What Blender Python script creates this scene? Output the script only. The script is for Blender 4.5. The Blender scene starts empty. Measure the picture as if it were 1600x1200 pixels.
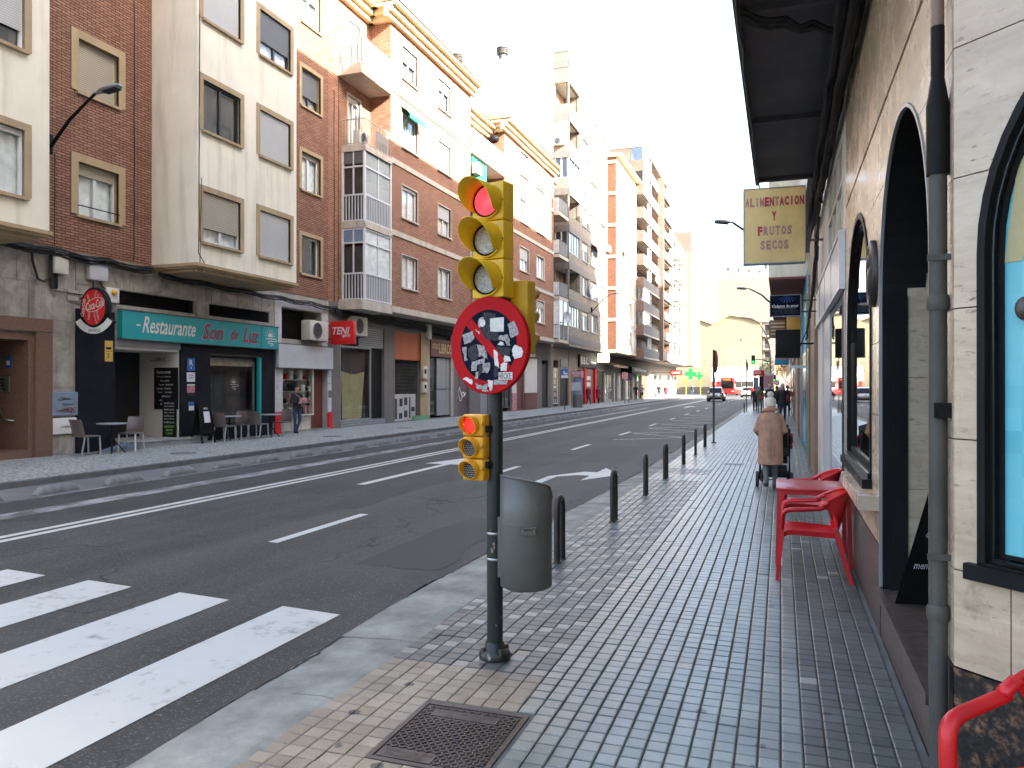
import bpy, bmesh, math, random
from math import sin, cos, pi, radians, tan, atan2, hypot
from mathutils import Vector as V, Matrix
from mathutils.kdtree import KDTree

random.seed(11)
sc = bpy.context.scene
COL = sc.collection

# ---------------------------------------------------------------- camera
cam = bpy.data.objects.new('camera', bpy.data.cameras.new('camera'))
COL.objects.link(cam)
sc.camera = cam
cam.location = (0, 0, 1.7)
cam.rotation_euler = (radians(90.095), 0, radians(19.26))
cam.data.sensor_fit = 'HORIZONTAL'
cam.data.sensor_width = 36
cam.data.lens = 36 * 1202 / 1600
cam.data.clip_start = .05
cam.data.clip_end = 3000

# ---------------------------------------------------------------- sky, sun, exposure
SUN_AZ, SUN_EL = 16.0, 28.0            # degrees from the +X axis towards -Y; elevation
w = bpy.data.worlds.new('World')
sc.world = w
w.use_nodes = True
nt = w.node_tree
bg = nt.nodes['Background']
sky = nt.nodes.new('ShaderNodeTexSky')
sky.sky_type = 'NISHITA'
sky.sun_disc = False
sky.sun_elevation = radians(SUN_EL)
sky.sun_rotation = radians(90 + SUN_AZ)
sky.air_density = .95
sky.dust_density = 3.5
sky.ozone_density = .6
nt.links.new(sky.outputs[0], bg.inputs[0])
bg.inputs[1].default_value = .15
sl = bpy.data.lights.new('sun', 'SUN')
sl.energy = 5.0
sl.angle = radians(.5)
sl.color = (1, .96, .88)
so = bpy.data.objects.new('sun', sl)
COL.objects.link(so)
ca, sa, ce, se = cos(radians(SUN_AZ)), sin(radians(SUN_AZ)), cos(radians(SUN_EL)), sin(radians(SUN_EL))
so.rotation_euler = V((ca * ce, -sa * ce, se)).to_track_quat('Z', 'Y').to_euler()
so.location = (40, -20, 40)
vs = sc.view_settings
vs.view_transform = 'Standard'
vs.look = 'None'
vs.exposure = 2.9
vs.gamma = 1
vs.use_curve_mapping = False
try:
    sc.cycles.use_denoising = True
    sc.cycles.max_bounces = 8
    sc.cycles.transparent_max_bounces = 12
    sc.cycles.sample_clamp_indirect = 6
    sc.cycles.caustics_reflective = False
    sc.cycles.caustics_refractive = False
except Exception:
    pass


# ---------------------------------------------------------------- node helper and materials
class NT:
    def __init__(s, name):
        s.mat = bpy.data.materials.new(name)
        s.mat.use_nodes = True
        s.t = s.mat.node_tree
        s.b = s.t.nodes['Principled BSDF']
        s.out = s.t.nodes['Material Output']
        s._pos = None

    def n(s, typ, **kw):
        nd = s.t.nodes.new('ShaderNode' + typ)
        for k, v in kw.items():
            if k.startswith('i_'):
                key = k[2:]
                key = int(key) if key.isdigit() else key
                s.put(nd.inputs[key], v)
            else:
                setattr(nd, k, v)
        return nd

    def put(s, inp, v):
        if isinstance(v, bpy.types.NodeSocket):
            s.t.links.new(v, inp)
        elif isinstance(v, bpy.types.Node):
            s.t.links.new(v.outputs[0], inp)
        else:
            if inp.type == 'RGBA' and isinstance(v, (tuple, list)) and len(v) == 3:
                v = (*v, 1)
            inp.default_value = v

    @property
    def pos(s):
        if s._pos is None:
            s._pos = s.n('NewGeometry').outputs['Position']
        return s._pos

    def scale(s, v, sx, sy, sz):
        return s.n('VectorMath', operation='MULTIPLY', i_0=v, i_1=(sx, sy, sz)).outputs[0]

    def noise(s, sca, det=3, rough=.55, vec=None, dist=0):
        return s.n('TexNoise', i_Vector=vec if vec is not None else s.pos, i_Scale=sca, i_Detail=det, i_Roughness=rough, i_Distortion=dist).outputs[0]

    def ramp(s, v, *st):
        r = s.n('ValToRGB', i_0=v)
        cr = r.color_ramp
        while len(cr.elements) < len(st):
            cr.elements.new(.5)
        for e, (p, c) in zip(cr.elements, st):
            e.position = p
            e.color = (c, c, c, 1) if isinstance(c, (int, float)) else (*c, 1)
        return r.outputs[0]

    def mix(s, f, a, b, mode='MIX'):
        m = s.n('MixRGB', blend_type=mode)
        s.put(m.inputs[0], f)
        s.put(m.inputs[1], a)
        s.put(m.inputs[2], b)
        return m.outputs[0]

    def math(s, op, a, b=0.0, c=0.0):
        m = s.n('Math', operation=op)
        s.put(m.inputs[0], a)
        s.put(m.inputs[1], b)
        s.put(m.inputs[2], c)
        return m.outputs[0]

    def bump(s, h, st=.3, dist=.01, prev=None):
        b = s.n('Bump', i_Strength=st, i_Distance=dist, i_Height=h)
        if prev is not None:
            s.put(b.inputs['Normal'], prev)
        return b.outputs[0]

    def done(s, col, rough=.6, met=0, normal=None, spec=.5, coat=0):
        s.put(s.b.inputs['Base Color'], col)
        s.put(s.b.inputs['Roughness'], rough)
        s.put(s.b.inputs['Metallic'], met)
        s.put(s.b.inputs['Specular IOR Level'], spec)
        if coat:
            s.put(s.b.inputs['Coat Weight'], coat)
            s.put(s.b.inputs['Coat Roughness'], .08)
        if normal is not None:
            s.put(s.b.inputs['Normal'], normal)
        return s.mat


def cmul(c, k):
    return tuple(min(1, x * k) for x in c)


def M(name, col, rough=.6, met=0, var=.14, sca=2.0, bump=.08, bs=60, streak=0, spec=.5, coat=0, grime=(.35, .32, .28)):
    """a paint-like surface: cloudy tint, fine grain, optional rain streaks"""
    t = NT(name)
    n1 = t.noise(sca, 5, .6)
    c = t.mix(t.ramp(n1, (.3, 0.0), (.7, 1.0)), cmul(col, 1 - var), cmul(col, 1 + var))
    n2 = t.noise(bs, 3, .6)
    c = t.mix(.5 * var, c, n2, 'OVERLAY')
    if streak:
        st = t.noise(1.0, 5, .65, t.scale(t.pos, 3.5, 3.5, .28))
        f = t.math('MULTIPLY', t.ramp(st, (.48, 0.0), (.75, 1.0)), streak)
        c = t.mix(f, c, t.mix(1, c, grime, 'MULTIPLY'))
    r = t.math('ADD', t.math('MULTIPLY', t.math('SUBTRACT', n1, .5), .25), rough)
    nm = t.bump(n2, bump, .004) if bump else None
    return t.done(c, r, met, nm, spec, coat)


def emit(name, col, st, base=None):
    t = NT(name)
    t.put(t.b.inputs['Emission Color'], col)
    t.put(t.b.inputs['Emission Strength'], st)
    return t.done(base or col, .3)


def brick(name, c1, c2, mortar, L=.25, Hh=.062, gap=.012, bump=.8, rough=.85):
    t = NT(name)
    sp = t.n('SeparateXYZ', i_0=t.pos)
    u = t.math('ADD', sp.outputs[0], sp.outputs[1])
    vec = t.n('CombineXYZ', i_0=u, i_1=sp.outputs[2])
    b = t.n('TexBrick', i_Vector=vec.outputs[0], i_Color1=c1, i_Color2=c2, i_Mortar=mortar, i_Scale=1.0)
    b.inputs['Mortar Size'].default_value = gap
    b.inputs['Mortar Smooth'].default_value = .3
    b.inputs['Bias'].default_value = 0
    b.inputs['Brick Width'].default_value = L
    b.inputs['Row Height'].default_value = Hh
    n = t.noise(1.3, 5, .6)
    c = t.mix(.4, b.outputs[0], t.mix(t.ramp(n, (.3, 0.0), (.75, 1.0)), (.6, .58, .58), (1.15, 1.1, 1.05)), 'MULTIPLY')
    g = t.noise(70, 2)
    c = t.mix(.15, c, g, 'OVERLAY')
    h = t.math('SUBTRACT', t.math('MULTIPLY', g, .2), b.outputs[1])
    return t.done(c, rough, 0, t.bump(h, bump, .01), .3)


MT = {}


def mk_materials():
    m = MT
    # road
    t = NT('asphalt')
    sp = t.n('TexVoronoi', i_Vector=t.pos, i_Scale=95.0)
    big = t.noise(.5, 6, .62)
    lane = t.noise(1.0, 4, .6, t.scale(t.pos, 1.1, .06, 1))
    c = t.mix(t.ramp(big, (.32, 0.0), (.7, 1.0)), (.03, .0322, .0305), (.07, .0735, .069))
    c = t.mix(t.math('MULTIPLY', t.ramp(lane, (.45, 0.0), (.72, 1.0)), .7), c, (.085, .085, .08))
    spk = t.ramp(t.n('SeparateColor', i_0=sp.outputs['Color']).outputs[0], (.82, 0.0), (.98, 1.0))
    c = t.mix(t.math('MULTIPLY', spk, .5), c, (.2, .19, .18))
    cr_p = t.n('VectorMath', operation='ADD', i_0=t.pos, i_1=t.n('VectorMath', operation='MULTIPLY', i_0=t.n('TexNoise', i_Vector=t.pos, i_Scale=1.6, i_Detail=6.0).outputs[1], i_1=(1.3, 1.3, 0)).outputs[0]).outputs[0]
    ed = t.n('TexVoronoi', feature='DISTANCE_TO_EDGE', i_Vector=t.scale(cr_p, .42, .3, 1), i_Scale=1.0).outputs[0]
    msk = t.ramp(t.noise(.35, 3), (.44, 0.0), (.6, 1.0))
    crk = t.math('MULTIPLY', t.ramp(ed, (.002, 1.0), (.009, 0.0)), msk)
    c = t.mix(t.math('MULTIPLY', crk, .8), c, (.012, .012, .012))
    oil = t.n('TexVoronoi', i_Vector=cr_p, i_Scale=.45).outputs[0]
    c = t.mix(t.math('MULTIPLY', t.ramp(oil, (.05, .7), (.2, 0.0)), t.ramp(t.noise(5, 4), (.4, 0.0), (.6, 1.0))), c, (.016, .016, .017))
    h = t.math('SUBTRACT', sp.outputs[0], t.math('MULTIPLY', crk, 3))
    m['asphalt'] = t.done(c, t.math('ADD', t.math('MULTIPLY', big, .2), .58), 0, t.bump(h, .45, .006), .22)
    m['patch'] = M('asphalt_patch', (.032, .0345, .031), .75, var=.25, sca=3, bump=.5, bs=90)
    t = NT('road_paint')
    wn = t.noise(9, 7, .7)
    w2 = t.noise(1.2, 5, .6)
    f = t.ramp(t.math('ADD', t.math('MULTIPLY', wn, .7), t.math('MULTIPLY', w2, .4)), (.36, 0.0), (.5, 1.0))
    c = t.mix(f, (.24, .24, .235), t.mix(w2, (.45, .463, .43), (.57, .587, .545)))
    m['paint'] = t.done(c, .6, 0, t.bump(t.noise(90), .3, .004))
    t = NT('road_paint_worn')
    wn = t.noise(5, 8, .75, t.scale(t.pos, 1, .35, 1))
    c = t.mix(t.ramp(wn, (.42, 0.0), (.58, 1.0)), (.075, .075, .077), (.3, .3, .3))
    m['paintworn'] = t.done(c, .65, 0, t.bump(t.noise(90), .4, .004))
    t = NT('road_paint_yellow')
    wn = t.noise(7, 7, .7)
    c = t.mix(t.ramp(wn, (.4, 0.0), (.55, 1.0)), (.1, .1, .09), (.5, .46, .33))
    m['paintyel'] = t.done(c, .6)
    # paving
    def tile(name, a, b_, rough, warm=0):
        t = NT(name)
        q = t.n('VectorMath', operation='SNAP', i_0=t.n('VectorMath', operation='ADD', i_0=t.pos, i_1=(50.0, .0, 5.02)).outputs[0], i_1=(.1, .1, 10.0)).outputs[0]
        wv = t.n('TexWhiteNoise', i_Vector=q).outputs[0]
        st = t.noise(1.1, 6, .65)
        c = t.mix(wv, a, b_)
        c = t.mix(.75, c, t.mix(t.ramp(st, (.32, 0.0), (.68, 1.0)), (.5, .5, .52), (1.3, 1.27, 1.22)), 'MULTIPLY')
        gr = t.noise(160, 3)
        c = t.mix(.35, c, gr, 'OVERLAY')
        gum = t.n('TexVoronoi', i_Vector=t.n('VectorMath', operation='ADD', i_0=t.pos, i_1=t.n('VectorMath', operation='SCALE', i_0=t.n('TexNoise', i_Vector=t.pos, i_Scale=30.0).outputs[1], i_Scale=.03).outputs[0]).outputs[0], i_Scale=3.6)
        gm = t.math('MULTIPLY', t.ramp(gum.outputs[0], (.1, 1.0), (.125, 0.0)), t.ramp(t.n('SeparateColor', i_0=gum.outputs[1]).outputs[0], (.4, 0.0), (.42, 1.0)))
        c = t.mix(t.math('MULTIPLY', gm, .75), c, (.03, .03, .03))
        r = t.math('ADD', t.math('MULTIPLY', st, .3), rough)
        return t.done(c, r, 0, t.bump(t.math('ADD', gr, t.math('MULTIPLY', t.noise(22, 2), 1.2)), .12, .004), .5)
    m['tile'] = tile('paving_tile_grey', (.17, .196, .178), (.245, .272, .25), .2)
    m['tiley'] = tile('paving_tile_yellow', (.27, .225, .16), (.37, .315, .235), .42)
    m['tiled'] = tile('paving_tile_dark_dimmed', (.078, .089, .082), (.117, .131, .12), .27)  # dark tile tone; beside the wall it paints in the weaker sky reflection
    m['tilel'] = tile('paving_tile_pale', (.27, .275, .265), (.36, .36, .345), .3)
    m['sepr'] = M('separator_rubber', (.16, .165, .165), .8, var=.25, sca=6, bump=.2)
    m['grout'] = M('paving_joint', (.12, .124, .115), .9, var=.3, sca=6, bump=.6, bs=120)
    m['kerb'] = M('kerb_concrete', (.245, .25, .222), .85, var=.42, sca=2.6, bump=.4, bs=90, streak=.3)
    m['kerbd'] = M('kerb_dark', (.13, .13, .135), .8, var=.3, sca=3, bump=.4, bs=60)
    t = NT('pebble_paving')
    vo = t.n('TexVoronoi', i_Vector=t.pos, i_Scale=24.0)
    cc = t.n('SeparateColor', i_0=vo.outputs['Color']).outputs[0]
    c = t.mix(cc, (.105, .112, .108), (.47, .485, .45))
    c = t.mix(.5, c, t.mix(t.noise(.7, 5), (.6, .6, .62), (1.25, 1.25, 1.2)), 'MULTIPLY')
    m['pebble'] = t.done(c, .55, 0, t.bump(vo.outputs[0], .5, .01))
    m['lane'] = M('cycle_lane_asphalt', (.13, .13, .128), .75, var=.25, sca=1.2, bump=.5, bs=80)
    # walls
    m['brickA'] = brick('brick_purple', (.27, .12, .075), (.35, .185, .12), (.05, .037, .03), .24, .066, .011)
    m['brickB'] = brick('brick_red', (.32, .145, .088), (.41, .215, .135), (.11, .075, .06), .25, .075, .011)
    m['brickC'] = brick('brick_tan', (.21, .185, .15), (.29, .258, .21), (.12, .105, .09), .25, .12, .014, .5)
    m['brickD'] = brick('brick_orange', (.165, .064, .034), (.21, .088, .047), (.14, .07, .05), .25, .1, .012, .4)
    m['brickE'] = brick('brick_pink', (.19, .115, .09), (.24, .15, .115), (.14, .095, .075), .25, .12, .012, .4)
    m['cream'] = M('cream_render', (.76, .69, .55), .8, var=.08, sca=.8, bump=.12, bs=30, streak=.36)
    m['white'] = M('white_render', (.72, .71, .68), .8, var=.06, sca=.8, bump=.1, bs=30, streak=.2)
    m['yellowr'] = M('yellow_render', (.2, .17, .105), .85, var=.07, sca=.15, bump=.1, bs=4, streak=.2)
    m['beiger'] = M('beige_render', (.2, .17, .135), .85, var=.06, sca=.15, bump=.1, bs=4, streak=.2)
    m['concrete'] = M('concrete', (.36, .335, .3), .8, var=.15, sca=1.5, bump=.2, bs=40, streak=.5)
    m['greyr'] = M('grey_pebbledash', (.15, .138, .128), .85, var=.12, sca=2, bump=.4, bs=50, streak=.3)
    m['tan'] = M('tan_stone_trim', (.37, .27, .155), .8, var=.12, sca=2, bump=.2, bs=50, streak=.4)
    m['band'] = M('pale_concrete_band', (.48, .42, .34), .8, var=.12, sca=2, bump=.2, bs=50, streak=.5)
    m['eave'] = M('cream_cornice', (.6, .47, .28), .75, var=.08, sca=2, bump=.1)
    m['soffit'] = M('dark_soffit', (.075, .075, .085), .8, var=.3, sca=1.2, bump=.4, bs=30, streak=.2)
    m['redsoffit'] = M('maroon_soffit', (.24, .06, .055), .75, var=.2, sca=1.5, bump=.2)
    m['terracotta'] = M('terracotta_tile', (.36, .22, .13), .85, var=.35, sca=8, bump=.3, bs=30)
    t = NT('grey_marble')
    n1 = t.noise(2.2, 7, .65, dist=1.5)
    c = t.mix(t.ramp(n1, (.3, 0.0), (.7, 1.0)), (.2, .185, .16), (.43, .39, .33))
    st = t.noise(1.0, 6, .7, t.scale(t.pos, 4, 4, .35))
    c = t.mix(t.math('MULTIPLY', t.ramp(st, (.5, 0.0), (.72, 1.0)), .7), c, (.06, .05, .045))
    m['marble'] = t.done(c, .38, 0, t.bump(n1, .05, .004))
    t = NT('travertine')
    n1 = t.noise(1.0, 8, .68, t.scale(t.pos, 2.2, 2.2, 11), .6)
    n2 = t.noise(2.4, 5, .6)
    c = t.mix(t.ramp(n1, (.32, 0.0), (.66, 1.0)), (.42, .32, .22), (.57, .46, .335))
    c = t.mix(.45, c, t.mix(n2, (.7, .68, .66), (1.2, 1.2, 1.2)), 'MULTIPLY')
    pit = t.ramp(t.noise(1.0, 4, .6, t.scale(t.pos, 14, 14, 40)), (.6, 0.0), (.68, 1.0))
    pm = t.math('MULTIPLY', pit, t.ramp(n2, (.45, 0.0), (.65, 1.0)))
    c = t.mix(t.math('MULTIPLY', pm, .9), c, (.1, .075, .06))
    bl = t.ramp(t.noise(3.1, 6, .7), (.62, 0.0), (.74, 1.0))
    c = t.mix(t.math('MULTIPLY', bl, .62), c, (.19, .145, .11))
    m['trav'] = t.done(c, t.math('ADD', t.math('MULTIPLY', n2, .3), .12), 0, t.bump(t.math('SUBTRACT', n1, pm), .12, .004), .5)
    t = NT('brown_granite')
    vo = t.n('TexVoronoi', i_Vector=t.n('VectorMath', operation='ADD', i_0=t.pos, i_1=t.n('VectorMath', operation='SCALE', i_0=t.n('TexNoise', i_Vector=t.pos, i_Scale=14.0).outputs[1], i_Scale=.05).outputs[0]).outputs[0], i_Scale=19.0)
    g = t.noise(55, 4, .7)
    c = t.mix(t.ramp(vo.outputs[0], (.25, 1.0), (.6, 0.0)), (.02, .017, .015), (.17, .1, .062))
    c = t.mix(t.ramp(g, (.42, 0.0), (.62, 1.0)), t.mix(1, c, (.2, .2, .2), 'MULTIPLY'), t.mix(1, c, (1.25, 1.2, 1.15), 'MULTIPLY'))
    m['granite'] = t.done(c, .3, 0, None, .5)
    t = NT('brown_granite_fine')
    g = t.noise(75, 4, .75)
    c = t.mix(t.ramp(g, (.36, 0.0), (.66, 1.0)), (.06, .036, .026), (.27, .16, .11))
    m['granite2'] = t.done(c, .35)
    t = NT('step_granite')
    g = t.noise(1.0, 5, .75, t.scale(t.pos, 14, 48, 26))
    c = t.mix(t.ramp(g, (.36, 0.0), (.66, 1.0)), (.035, .028, .025), (.15, .11, .09))
    m['granite3'] = t.done(c, .3)
    # metals, paints, plastics
    m['alu'] = M('white_window_frame', (.62, .62, .62), .4, var=.06)
    m['grey_alu'] = M('grey_aluminium', (.3, .31, .32), .4, .3, var=.1)
    m['dkframe'] = M('dark_window_frame', (.035, .032, .03), .4, var=.2)
    m['wood'] = M('varnished_wood', (.2, .09, .045), .5, var=.25, sca=4)
    m['black'] = M('black_paint', (.013, .013, .013), .45, var=.3, sca=3, bump=.1, spec=.08)
    m['navy'] = M('black_tile_cladding', (.014, .015, .019), .4, var=.3, sca=2, bump=.06, spec=.08)
    m['gloss'] = M('black_gloss', (.01, .01, .01), .14, var=.2, spec=.25)
    m['rubber'] = M('black_rubber', (.02, .02, .021), .8, var=.3, bump=.3)
    m['cable'] = M('black_cable', (.012, .012, .013), .7, var=.3)
    t = NT('pole_paint')
    ch = t.noise(11, 6, .7, t.scale(t.pos, 1, 1, .5))
    lo = t.n('SeparateXYZ', i_0=t.pos).outputs[2]
    msk = t.math('MULTIPLY', t.ramp(ch, (.63, 0.0), (.65, 1.0)), t.ramp(t.math('DIVIDE', lo, 1.2), (.95, 1.0), (1.0, 0.0)))
    c = t.mix(msk, t.mix(t.noise(3), (.008, .013, .012), (.02, .03, .027)), t.mix(t.noise(30), (.22, .16, .08), (.36, .34, .32)))
    m['pole'] = t.done(c, .36, 0, t.bump(t.math('MULTIPLY', msk, -1), .4, .003), .5)
    m['bin'] = M('grey_bin_metal', (.12, .125, .118), .5, .15, var=.12, sca=5, bump=.05)
    m['steel'] = M('steel', (.42, .42, .42), .32, .9, var=.1)
    m['galv'] = M('galvanised_steel', (.075, .075, .066), .55, .1, var=.3, streak=.4, spec=.3)
    m['ironp'] = M('brown_black_iron', (.035, .03, .027), .4, .3, var=.3, sca=6, bump=.1)
    m['rust'] = M('cast_iron', (.1, .085, .075), .5, .55, var=.35, sca=4, bump=.4, bs=70)
    m['yel'] = M('signal_yellow', (.76, .48, .012), .42, var=.12, sca=7, bump=.06, streak=.25)
    m['yeld'] = M('signal_yellow_back', (.62, .38, .012), .5, var=.16, sca=7)
    m['amber'] = M('small_signal_amber', (.72, .36, .015), .4, var=.1, sca=9)
    m['signred'] = M('sign_red', (.42, .01, .014), .5, var=.12, sca=6, spec=.06)
    m['signblue'] = M('sign_navy', (.006, .008, .02), .5, var=.3, sca=8, spec=.04)
    m['sticker'] = M('white_sticker', (.62, .6, .57), .6, var=.12, sca=30)
    m['stickerg'] = M('worn_sticker', (.3, .29, .28), .7, var=.5, sca=60)
    m['stickerd'] = M('dark_sticker', (.045, .047, .055), .6, var=.5, sca=50, spec=.06)
    m['redpl'] = M('red_plastic', (.5, .009, .014), .38, var=.2, sca=5, bump=.04, bs=200)
    m['redmetal'] = M('red_metal', (.42, .012, .018), .33, var=.08, sca=4)
    m['teal'] = M('teal_sign', (.01, .29, .31), .4, var=.06)
    m['redsign'] = M('red_sign', (.55, .012, .015), .35, var=.08)
    m['redtxt'] = M('crimson_letters', (.3, .012, .05), .45, var=.1)
    m['whitepl'] = M('white_plastic', (.62, .62, .6), .45, var=.08)
    m['whitetile'] = M('white_tile', (.5, .5, .52), .3, var=.1, sca=3)
    m['panelw'] = M('white_sign_panel', (.45, .46, .48), .4, var=.08)
    m['beigebox'] = M('beige_unit', (.55, .52, .45), .5, var=.1, sca=4, streak=.4)
    m['yelsign'] = M('yellow_sign_face', (.72, .53, .215), .55, var=.14, sca=1.4, streak=.15)
    m['signtxt'] = M('red_sign_letters', (.4, .03, .05), .5, var=.15, sca=8)
    m['signtxt2'] = M('faded_sign_letters', (.42, .2, .17), .6, var=.25, sca=14)
    m['chair'] = M('brown_chair', (.12, .095, .085), .4, var=.12)
    m['chairleg'] = M('silver_leg', (.5, .5, .5), .35, .6, var=.06)
    m['orange'] = M('orange_fascia', (.36, .085, .018), .55, var=.14)
    m['maroon'] = M('maroon_fascia', (.13, .035, .028), .5, var=.15)
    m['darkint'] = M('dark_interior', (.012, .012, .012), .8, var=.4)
    m['whitew'] = M('white_wall_paint', (.6, .57, .52), .8, var=.06, sca=1)
    m['greend'] = M('green_awning', (.01, .22, .13), .7, var=.15)
    m['blue'] = M('blue_sign', (.015, .09, .33), .4, var=.1)
    m['bluep'] = M('blue_shopfront', (.02, .3, .5), .5, var=.1)
    m['greenp'] = M('green_shopfront', (.12, .26, .15), .5, var=.1)
    m['stonebr'] = M('brown_stone', (.2, .14, .1), .6, var=.2, sca=4, bump=.2, bs=50)
    m['graffw'] = M('shutter_white', (.4, .4, .4), .5, var=.15, sca=3)
    m['graffp'] = M('shutter_purple', (.1, .06, .085), .55, var=.3, sca=3)
    m['cloth_y'] = M('yellow_dust_sheet', (.42, .36, .19), .85, var=.15, sca=3)
    m['curt1'] = M('net_curtain', (.78, .78, .76), .9, var=.2, sca=5)
    m['roomshade'] = M('dim_room', (.05, .05, .05), .9, var=.5, sca=1.2)  # near-black sheet painting in the shade of an unlit room
    m['curt3'] = M('beige_curtain', (.38, .34, .28), .9, var=.3, sca=5)
    t = NT('roller_shutter')
    z = t.n('SeparateXYZ', i_0=t.pos).outputs[2]
    wv = t.math('FRACT', t.math('DIVIDE', z, .05))
    f = t.ramp(wv, (0.0, 0.0), (.18, 1.0), (.85, 1.0), (1.0, .3))
    cl = t.mix(f, (.14, .135, .125), t.mix(t.noise(1.5), (.42, .4, .36), (.5, .49, .46)))
    m['shut'] = t.done(cl, .5, 0, t.bump(f, .6, .008))
    t = NT('roller_shutter_tan')
    z = t.n('SeparateXYZ', i_0=t.pos).outputs[2]
    wv = t.math('FRACT', t.math('DIVIDE', z, .05))
    f = t.ramp(wv, (0.0, 0.0), (.2, 1.0), (.85, 1.0), (1.0, .3))
    cl = t.mix(f, (.1, .085, .06), t.mix(t.noise(1.5), (.33, .28, .2), (.4, .35, .27)))
    m['shutt'] = t.done(cl, .55, 0, t.bump(f, .6, .008))
    t = NT('roller_shutter_dark')
    z = t.n('SeparateXYZ', i_0=t.pos).outputs[2]
    f = t.ramp(t.math('FRACT', t.math('DIVIDE', z, .05)), (0.0, 0.0), (.2, 1.0), (.85, 1.0), (1.0, .3))
    m['shutd'] = t.done(t.mix(f, (.03, .03, .03), (.12, .12, .12)), .5, 0, t.bump(f, .6, .008))
    t = NT('metal_shutter')
    z = t.n('SeparateXYZ', i_0=t.pos).outputs[2]
    f = t.ramp(t.math('FRACT', t.math('DIVIDE', z, .09)), (0.0, 0.0), (.3, 1.0), (.7, 1.0), (1.0, 0.0))
    m['mshut'] = t.done(t.mix(f, (.1, .1, .1), (.27, .27, .28)), .45, .3, t.bump(f, .8, .02))
    # glass: thin pane, see-through with mirror reflection
    def glass(name, tint, refl):
        t = NT(name)
        t.t.nodes.remove(t.b)
        fr = t.n('Fresnel', i_IOR=1.5)
        f = t.math('MAXIMUM', t.math('MULTIPLY', fr.outputs[0], 1.7), refl)
        f = t.math('MULTIPLY', t.math('MINIMUM', f, 1.0), t.math('SUBTRACT', 1.0, t.n('NewGeometry').outputs['Backfacing']))
        wob = t.bump(t.noise(.9, 2), .02, .05)
        gl = t.n('BsdfGlossy', i_Color=(.95, .95, .95), i_Roughness=.015, i_Normal=wob)
        tr = t.n('BsdfTransparent', i_Color=tint)
        mx = t.n('MixShader', i_0=f, i_1=tr.outputs[0], i_2=gl.outputs[0])
        t.t.links.new(mx.outputs[0], t.out.inputs[0])
        return t.mat
    m['glass'] = glass('window_glass', (.95, .97, .97), .1)
    m['shopglass'] = glass('shop_glass', (.95, .97, .97), .07)
    m['blueglass'] = glass('blue_glass', (.75, .85, .9), .25)
    m['mirror'] = glass('reflective_shop_glass', (.35, .37, .38), .35)
    t = NT('turquoise_mosaic_blind')
    q = t.n('VectorMath', operation='SNAP', i_0=t.pos, i_1=(.06, .06, .085)).outputs[0]
    wv = t.n('TexWhiteNoise', i_Vector=q).outputs[0]
    c = t.mix(wv, (.09, .4, .47), (.14, .5, .57))
    c = t.mix(t.ramp(t.noise(1.2), (.4, 0.0), (.6, 1.0)), c, t.mix(.5, c, (.2, .55, .6)))
    m['turq'] = t.done(c, .5)
    # lights
    m['redlens'] = emit('red_lit_lens', (1, .06, .09), .2, (.5, .03, .04))
    m['redled'] = emit('red_led', (1, .03, .02), .4)
    m['greenlens'] = emit('green_lit_lens', (.01, 1, .2), .35, (.01, .1, .05))
    m['greencross'] = emit('green_cross_led', (.005, 1, .04), .4, (.01, .1, .03))
    m['litsign'] = emit('lit_sign_panel', (1, .92, .7), .6)
    m['whitelit'] = M('clear_lens', (.38, .38, .36), .25, var=.25, sca=60)
    t = NT('smoked_lens')
    g = t.n('TexVoronoi', i_Vector=t.pos, i_Scale=70.0)
    m['lens'] = t.done(t.mix(g.outputs[0], (.3, .3, .29), (.62, .62, .6)), .25, 0, t.bump(g.outputs[0], .6, .01))
    # people and cars
    for nm, c in dict(skin=(.48, .27, .19), coat=(.42, .235, .15), knit=(.62, .55, .44), dkjacket=(.018, .018, .022), black_cl=(.012, .012, .014), jeans=(.03, .05, .11), greytr=(.13, .13, .13),
                      olive=(.13, .12, .06), maroon_cl=(.16, .02, .04), hair_d=(.03, .022, .018), hair_g=(.45, .43, .4), beige_cl=(.42, .34, .25), grey_cl=(.32, .32, .33), red_cl=(.35, .04, .04), navy_cl=(.02, .024, .045)).items():
        m[nm] = M('cloth_' + nm, c, .85, var=.15, sca=12, bump=.9 if nm == 'coat' else .35, bs=16 if nm == 'coat' else 140)
    m['carsilver'] = M('silver_car_paint', (.4, .38, .35), .28, .6, var=.05, coat=.6)
    m['carwhite'] = M('white_car_paint', (.7, .7, .7), .3, 0, var=.04, coat=.6)
    m['busred'] = M('bus_red', (.55, .02, .02), .3, var=.05, coat=.4)
    m['buswhite'] = M('bus_white', (.7, .7, .7), .3, var=.05, coat=.3)
    m['bark'] = M('grey_bark', (.17, .13, .095), .9, var=.3, sca=12, bump=.5)
    m['leafd'] = M('dark_leaf', (.05, .07, .03), .7, var=.4, sca=3)
    m['leafo'] = M('autumn_leaf', (.25, .13, .05), .7, var=.4, sca=3)
    m['chalk'] = M('chalk_writing', (.5, .5, .5), .9, var=.3, sca=60)
    m['greenchalk'] = M('green_chalk', (.25, .5, .08), .9, var=.2)
    m['paper'] = M('paper', (.6, .6, .62), .8, var=.06)
    m['gtag_k'] = M('graffiti_black', (.02, .02, .03), .5)
    m['gtag_r'] = M('graffiti_red', (.36, .03, .02), .5)
    m['meter'] = M('blue_grey_cabinet', (.18, .24, .31), .5, var=.12, sca=5, streak=.2)
    m['poster'] = M('faded_poster', (.42, .18, .2), .6, var=.5, sca=14)
    m['yellp'] = M('yellow_label', (.6, .38, .08), .5, var=.1)


mk_materials()


# ---------------------------------------------------------------- mesh builder
def smooth_mesh(me):
    me.polygons.foreach_set('use_smooth', [True] * len(me.polygons))


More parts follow.
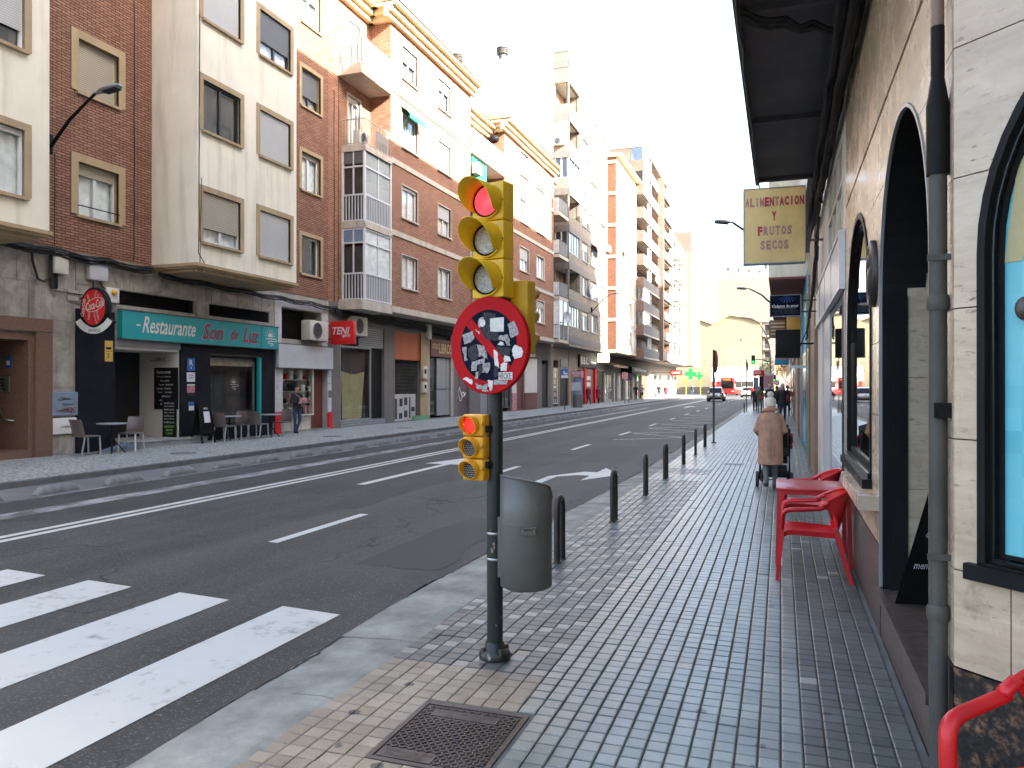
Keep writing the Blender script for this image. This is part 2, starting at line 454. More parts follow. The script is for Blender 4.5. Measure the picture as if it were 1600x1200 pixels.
class MB:
    def __init__(s):
        s.v, s.f, s.mi, s.sm, s.mats = [], [], [], [], []

    def _m(s, mat):
        mat = MT[mat] if isinstance(mat, str) else mat
        if mat not in s.mats:
            s.mats.append(mat)
        return s.mats.index(mat)

    def add(s, vs_, fs, mat, smooth=False):
        b = len(s.v)
        s.v.extend([tuple(p) for p in vs_])
        k = s._m(mat)
        for f in fs:
            s.f.append(tuple(b + i for i in f))
            s.mi.append(k)
            s.sm.append(smooth)
        return s

    def poly(s, pts, mat):
        return s.add(pts, [range(len(pts))], mat)

    def box(s, a, b, mat):
        x0, y0, z0 = (min(p, q) for p, q in zip(a, b))
        x1, y1, z1 = (max(p, q) for p, q in zip(a, b))
        return s.add([(x0, y0, z0), (x1, y0, z0), (x1, y1, z0), (x0, y1, z0), (x0, y0, z1), (x1, y0, z1), (x1, y1, z1), (x0, y1, z1)],
                     [(0, 3, 2, 1), (4, 5, 6, 7), (0, 1, 5, 4), (1, 2, 6, 5), (2, 3, 7, 6), (3, 0, 4, 7)], mat)

    def bbox(s, a, b, mat, r=.01):
        """box with chamfered edges in all directions (cheap bevel)"""
        lo = V((min(p, q) for p, q in zip(a, b)))
        hi = V((max(p, q) for p, q in zip(a, b)))
        bm = bmesh.new()
        bmesh.ops.create_cube(bm, size=1)
        for v_ in bm.verts:
            v_.co = V(lo[i] + (v_.co[i] + .5) * (hi[i] - lo[i]) for i in range(3))
        bmesh.ops.bevel(bm, geom=list(bm.edges), offset=r, segments=2, affect='EDGES', profile=.6)
        bm.verts.ensure_lookup_table()
        s.add([v_.co for v_ in bm.verts], [[v_.index for v_ in f.verts] for f in bm.faces], mat, True)
        bm.free()
        return s

    def beam(s, p0, p1, wx, wz, mat, up=(0, 0, 1)):
        """square bar from p0 to p1; wx, wz may be (start, end)"""
        p0, p1 = V(p0), V(p1)
        d = (p1 - p0).normalized()
        upv = V(up)
        if abs(d.dot(upv)) > .95:
            upv = V((0, 1, 0))
        sx = d.cross(upv).normalized()
        sz = sx.cross(d).normalized()
        wx = wx if isinstance(wx, tuple) else (wx, wx)
        wz = wz if isinstance(wz, tuple) else (wz, wz)
        vs_ = []
        for p, a, b in ((p0, wx[0] / 2, wz[0] / 2), (p1, wx[1] / 2, wz[1] / 2)):
            vs_ += [p - sx * a - sz * b, p + sx * a - sz * b, p + sx * a + sz * b, p - sx * a + sz * b]
        return s.add(vs_, [(0, 3, 2, 1), (4, 5, 6, 7), (0, 1, 5, 4), (1, 2, 6, 5), (2, 3, 7, 6), (3, 0, 4, 7)], mat)

    def tube(s, pts, r, mat, n=8, closed=False, caps=True, flat=1.0):
        pts = [V(p) for p in pts]
        N = len(pts)
        rs = r if isinstance(r, (list, tuple)) else [r] * N
        vs_, fs = [], []
        prev = None
        for i, p in enumerate(pts):
            if closed:
                d = (pts[(i + 1) % N] - pts[i - 1]).normalized()
            else:
                d = (pts[min(i + 1, N - 1)] - pts[max(i - 1, 0)]).normalized()
            if prev is None:
                a = V((0, 0, 1)) if abs(d.z) < .9 else V((1, 0, 0))
                prev = d.cross(a).normalized()
            prev = (prev - d * prev.dot(d)).normalized()
            q = d.cross(prev)
            for k in range(n):
                t = 2 * pi * k / n
                vs_.append(p + prev * (cos(t) * rs[i]) + q * (sin(t) * rs[i] * flat))
        for i in range(N if closed else N - 1):
            j = (i + 1) % N
            for k in range(n):
                l = (k + 1) % n
                fs.append((i * n + k, i * n + l, j * n + l, j * n + k))
        s.add(vs_, fs, mat, True)
        if caps and not closed:
            s.add(vs_[:n], [tuple(range(n))[::-1]], mat)
            s.add(vs_[-n:], [tuple(range(n))], mat)
        return s

    def cyl(s, p0, p1, r, mat, r1=None, n=12, caps=True):
        return s.tube([p0, p1], [r, r if r1 is None else r1], mat, n, caps=caps)

    def lathe(s, prof, c, mat, n=20, axis='z', sx=1, sy=1, smooth=True, caps=True):
        """prof: (r, h) pairs; axis z, or -y (disc facing the viewer of a -Y wall)"""
        vs_, fs = [], []
        for r, h in prof:
            for k in range(n):
                t = 2 * pi * k / n
                a, b = cos(t) * r * sx, sin(t) * r * sy
                vs_.append({'z': (a, b, h), 'y': (a, -h, b), 'x': (h, a, b)}[axis])
        for i in range(len(prof) - 1):
            for k in range(n):
                l = (k + 1) % n
                fs.append((i * n + k, i * n + l, (i + 1) * n + l, (i + 1) * n + k))
        vs_ = [V(p) + V(c) for p in vs_]
        s.add(vs_, fs, mat, smooth)
        if caps:
            if prof[0][0] > 1e-5:
                s.add(vs_[:n], [tuple(range(n))[::-1]], mat)
            if prof[-1][0] > 1e-5:
                s.add(vs_[-n:], [tuple(range(n))], mat)
        return s

    def sphere(s, c, r, mat, n=12, m=8):
        rx, ry, rz = r if isinstance(r, (tuple, list)) else (r, r, r)
        prof = [(max(1e-6, sin(pi * i / m)), -cos(pi * i / m)) for i in range(m + 1)]
        vs_, fs = [], []
        for q, h in prof:
            for k in range(n):
                t = 2 * pi * k / n
                vs_.append((c[0] + q * cos(t) * rx, c[1] + q * sin(t) * ry, c[2] + h * rz))
        for i in range(m):
            for k in range(n):
                l = (k + 1) % n
                fs.append((i * n + k, i * n + l, (i + 1) * n + l, (i + 1) * n + k))
        return s.add(vs_, fs, mat, True)

    def ext(s, pts2, o, ux, uy, t, mat, side=None):
        """flat outline (list of 2D points) in plane (ux, uy), pushed t along ux x uy"""
        o, ux, uy = V(o), V(ux), V(uy)
        nz = ux.cross(uy).normalized()
        N = len(pts2)
        a = [o + ux * p[0] + uy * p[1] for p in pts2]
        b = [p + nz * t for p in a]
        s.add(a + b, [tuple(range(N))[::-1], tuple(range(N, 2 * N))], mat)
        s.add(a + b, [(i, (i + 1) % N, N + (i + 1) % N, N + i) for i in range(N)], side or mat)
        return s

    def text(s, string, c, ux, uy, w_, h_, mat, shear=0, lift=.004, bold=.014):
        """lettering fitted in w_ x h_ centred on c, in plane (ux, uy)"""
        cu = bpy.data.curves.new('lettering', 'FONT')
        cu.body = string
        cu.resolution_u = 2
        cu.offset = bold
        ob = bpy.data.objects.new('lettering', cu)
        me = bpy.data.meshes.new_from_object(ob)
        P = [V((v_.co.x + shear * v_.co.y, v_.co.y, 0)) for v_ in me.vertices]
        F = [tuple(p.vertices) for p in me.polygons]
        bpy.data.objects.remove(ob)
        bpy.data.curves.remove(cu)
        bpy.data.meshes.remove(me)
        if not P:
            return s
        x0, x1 = min(p.x for p in P), max(p.x for p in P)
        y0, y1 = min(p.y for p in P), max(p.y for p in P)
        ux, uy, c = V(ux), V(uy), V(c)
        nz = ux.cross(uy).normalized()
        kx, ky = w_ / max(1e-6, x1 - x0), h_ / max(1e-6, y1 - y0)
        return s.add([c + ux * ((p.x - (x0 + x1) / 2) * kx) + uy * ((p.y - (y0 + y1) / 2) * ky) + nz * lift for p in P], F, mat)

    def mesh(s, name):
        me = bpy.data.meshes.new(name)
        me.from_pydata(s.v, [], s.f)
        for mt in s.mats:
            me.materials.append(mt)
        me.polygons.foreach_set('material_index', s.mi)
        me.polygons.foreach_set('use_smooth', s.sm)
        me.update()
        return me

    def build(s, name, parent=None, loc=(0, 0, 0), rot=0, world=False, label=None, cat=None, group=None, kind=None):
        if world:
            o = V(loc) if parent is None else org(parent)
            if parent is None:
                s.v = [(a - o.x, b - o.y, c - o.z) for a, b, c in s.v]
            else:
                s.v = [(a - o.x, b - o.y, c - o.z) for a, b, c in s.v]
                loc = (0, 0, 0)
        return put(name, s.mesh(name), parent, loc, rot, label, cat, group, kind)


def org(o):
    p = V((0, 0, 0))
    while o is not None:
        p = p + o.location
        o = o.parent
    return p


def put(name, me, parent=None, loc=(0, 0, 0), rot=0, label=None, cat=None, group=None, kind=None):
    o = bpy.data.objects.new(name, me)
    COL.objects.link(o)
    o.parent = parent
    o.location = loc
    o.rotation_euler = rot if isinstance(rot, tuple) else (0, 0, rot)
    for k, v_ in (('label', label), ('category', cat), ('group', group), ('kind', kind)):
        if v_:
            o[k] = v_
    return o


def thing(name, label, cat, loc=(0, 0, 0), rot=0, group=None):
    return put(name, None, None, loc, rot, label, cat, group)


def copy_tree(o, parent=None):
    c = o.copy()
    COL.objects.link(c)
    c.parent = parent
    for ch in list(o.children):
        copy_tree(ch, c)
    return c


def again(o, loc, rot=None, label=None):
    c = copy_tree(o)
    c.location = loc
    if rot is not None:
        c.rotation_euler = (0, 0, rot)
    if label:
        c['label'] = label
    return c


X, Y, Z = V((1, 0, 0)), V((0, 1, 0)), V((0, 0, 1))


def facade(mb, o, ux, n, u0, u1, z0, z1, ops, mat, depth=.2, rev=None):
    """wall face with real openings and reveals; o + ux*u + z, n outward"""
    o, ux, n = V(o), V(ux), V(n)
    us = sorted({round(q, 4) for op in ops for q in op[:2] if u0 < q < u1} | {u0, u1})
    zs = sorted({round(q, 4) for op in ops for q in op[2:4] if z0 < q < z1} | {z0, z1})
    P = lambda u, z, d=0: o + ux * u + Z * z - n * d
    for i in range(len(us) - 1):
        run = None
        for j in range(len(zs) - 1):
            cu, cz = (us[i] + us[i + 1]) / 2, (zs[j] + zs[j + 1]) / 2
            hole = any(a < cu < b and c < cz < d for a, b, c, d in (op[:4] for op in ops))
            if hole:
                continue
            mb.poly([P(us[i], zs[j]), P(us[i + 1], zs[j]), P(us[i + 1], zs[j + 1]), P(us[i], zs[j + 1])], mat)
    for a, b, c, d in (op[:4] for op in ops):
        for q in (((a, c), (a, d)), ((b, d), (b, c)), ((b, c), (a, c)), ((a, d), (b, d))):
            mb.poly([P(*q[0]), P(*q[0], depth), P(*q[1], depth), P(*q[1])], rev or mat)
    return mb


WC = {}


def wmesh(key, fn):
    if key not in WC:
        b = MB()
        fn(b)
        WC[key] = b.mesh(key[0])
    return WC[key]


def window(parent, pos, rot, w_, h_, shut=0, frame='alu', curt='curt1', sill='band', sur=None, setb=.12, sash=2, shutm='shut', sd=.08, rail=False, transom=0, glass='glass', label=None, cd=.07):
    """pos: bottom centre on the wall face (world); the part 'window' is the frame, with pane, curtain, shutter, sill, surround under it"""
    w_, h_ = round(w_, 2), round(h_, 2)
    k = (w_, h_)

    def fr(b):
        y0, y1 = setb - .03, setb + .03
        e = .055
        for a in ((-w_ / 2, -w_ / 2 + e), (w_ / 2 - e, w_ / 2)):
            b.box((a[0], y0, 0), (a[1], y1, h_), frame)
        b.box((-w_ / 2 + e, y0, 0), (w_ / 2 - e, y1, e), frame)
        b.box((-w_ / 2 + e, y0, h_ - e), (w_ / 2 - e, y1, h_), frame)
        for i in range(1, sash):
            x = -w_ / 2 + w_ * i / sash
            b.box((x - .04, y0 - .008, e), (x + .04, y1, h_ - e), frame)
        if transom:
            b.box((-w_ / 2 + e, y0, h_ - transom - .03), (w_ / 2 - e, y1 - .003, h_ - transom + .03), frame)
    o = put('window', wmesh(('window', *k, frame, setb, sash, transom), fr), parent, V(pos) - org(parent), rot, label)
    put('pane', wmesh(('pane', *k, setb, glass), lambda b: b.box((-w_ / 2 + .03, setb + .004, .03), (w_ / 2 - .03, setb + .012, h_ - .03), glass)), o)
    put('curtain_backing', wmesh(('curtain_backing', *k, setb, curt, cd), lambda b: curtain_backing(b, w_, h_, setb + cd, curt)), o)  # the near-black tone paints unlit room shade, the pale tones are curtains
    if shut > 0:
        sh = round(h_ * (1 - shut), 2)
        put('shutter', wmesh(('shutter', *k, sh, setb, shutm), lambda b: b.box((-w_ / 2 + .045, setb - .06, sh), (w_ / 2 - .045, setb - .034, h_ - .01), shutm)), o)
    if sill:
        put('sill', wmesh(('sill', *k, sill, sd, setb), lambda b: b.box((-w_ / 2 - .06, -sd, -.07), (w_ / 2 + .06, setb - .04, -.004), sill)), o)
    if sur:
        sm_, sw, pr = sur

        def su(b):
            b.box((-w_ / 2 - sw, -pr, 0.002), (-w_ / 2, .06, h_ + sw), sm_)
            b.box((w_ / 2, -pr, 0.002), (w_ / 2 + sw, .06, h_ + sw), sm_)
            b.box((-w_ / 2, -pr, h_), (w_ / 2, .06, h_ + sw), sm_)
        put('surround', wmesh(('surround', *k, sm_, sw, pr), su), o)
    if rail:
        put('rail', wmesh(('rail', *k), lambda b: b.tube([(-w_ / 2 - .02, -.02, .22), (-w_ / 2 + .02, -.07, .22), (w_ / 2 - .02, -.07, .22), (w_ / 2 + .02, -.02, .22)], .014, 'black', 6)), o)
    return o


def curtain_backing(b, w_, h_, y, mat):
    n = max(6, int(w_ / .09))
    vs_ = []
    rnd = random.Random(int(w_ * 100) * 7 + int(h_ * 100))
    for i in range(n + 1):
        x = -w_ / 2 - .02 + (w_ + .04) * i / n
        d = y + (.018 * sin(i * 2.1) + rnd.uniform(-.01, .01))
        vs_ += [(x, d, -.02), (x, d, h_ + .02)]
    b.add(vs_, [(2 * i, 2 * i + 2, 2 * i + 3, 2 * i + 1) for i in range(n)], mat, True)


RL, RR, RF = pi / 2, -pi / 2, 0.0      # wall facing +X (left side), facing -X (right side), facing -Y

# ================================================================ ground, road, pavements
g = MB()
g.poly([(-900, -300, -.2), (900, -300, -.2), (900, 1500, -.2), (-900, 1500, -.2)], 'asphalt')
ground = g.build('ground', kind='structure')

RZ = -.05                                # road level; near pavement 0, far pavement .06
r = MB()
r.poly([(-12.3, -40, RZ), (-2.3, -40, RZ), (-2.3, 330, RZ), (-12.3, 330, RZ)], 'asphalt')
r.poly([(-2.3, -9, RZ), (60, -9, RZ), (60, -1.6, RZ), (-2.3, -1.6, RZ)], 'asphalt')
r.poly([(-60, 128, RZ), (-12.3, 128, RZ), (-12.3, 156, RZ), (-60, 156, RZ)], 'asphalt')
r.poly([(-2.3, 128, RZ), (40, 128, RZ), (40, 140, RZ), (-2.3, 140, RZ)], 'asphalt')
road = r.build('road', kind='structure')


def sheet(name, polys, mat, z=RZ + .004, parent=None, label=None):
    b = MB()
    for p in polys:
        b.poly([(x, y, z) for x, y in p], mat)
    return b.build(name, parent or road, label=label)


def rect(x0, x1, y0, y1):
    return [(x0, y0), (x1, y0), (x1, y1), (x0, y1)]


# darker repair patches and the worn band left of the double line
rnd = random.Random(4)
for (x0, x1, y0, y1) in ((-9.7, -8.75, 8.3, 10.4), (-9.6, -8.72, 11.2, 16.5), (-7.6, -6.9, 30, 37), (-4.6, -3.4, 17, 22), (-6.2, -5.7, 9.5, 13.5), (-3.9, -3.1, 6.6, 9.4), (-8.0, -7.2, 17.5, 21), (-10.2, -9.2, 22, 33)):
    pts = []
    n = 7
    for i in range(n):
        pts.append((x0 + rnd.uniform(-.08, .1), y0 + (y1 - y0) * i / (n - 1)))
    for i in range(n):
        pts.append((x1 + rnd.uniform(-.1, .08), y1 - (y1 - y0) * i / (n - 1)))
    sheet('asphalt_patch', [pts[::-1]], 'patch', RZ + .003)
sheet('worn_line', [rect(-9.95, -9.55, 3, 60)], 'paintworn', RZ + .004)
# centre double line, cycle-lane edge line
sheet('lane_line', [rect(-8.52, -8.4, 5.8, 126)], 'paint')
sheet('lane_line', [rect(-8.3, -8.18, 5.8, 126)], 'paint')
sheet('edge_line', [rect(-10.98, -10.88, 5.8, 60)], 'paintworn')
for k in range(14):
    sheet('lane_dash', [rect(-5.4, -5.27, 7.2 + 6.5 * k, 9.2 + 6.5 * k)], 'paint')
# zebra crossing
for k in range(9):
    x1 = -3.17 - 1.07 * k
    sheet('crosswalk_stripe', [[(x1 - .55, .8), (x1, .8), (x1, 5.1 + .055 * k), (x1 - .55, 5.15 + .055 * k)]], 'paint')
# arrows on the lanes
sheet('arrow_marking', [rect(-7.07, -6.9, 11.9, 15.6), [(-7.5, 15.6), (-6.45, 15.6), (-6.98, 17.7)]], 'paint')
sheet('turn_arrow_marking', [rect(-4.22, -4.05, 11.6, 14.2), [(-4.22, 14.2), (-4.05, 14.2), (-3.75, 14.55), (-3.75, 15.15)], rect(-3.75, -3.48, 14.55, 15.15), [(-3.48, 13.75), (-2.98, 14.85), (-3.48, 16.0)]], 'paint')
sheet('arrow_marking', [rect(-7.07, -6.9, 60, 63.5), [(-7.5, 63.5), (-6.45, 63.5), (-6.98, 65.6)]], 'paint')
# zigzag bus stop lines
zz = []
pts = []
for k in range(14):
    pts.append((-5.1 if k % 2 == 0 else -3.0, 24.4 + 1.75 * k))
for a, b_ in zip(pts[:-1], pts[1:]):
    d = (V((*b_, 0)) - V((*a, 0))).normalized()
    q = V((-d.y, d.x, 0)) * .065
    zz.append([(a[0] - q.x, a[1] - q.y), (b_[0] - q.x, b_[1] - q.y), (b_[0] + q.x, b_[1] + q.y), (a[0] + q.x, a[1] + q.y)][::1])
for i, p in enumerate(zz):
    sheet('zigzag_line', [p], 'paintyel', RZ + .004 + .002 * (i % 2))

# near pavement: slab, tiles, kerb
p = MB()
p.box((-2.3, -1.6, -.2), (.64, 120, -.012), 'grout')
p.box((.641, -1.6, -.2), (40, 3.6, -.012), 'grout')
pave = p.build('pavement', kind='structure')
p = MB()
p.box((-2.299, 46, -.0119), (.639, 119.9, -.001), 'tile')
p.build('far_paving', pave, label=None)

NEAR = []
CANDS = []
far = MB()
rnd = random.Random(9)


def in_view(x, y):
    d = -x * .3299 + y * .944
    if d < .5:
        return None
    px = 800 + 1202 * (x * .944 + y * .3299) / d
    py = 602 + 1202 * 1.7 / d
    return (px, py) if -30 < px < 1640 and py < 1230 else None


def tile_shape(w_, l_, h_=.012):
    e = .006
    vs_ = [(-w_ / 2, -l_ / 2, -h_), (w_ / 2, -l_ / 2, -h_), (w_ / 2, l_ / 2, -h_), (-w_ / 2, l_ / 2, -h_), (-w_ / 2, -l_ / 2, -.003), (w_ / 2, -l_ / 2, -.003), (w_ / 2, l_ / 2, -.003), (-w_ / 2, l_ / 2, -.003)]
    vs_ += [(-w_ / 2 + e, -l_ / 2 + e, 0), (w_ / 2 - e, -l_ / 2 + e, 0), (w_ / 2 - e, l_ / 2 - e, 0), (-w_ / 2 + e, l_ / 2 - e, 0)]
    fs = [(0, 1, 5, 4), (1, 2, 6, 5), (2, 3, 7, 6), (3, 0, 4, 7), (4, 5, 9, 8), (5, 6, 10, 9), (6, 7, 11, 10), (7, 4, 8, 11), (8, 9, 10, 11)]
    return vs_, fs


tiles = []
for j in range(-14, 460):
    y = .1 * j + .05
    for i in range(-23, 7):
        x = .1 * i + .05
        if x > .6 and y > 3.4:
            continue
        if -1.83 < x < -1.17 and 3.06 < y < 3.8:
            continue
        if hypot(x + 1.7, y - 4.55) < .06:
            continue
        if x < -1.3 and y < 4.3:
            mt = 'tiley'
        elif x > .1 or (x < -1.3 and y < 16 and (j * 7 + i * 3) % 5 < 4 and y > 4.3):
            mt = 'tiled'  # along the wall, lost sky sheen is painted as a darker tile
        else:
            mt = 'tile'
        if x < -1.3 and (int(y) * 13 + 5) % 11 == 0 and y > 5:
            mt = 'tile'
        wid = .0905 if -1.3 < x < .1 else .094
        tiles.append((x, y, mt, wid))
for i in range(7, 40):                                # round the corner in front of the angled wall
    for j in range(-14, 34):
        x, y = .1 * i + .05, .1 * j + .05
        if x + y < 4.0:
            tiles.append((x, y, 'tiled', .092))
vis = sorted((-in_view(t[0], t[1])[1], k) for k, t in enumerate(tiles) if in_view(t[0], t[1]))
near = {k for _, k in vis[:300]}
for k, (x, y, mt, wid) in enumerate(tiles):
    sk = rnd.random() < .025
    dz, ax, ay = rnd.uniform(-.0012, .0012) - .004 * sk, rnd.gauss(0, .007 + .012 * sk), rnd.gauss(0, .007 + .012 * sk)
    if mt != 'tiley' and y > 4.5 and rnd.random() < .012:
        mt = 'tilel'
    if k in near:
        me = wmesh(('paving_tile', mt, wid), lambda b: b.add(*tile_shape(wid, .0945), mt))
        o = put('paving_tile', me, pave, (x, y, dz), (ax, ay, 0))
    else:
        vs_, fs = tile_shape(wid, .0945)
        if not in_view(x, y) or y > 14:
            fs = fs[4:]
        far.add([(x + a, y + b_, c + dz + (b_ * ax - a * ay)) for a, b_, c in vs_], fs, mt)
far.build('paving_tiles', pave, kind='stuff')


def kx(y):                                            # outer and inner edge of the kerb along the street
    xo = -2.74 - .16 * max(0, 1 - abs(y - 6) / 5) + .1 * min(1, max(0, (y - 9) / 7))
    return xo, -2.3 + .12 * max(0, min(1, (5 - y) / 3))


rnd = random.Random(3)
ys = [-1.6]
while ys[-1] < 120:
    ys.append(ys[-1] + (rnd.uniform(.95, 1.15) if ys[-1] < 45 else 12))
for a, b_ in zip(ys[:-1], ys[1:]):
    k = MB()
    g_ = .006
    (xa, ia), (xb, ib) = kx(a), kx(b_)
    z0, z1 = -.022 + rnd.uniform(-.004, .004), .002 + rnd.uniform(-.003, .003)
    a2, b2 = a + g_, b_ - g_
    lo = [(xa, a2, -.12), (ia - .01, a2, -.12), (ib - .01, b2, -.12), (xb, b2, -.12)]
    hi = [(xa + .012, a2, z0), (ia - .12, a2, z1), (ia - .01, a2, z1 - .008), (ib - .01, b2, z1 - .008), (ib - .12, b2, z1), (xb + .012, b2, z0)]
    k.add(lo + hi, [(4, 5, 8, 9), (5, 6, 7, 8), (0, 4, 9, 3), (0, 1, 6, 5, 4), (3, 9, 8, 7, 2)], 'kerb')
    k.build('kerb_stone', pave)
k = MB()
for i in range(0, 60):
    a, b_ = -1.6 + i * .5, -1.6 + i * .5 + .5
    k.poly([(kx(a)[1] - .012, a, -.006), (kx(a)[1] + .06, a, -.003), (kx(b_)[1] + .06, b_, -.003), (kx(b_)[1] - .012, b_, -.006)], 'kerbd')
k.build('kerb_joint', pave)
k = MB()                                              # ragged edge of the asphalt lapping over the kerb
rnd = random.Random(8)
pa, pb = [], []
for i in range(0, 900):
    y = -1.6 + i * .05
    xo = kx(y)[0]
    pa.append((xo - .05, y, RZ + .006))
    pb.append((xo + .012 + abs(rnd.gauss(0, .014)) + .012 * sin(y * 1.7) + .01 * sin(y * 5.1), y, -.0165))
k.add(pa + pb, [(i, 900 + i, 901 + i, i + 1) for i in range(899)], 'patch')
k.build('asphalt_edge', road)

# far pavement and cycle lane
p = MB()
p.box((-17.8, -40, -.2), (-12.42, 127, .06), 'pebble')
fpave = p.build('far_pavement', kind='structure')
p = MB()
p.box((-12.42, -40, -.2), (-12.3, 127, .055), 'kerbd')
p.build('kerb', fpave)
lane = sheet('cycle_lane', [rect(-12.3, -11.0, -20, 127)], 'lane', RZ + .003)
for y in (14.9, 21.4, 26.5, 39):
    b = MB()
    b.cyl((0, 0, 0), (0, 0, .006), .3, 'kerbd', n=20)
    b.build('drain_cover', fpave, (-13.6, y, .06))

# rubber separators of the cycle lane
b = MB()
L_, N_ = .82, 24
rows = []
for i in range(N_ + 1):
    t = i / N_
    y = -L_ / 2 + L_ * t
    e = max(.02, min(1, sin(pi * t) * 2.2)) ** .6
    rib = 1 + (.12 if i % 5 in (2, 3) else 0)
    rows.append([(cos(pi * k / 8) * .105 * (.55 + .45 * e), y, max(0.0, sin(pi * k / 8)) * .125 * e * rib) for k in range(9)])
vs_ = [q for rw in rows for q in rw]
b.add(vs_, [(i * 9 + k, i * 9 + k + 1, (i + 1) * 9 + k + 1, (i + 1) * 9 + k) for i in range(N_) for k in range(8)], 'sepr', False)
sep0 = None
for i in range(36):
    y = 6.7 + 1.36 * i
    loc = (-11.17, y, RZ + .004)
    lab = 'dark grey ribbed rubber hump in the row dividing the cycle lane from the road'
    if sep0 is None:
        sep0 = b.build('lane_separator', loc=loc, label=lab, cat='lane separator', group='humps along the cycle lane')
    else:
        again(sep0, loc)

# manhole cover of the traffic lights
mh = thing('manhole_cover', 'square rusty cast iron cover with diamond ribs set in yellow tiles', 'manhole cover', (-1.51, 3.43, 0))
b = MB()
b.box((-.325, -.365, -.012), (.325, .365, -.007), 'grout')
for q in ((-.29, -.33, .29, -.305), (-.29, .305, .29, .33), (-.29, -.305, -.265, .305), (.265, -.305, .29, .305)):
    b.box((q[0], q[1], -.01), (q[2], q[3], .002), 'rust')
b.build('frame', mh)
b = MB()
b.box((-.262, -.302, -.01), (.262, .302, -.004), 'rust')
for q in ((-.2, .18, .16, .26), (-.25, -.29, .02, -.2)):
    b.box((q[0], q[1], -.004), (q[2], q[3], .0005), 'rust')
b.build('plate', mh)
b = MB()


def clipseg(c, sgn):
    """diagonal y = sgn*x + c inside the plate"""
    out = []
    for i in range(121):
        x = -.255 + .51 * i / 120
        y = sgn * x * 1.1 + c
        ok = abs(y) < .295 and not (-.205 < x < .165 and .175 < y < .265) and not (-.255 < x < .025 and y < -.195)
        if ok:
            out.append((x, y))
        else:
            if len(out) > 2:
                yield out
            out = []
    if len(out) > 2:
        yield out


for sgn in (1, -1):
    for i in range(-13, 14):
        for sg in clipseg(i * .048, sgn):
            b.beam((*sg[0], -.002), (*sg[-1], -.002), .009, .008, 'rust')
b.build('ribs', mh, kind='stuff')
b = MB()
b.text('AYUNTAMIENTO DE', (-.02, .237, .001), X, Y, .33, .026, 'ironp', lift=.002)
b.text('ZARAGOZA', (-.02, .2, .001), X, Y, .2, .024, 'ironp', lift=.002)
b.text('SEÑALES DE', (-.115, -.222, .001), X, Y, .24, .028, 'ironp', lift=.002)
b.text('TRAFICO', (-.13, -.266, .001), X, Y, .2, .028, 'ironp', lift=.002)
b.build('lettering', mh)
b = MB()
b.box((-.2, -.19, -.012), (.2, .19, .002), 'rust')
b.build('plate', thing('utility_cover', 'small dark iron utility cover in the pavement by the stroller', 'manhole cover', (-.95, 17.2, 0)))

# ================================================================ left side of the street
XF = -16.0
FZ = .06


def shell(root, x0, x1, y0, y1, z0, z1, mat, roofm='concrete', faces='nsbt', name='wall'):
    """plain outer walls: n far end (+Y), s near end (-Y), b back (-X), t roof"""
    b = MB()
    q = {'s': [(x0, y0, z0), (x1, y0, z0), (x1, y0, z1), (x0, y0, z1)], 'n': [(x1, y1, z0), (x0, y1, z0), (x0, y1, z1), (x1, y1, z1)],
         'b': [(x0, y1, z0), (x0, y0, z0), (x0, y0, z1), (x0, y1, z1)], 't': [(x0, y0, z1), (x1, y0, z1), (x1, y1, z1), (x0, y1, z1)], 'u': [(x0, y0, z0), (x0, y1, z0), (x1, y1, z0), (x1, y0, z0)]}
    for f in faces:
        b.poly(q[f], roofm if f == 't' else mat)
    return b.build(name, root, world=True)


def railing(parent, pts, z0, h_, mat, step=.11, name='railing', barw=.018, top=.035, panel=None):
    b = MB()
    for a, c in zip(pts[:-1], pts[1:]):
        a, c = V((*a, 0)), V((*c, 0))
        d = c - a
        n = max(1, round(d.length / step))
        b.beam(a + Z * (z0 + h_), c + Z * (z0 + h_), top, top, mat)
        b.beam(a + Z * (z0 + .08), c + Z * (z0 + .08), top * .8, top * .8, mat)
        for i in range(n + 1):
            p_ = a + d * (i / n)
            b.beam(p_ + Z * (z0 + .08), p_ + Z * (z0 + h_), barw, barw, mat, up=(0, 1, 0))
        if panel:
            nn = V((d.y, -d.x, 0)).normalized() * -.02
            b.poly([a + Z * (z0 + .1) + nn, c + Z * (z0 + .1) + nn, c + Z * (z0 + h_) + nn, a + Z * (z0 + h_) + nn], panel)
    return b.build(name, parent, world=True)


def ac_unit(loc, rot, label, w_=.85, h_=.62, d_=.32, group=None):
    t = thing('air_conditioner', label, 'air conditioner', loc, rot, group)
    b = MB()
    b.bbox((-w_ / 2, -d_, 0), (w_ / 2, 0, h_), 'beigebox', .02)
    b.build('casing', t)
    b = MB()
    r_ = min(h_ * .42, w_ * .3)
    b.lathe([(r_, .004), (r_, .02), (r_ * .94, .02), (r_ * .94, .004)], (-w_ * .12, -d_, h_ / 2), 'grey_alu', 20, 'y', caps=False)
    for q in (.25, .5, .75):
        b.lathe([(r_ * q, .008), (r_ * q + .008, .012), (r_ * q + .016, .008)], (-w_ * .12, -d_, h_ / 2), 'grey_alu', 16, 'y', caps=False)
    b.lathe([(r_ * .94, .002), (1e-5, .003)], (-w_ * .12, -d_, h_ / 2), 'black', 20, 'y', caps=False)
    b.build('fan_grille', t)
    b = MB()
    for sx in (-1, 1):
        b.beam((sx * w_ * .36, -d_, -.02), (sx * w_ * .36, .05, -.02), .03, .03, 'galv')
    b.build('bracket', t)
    return t


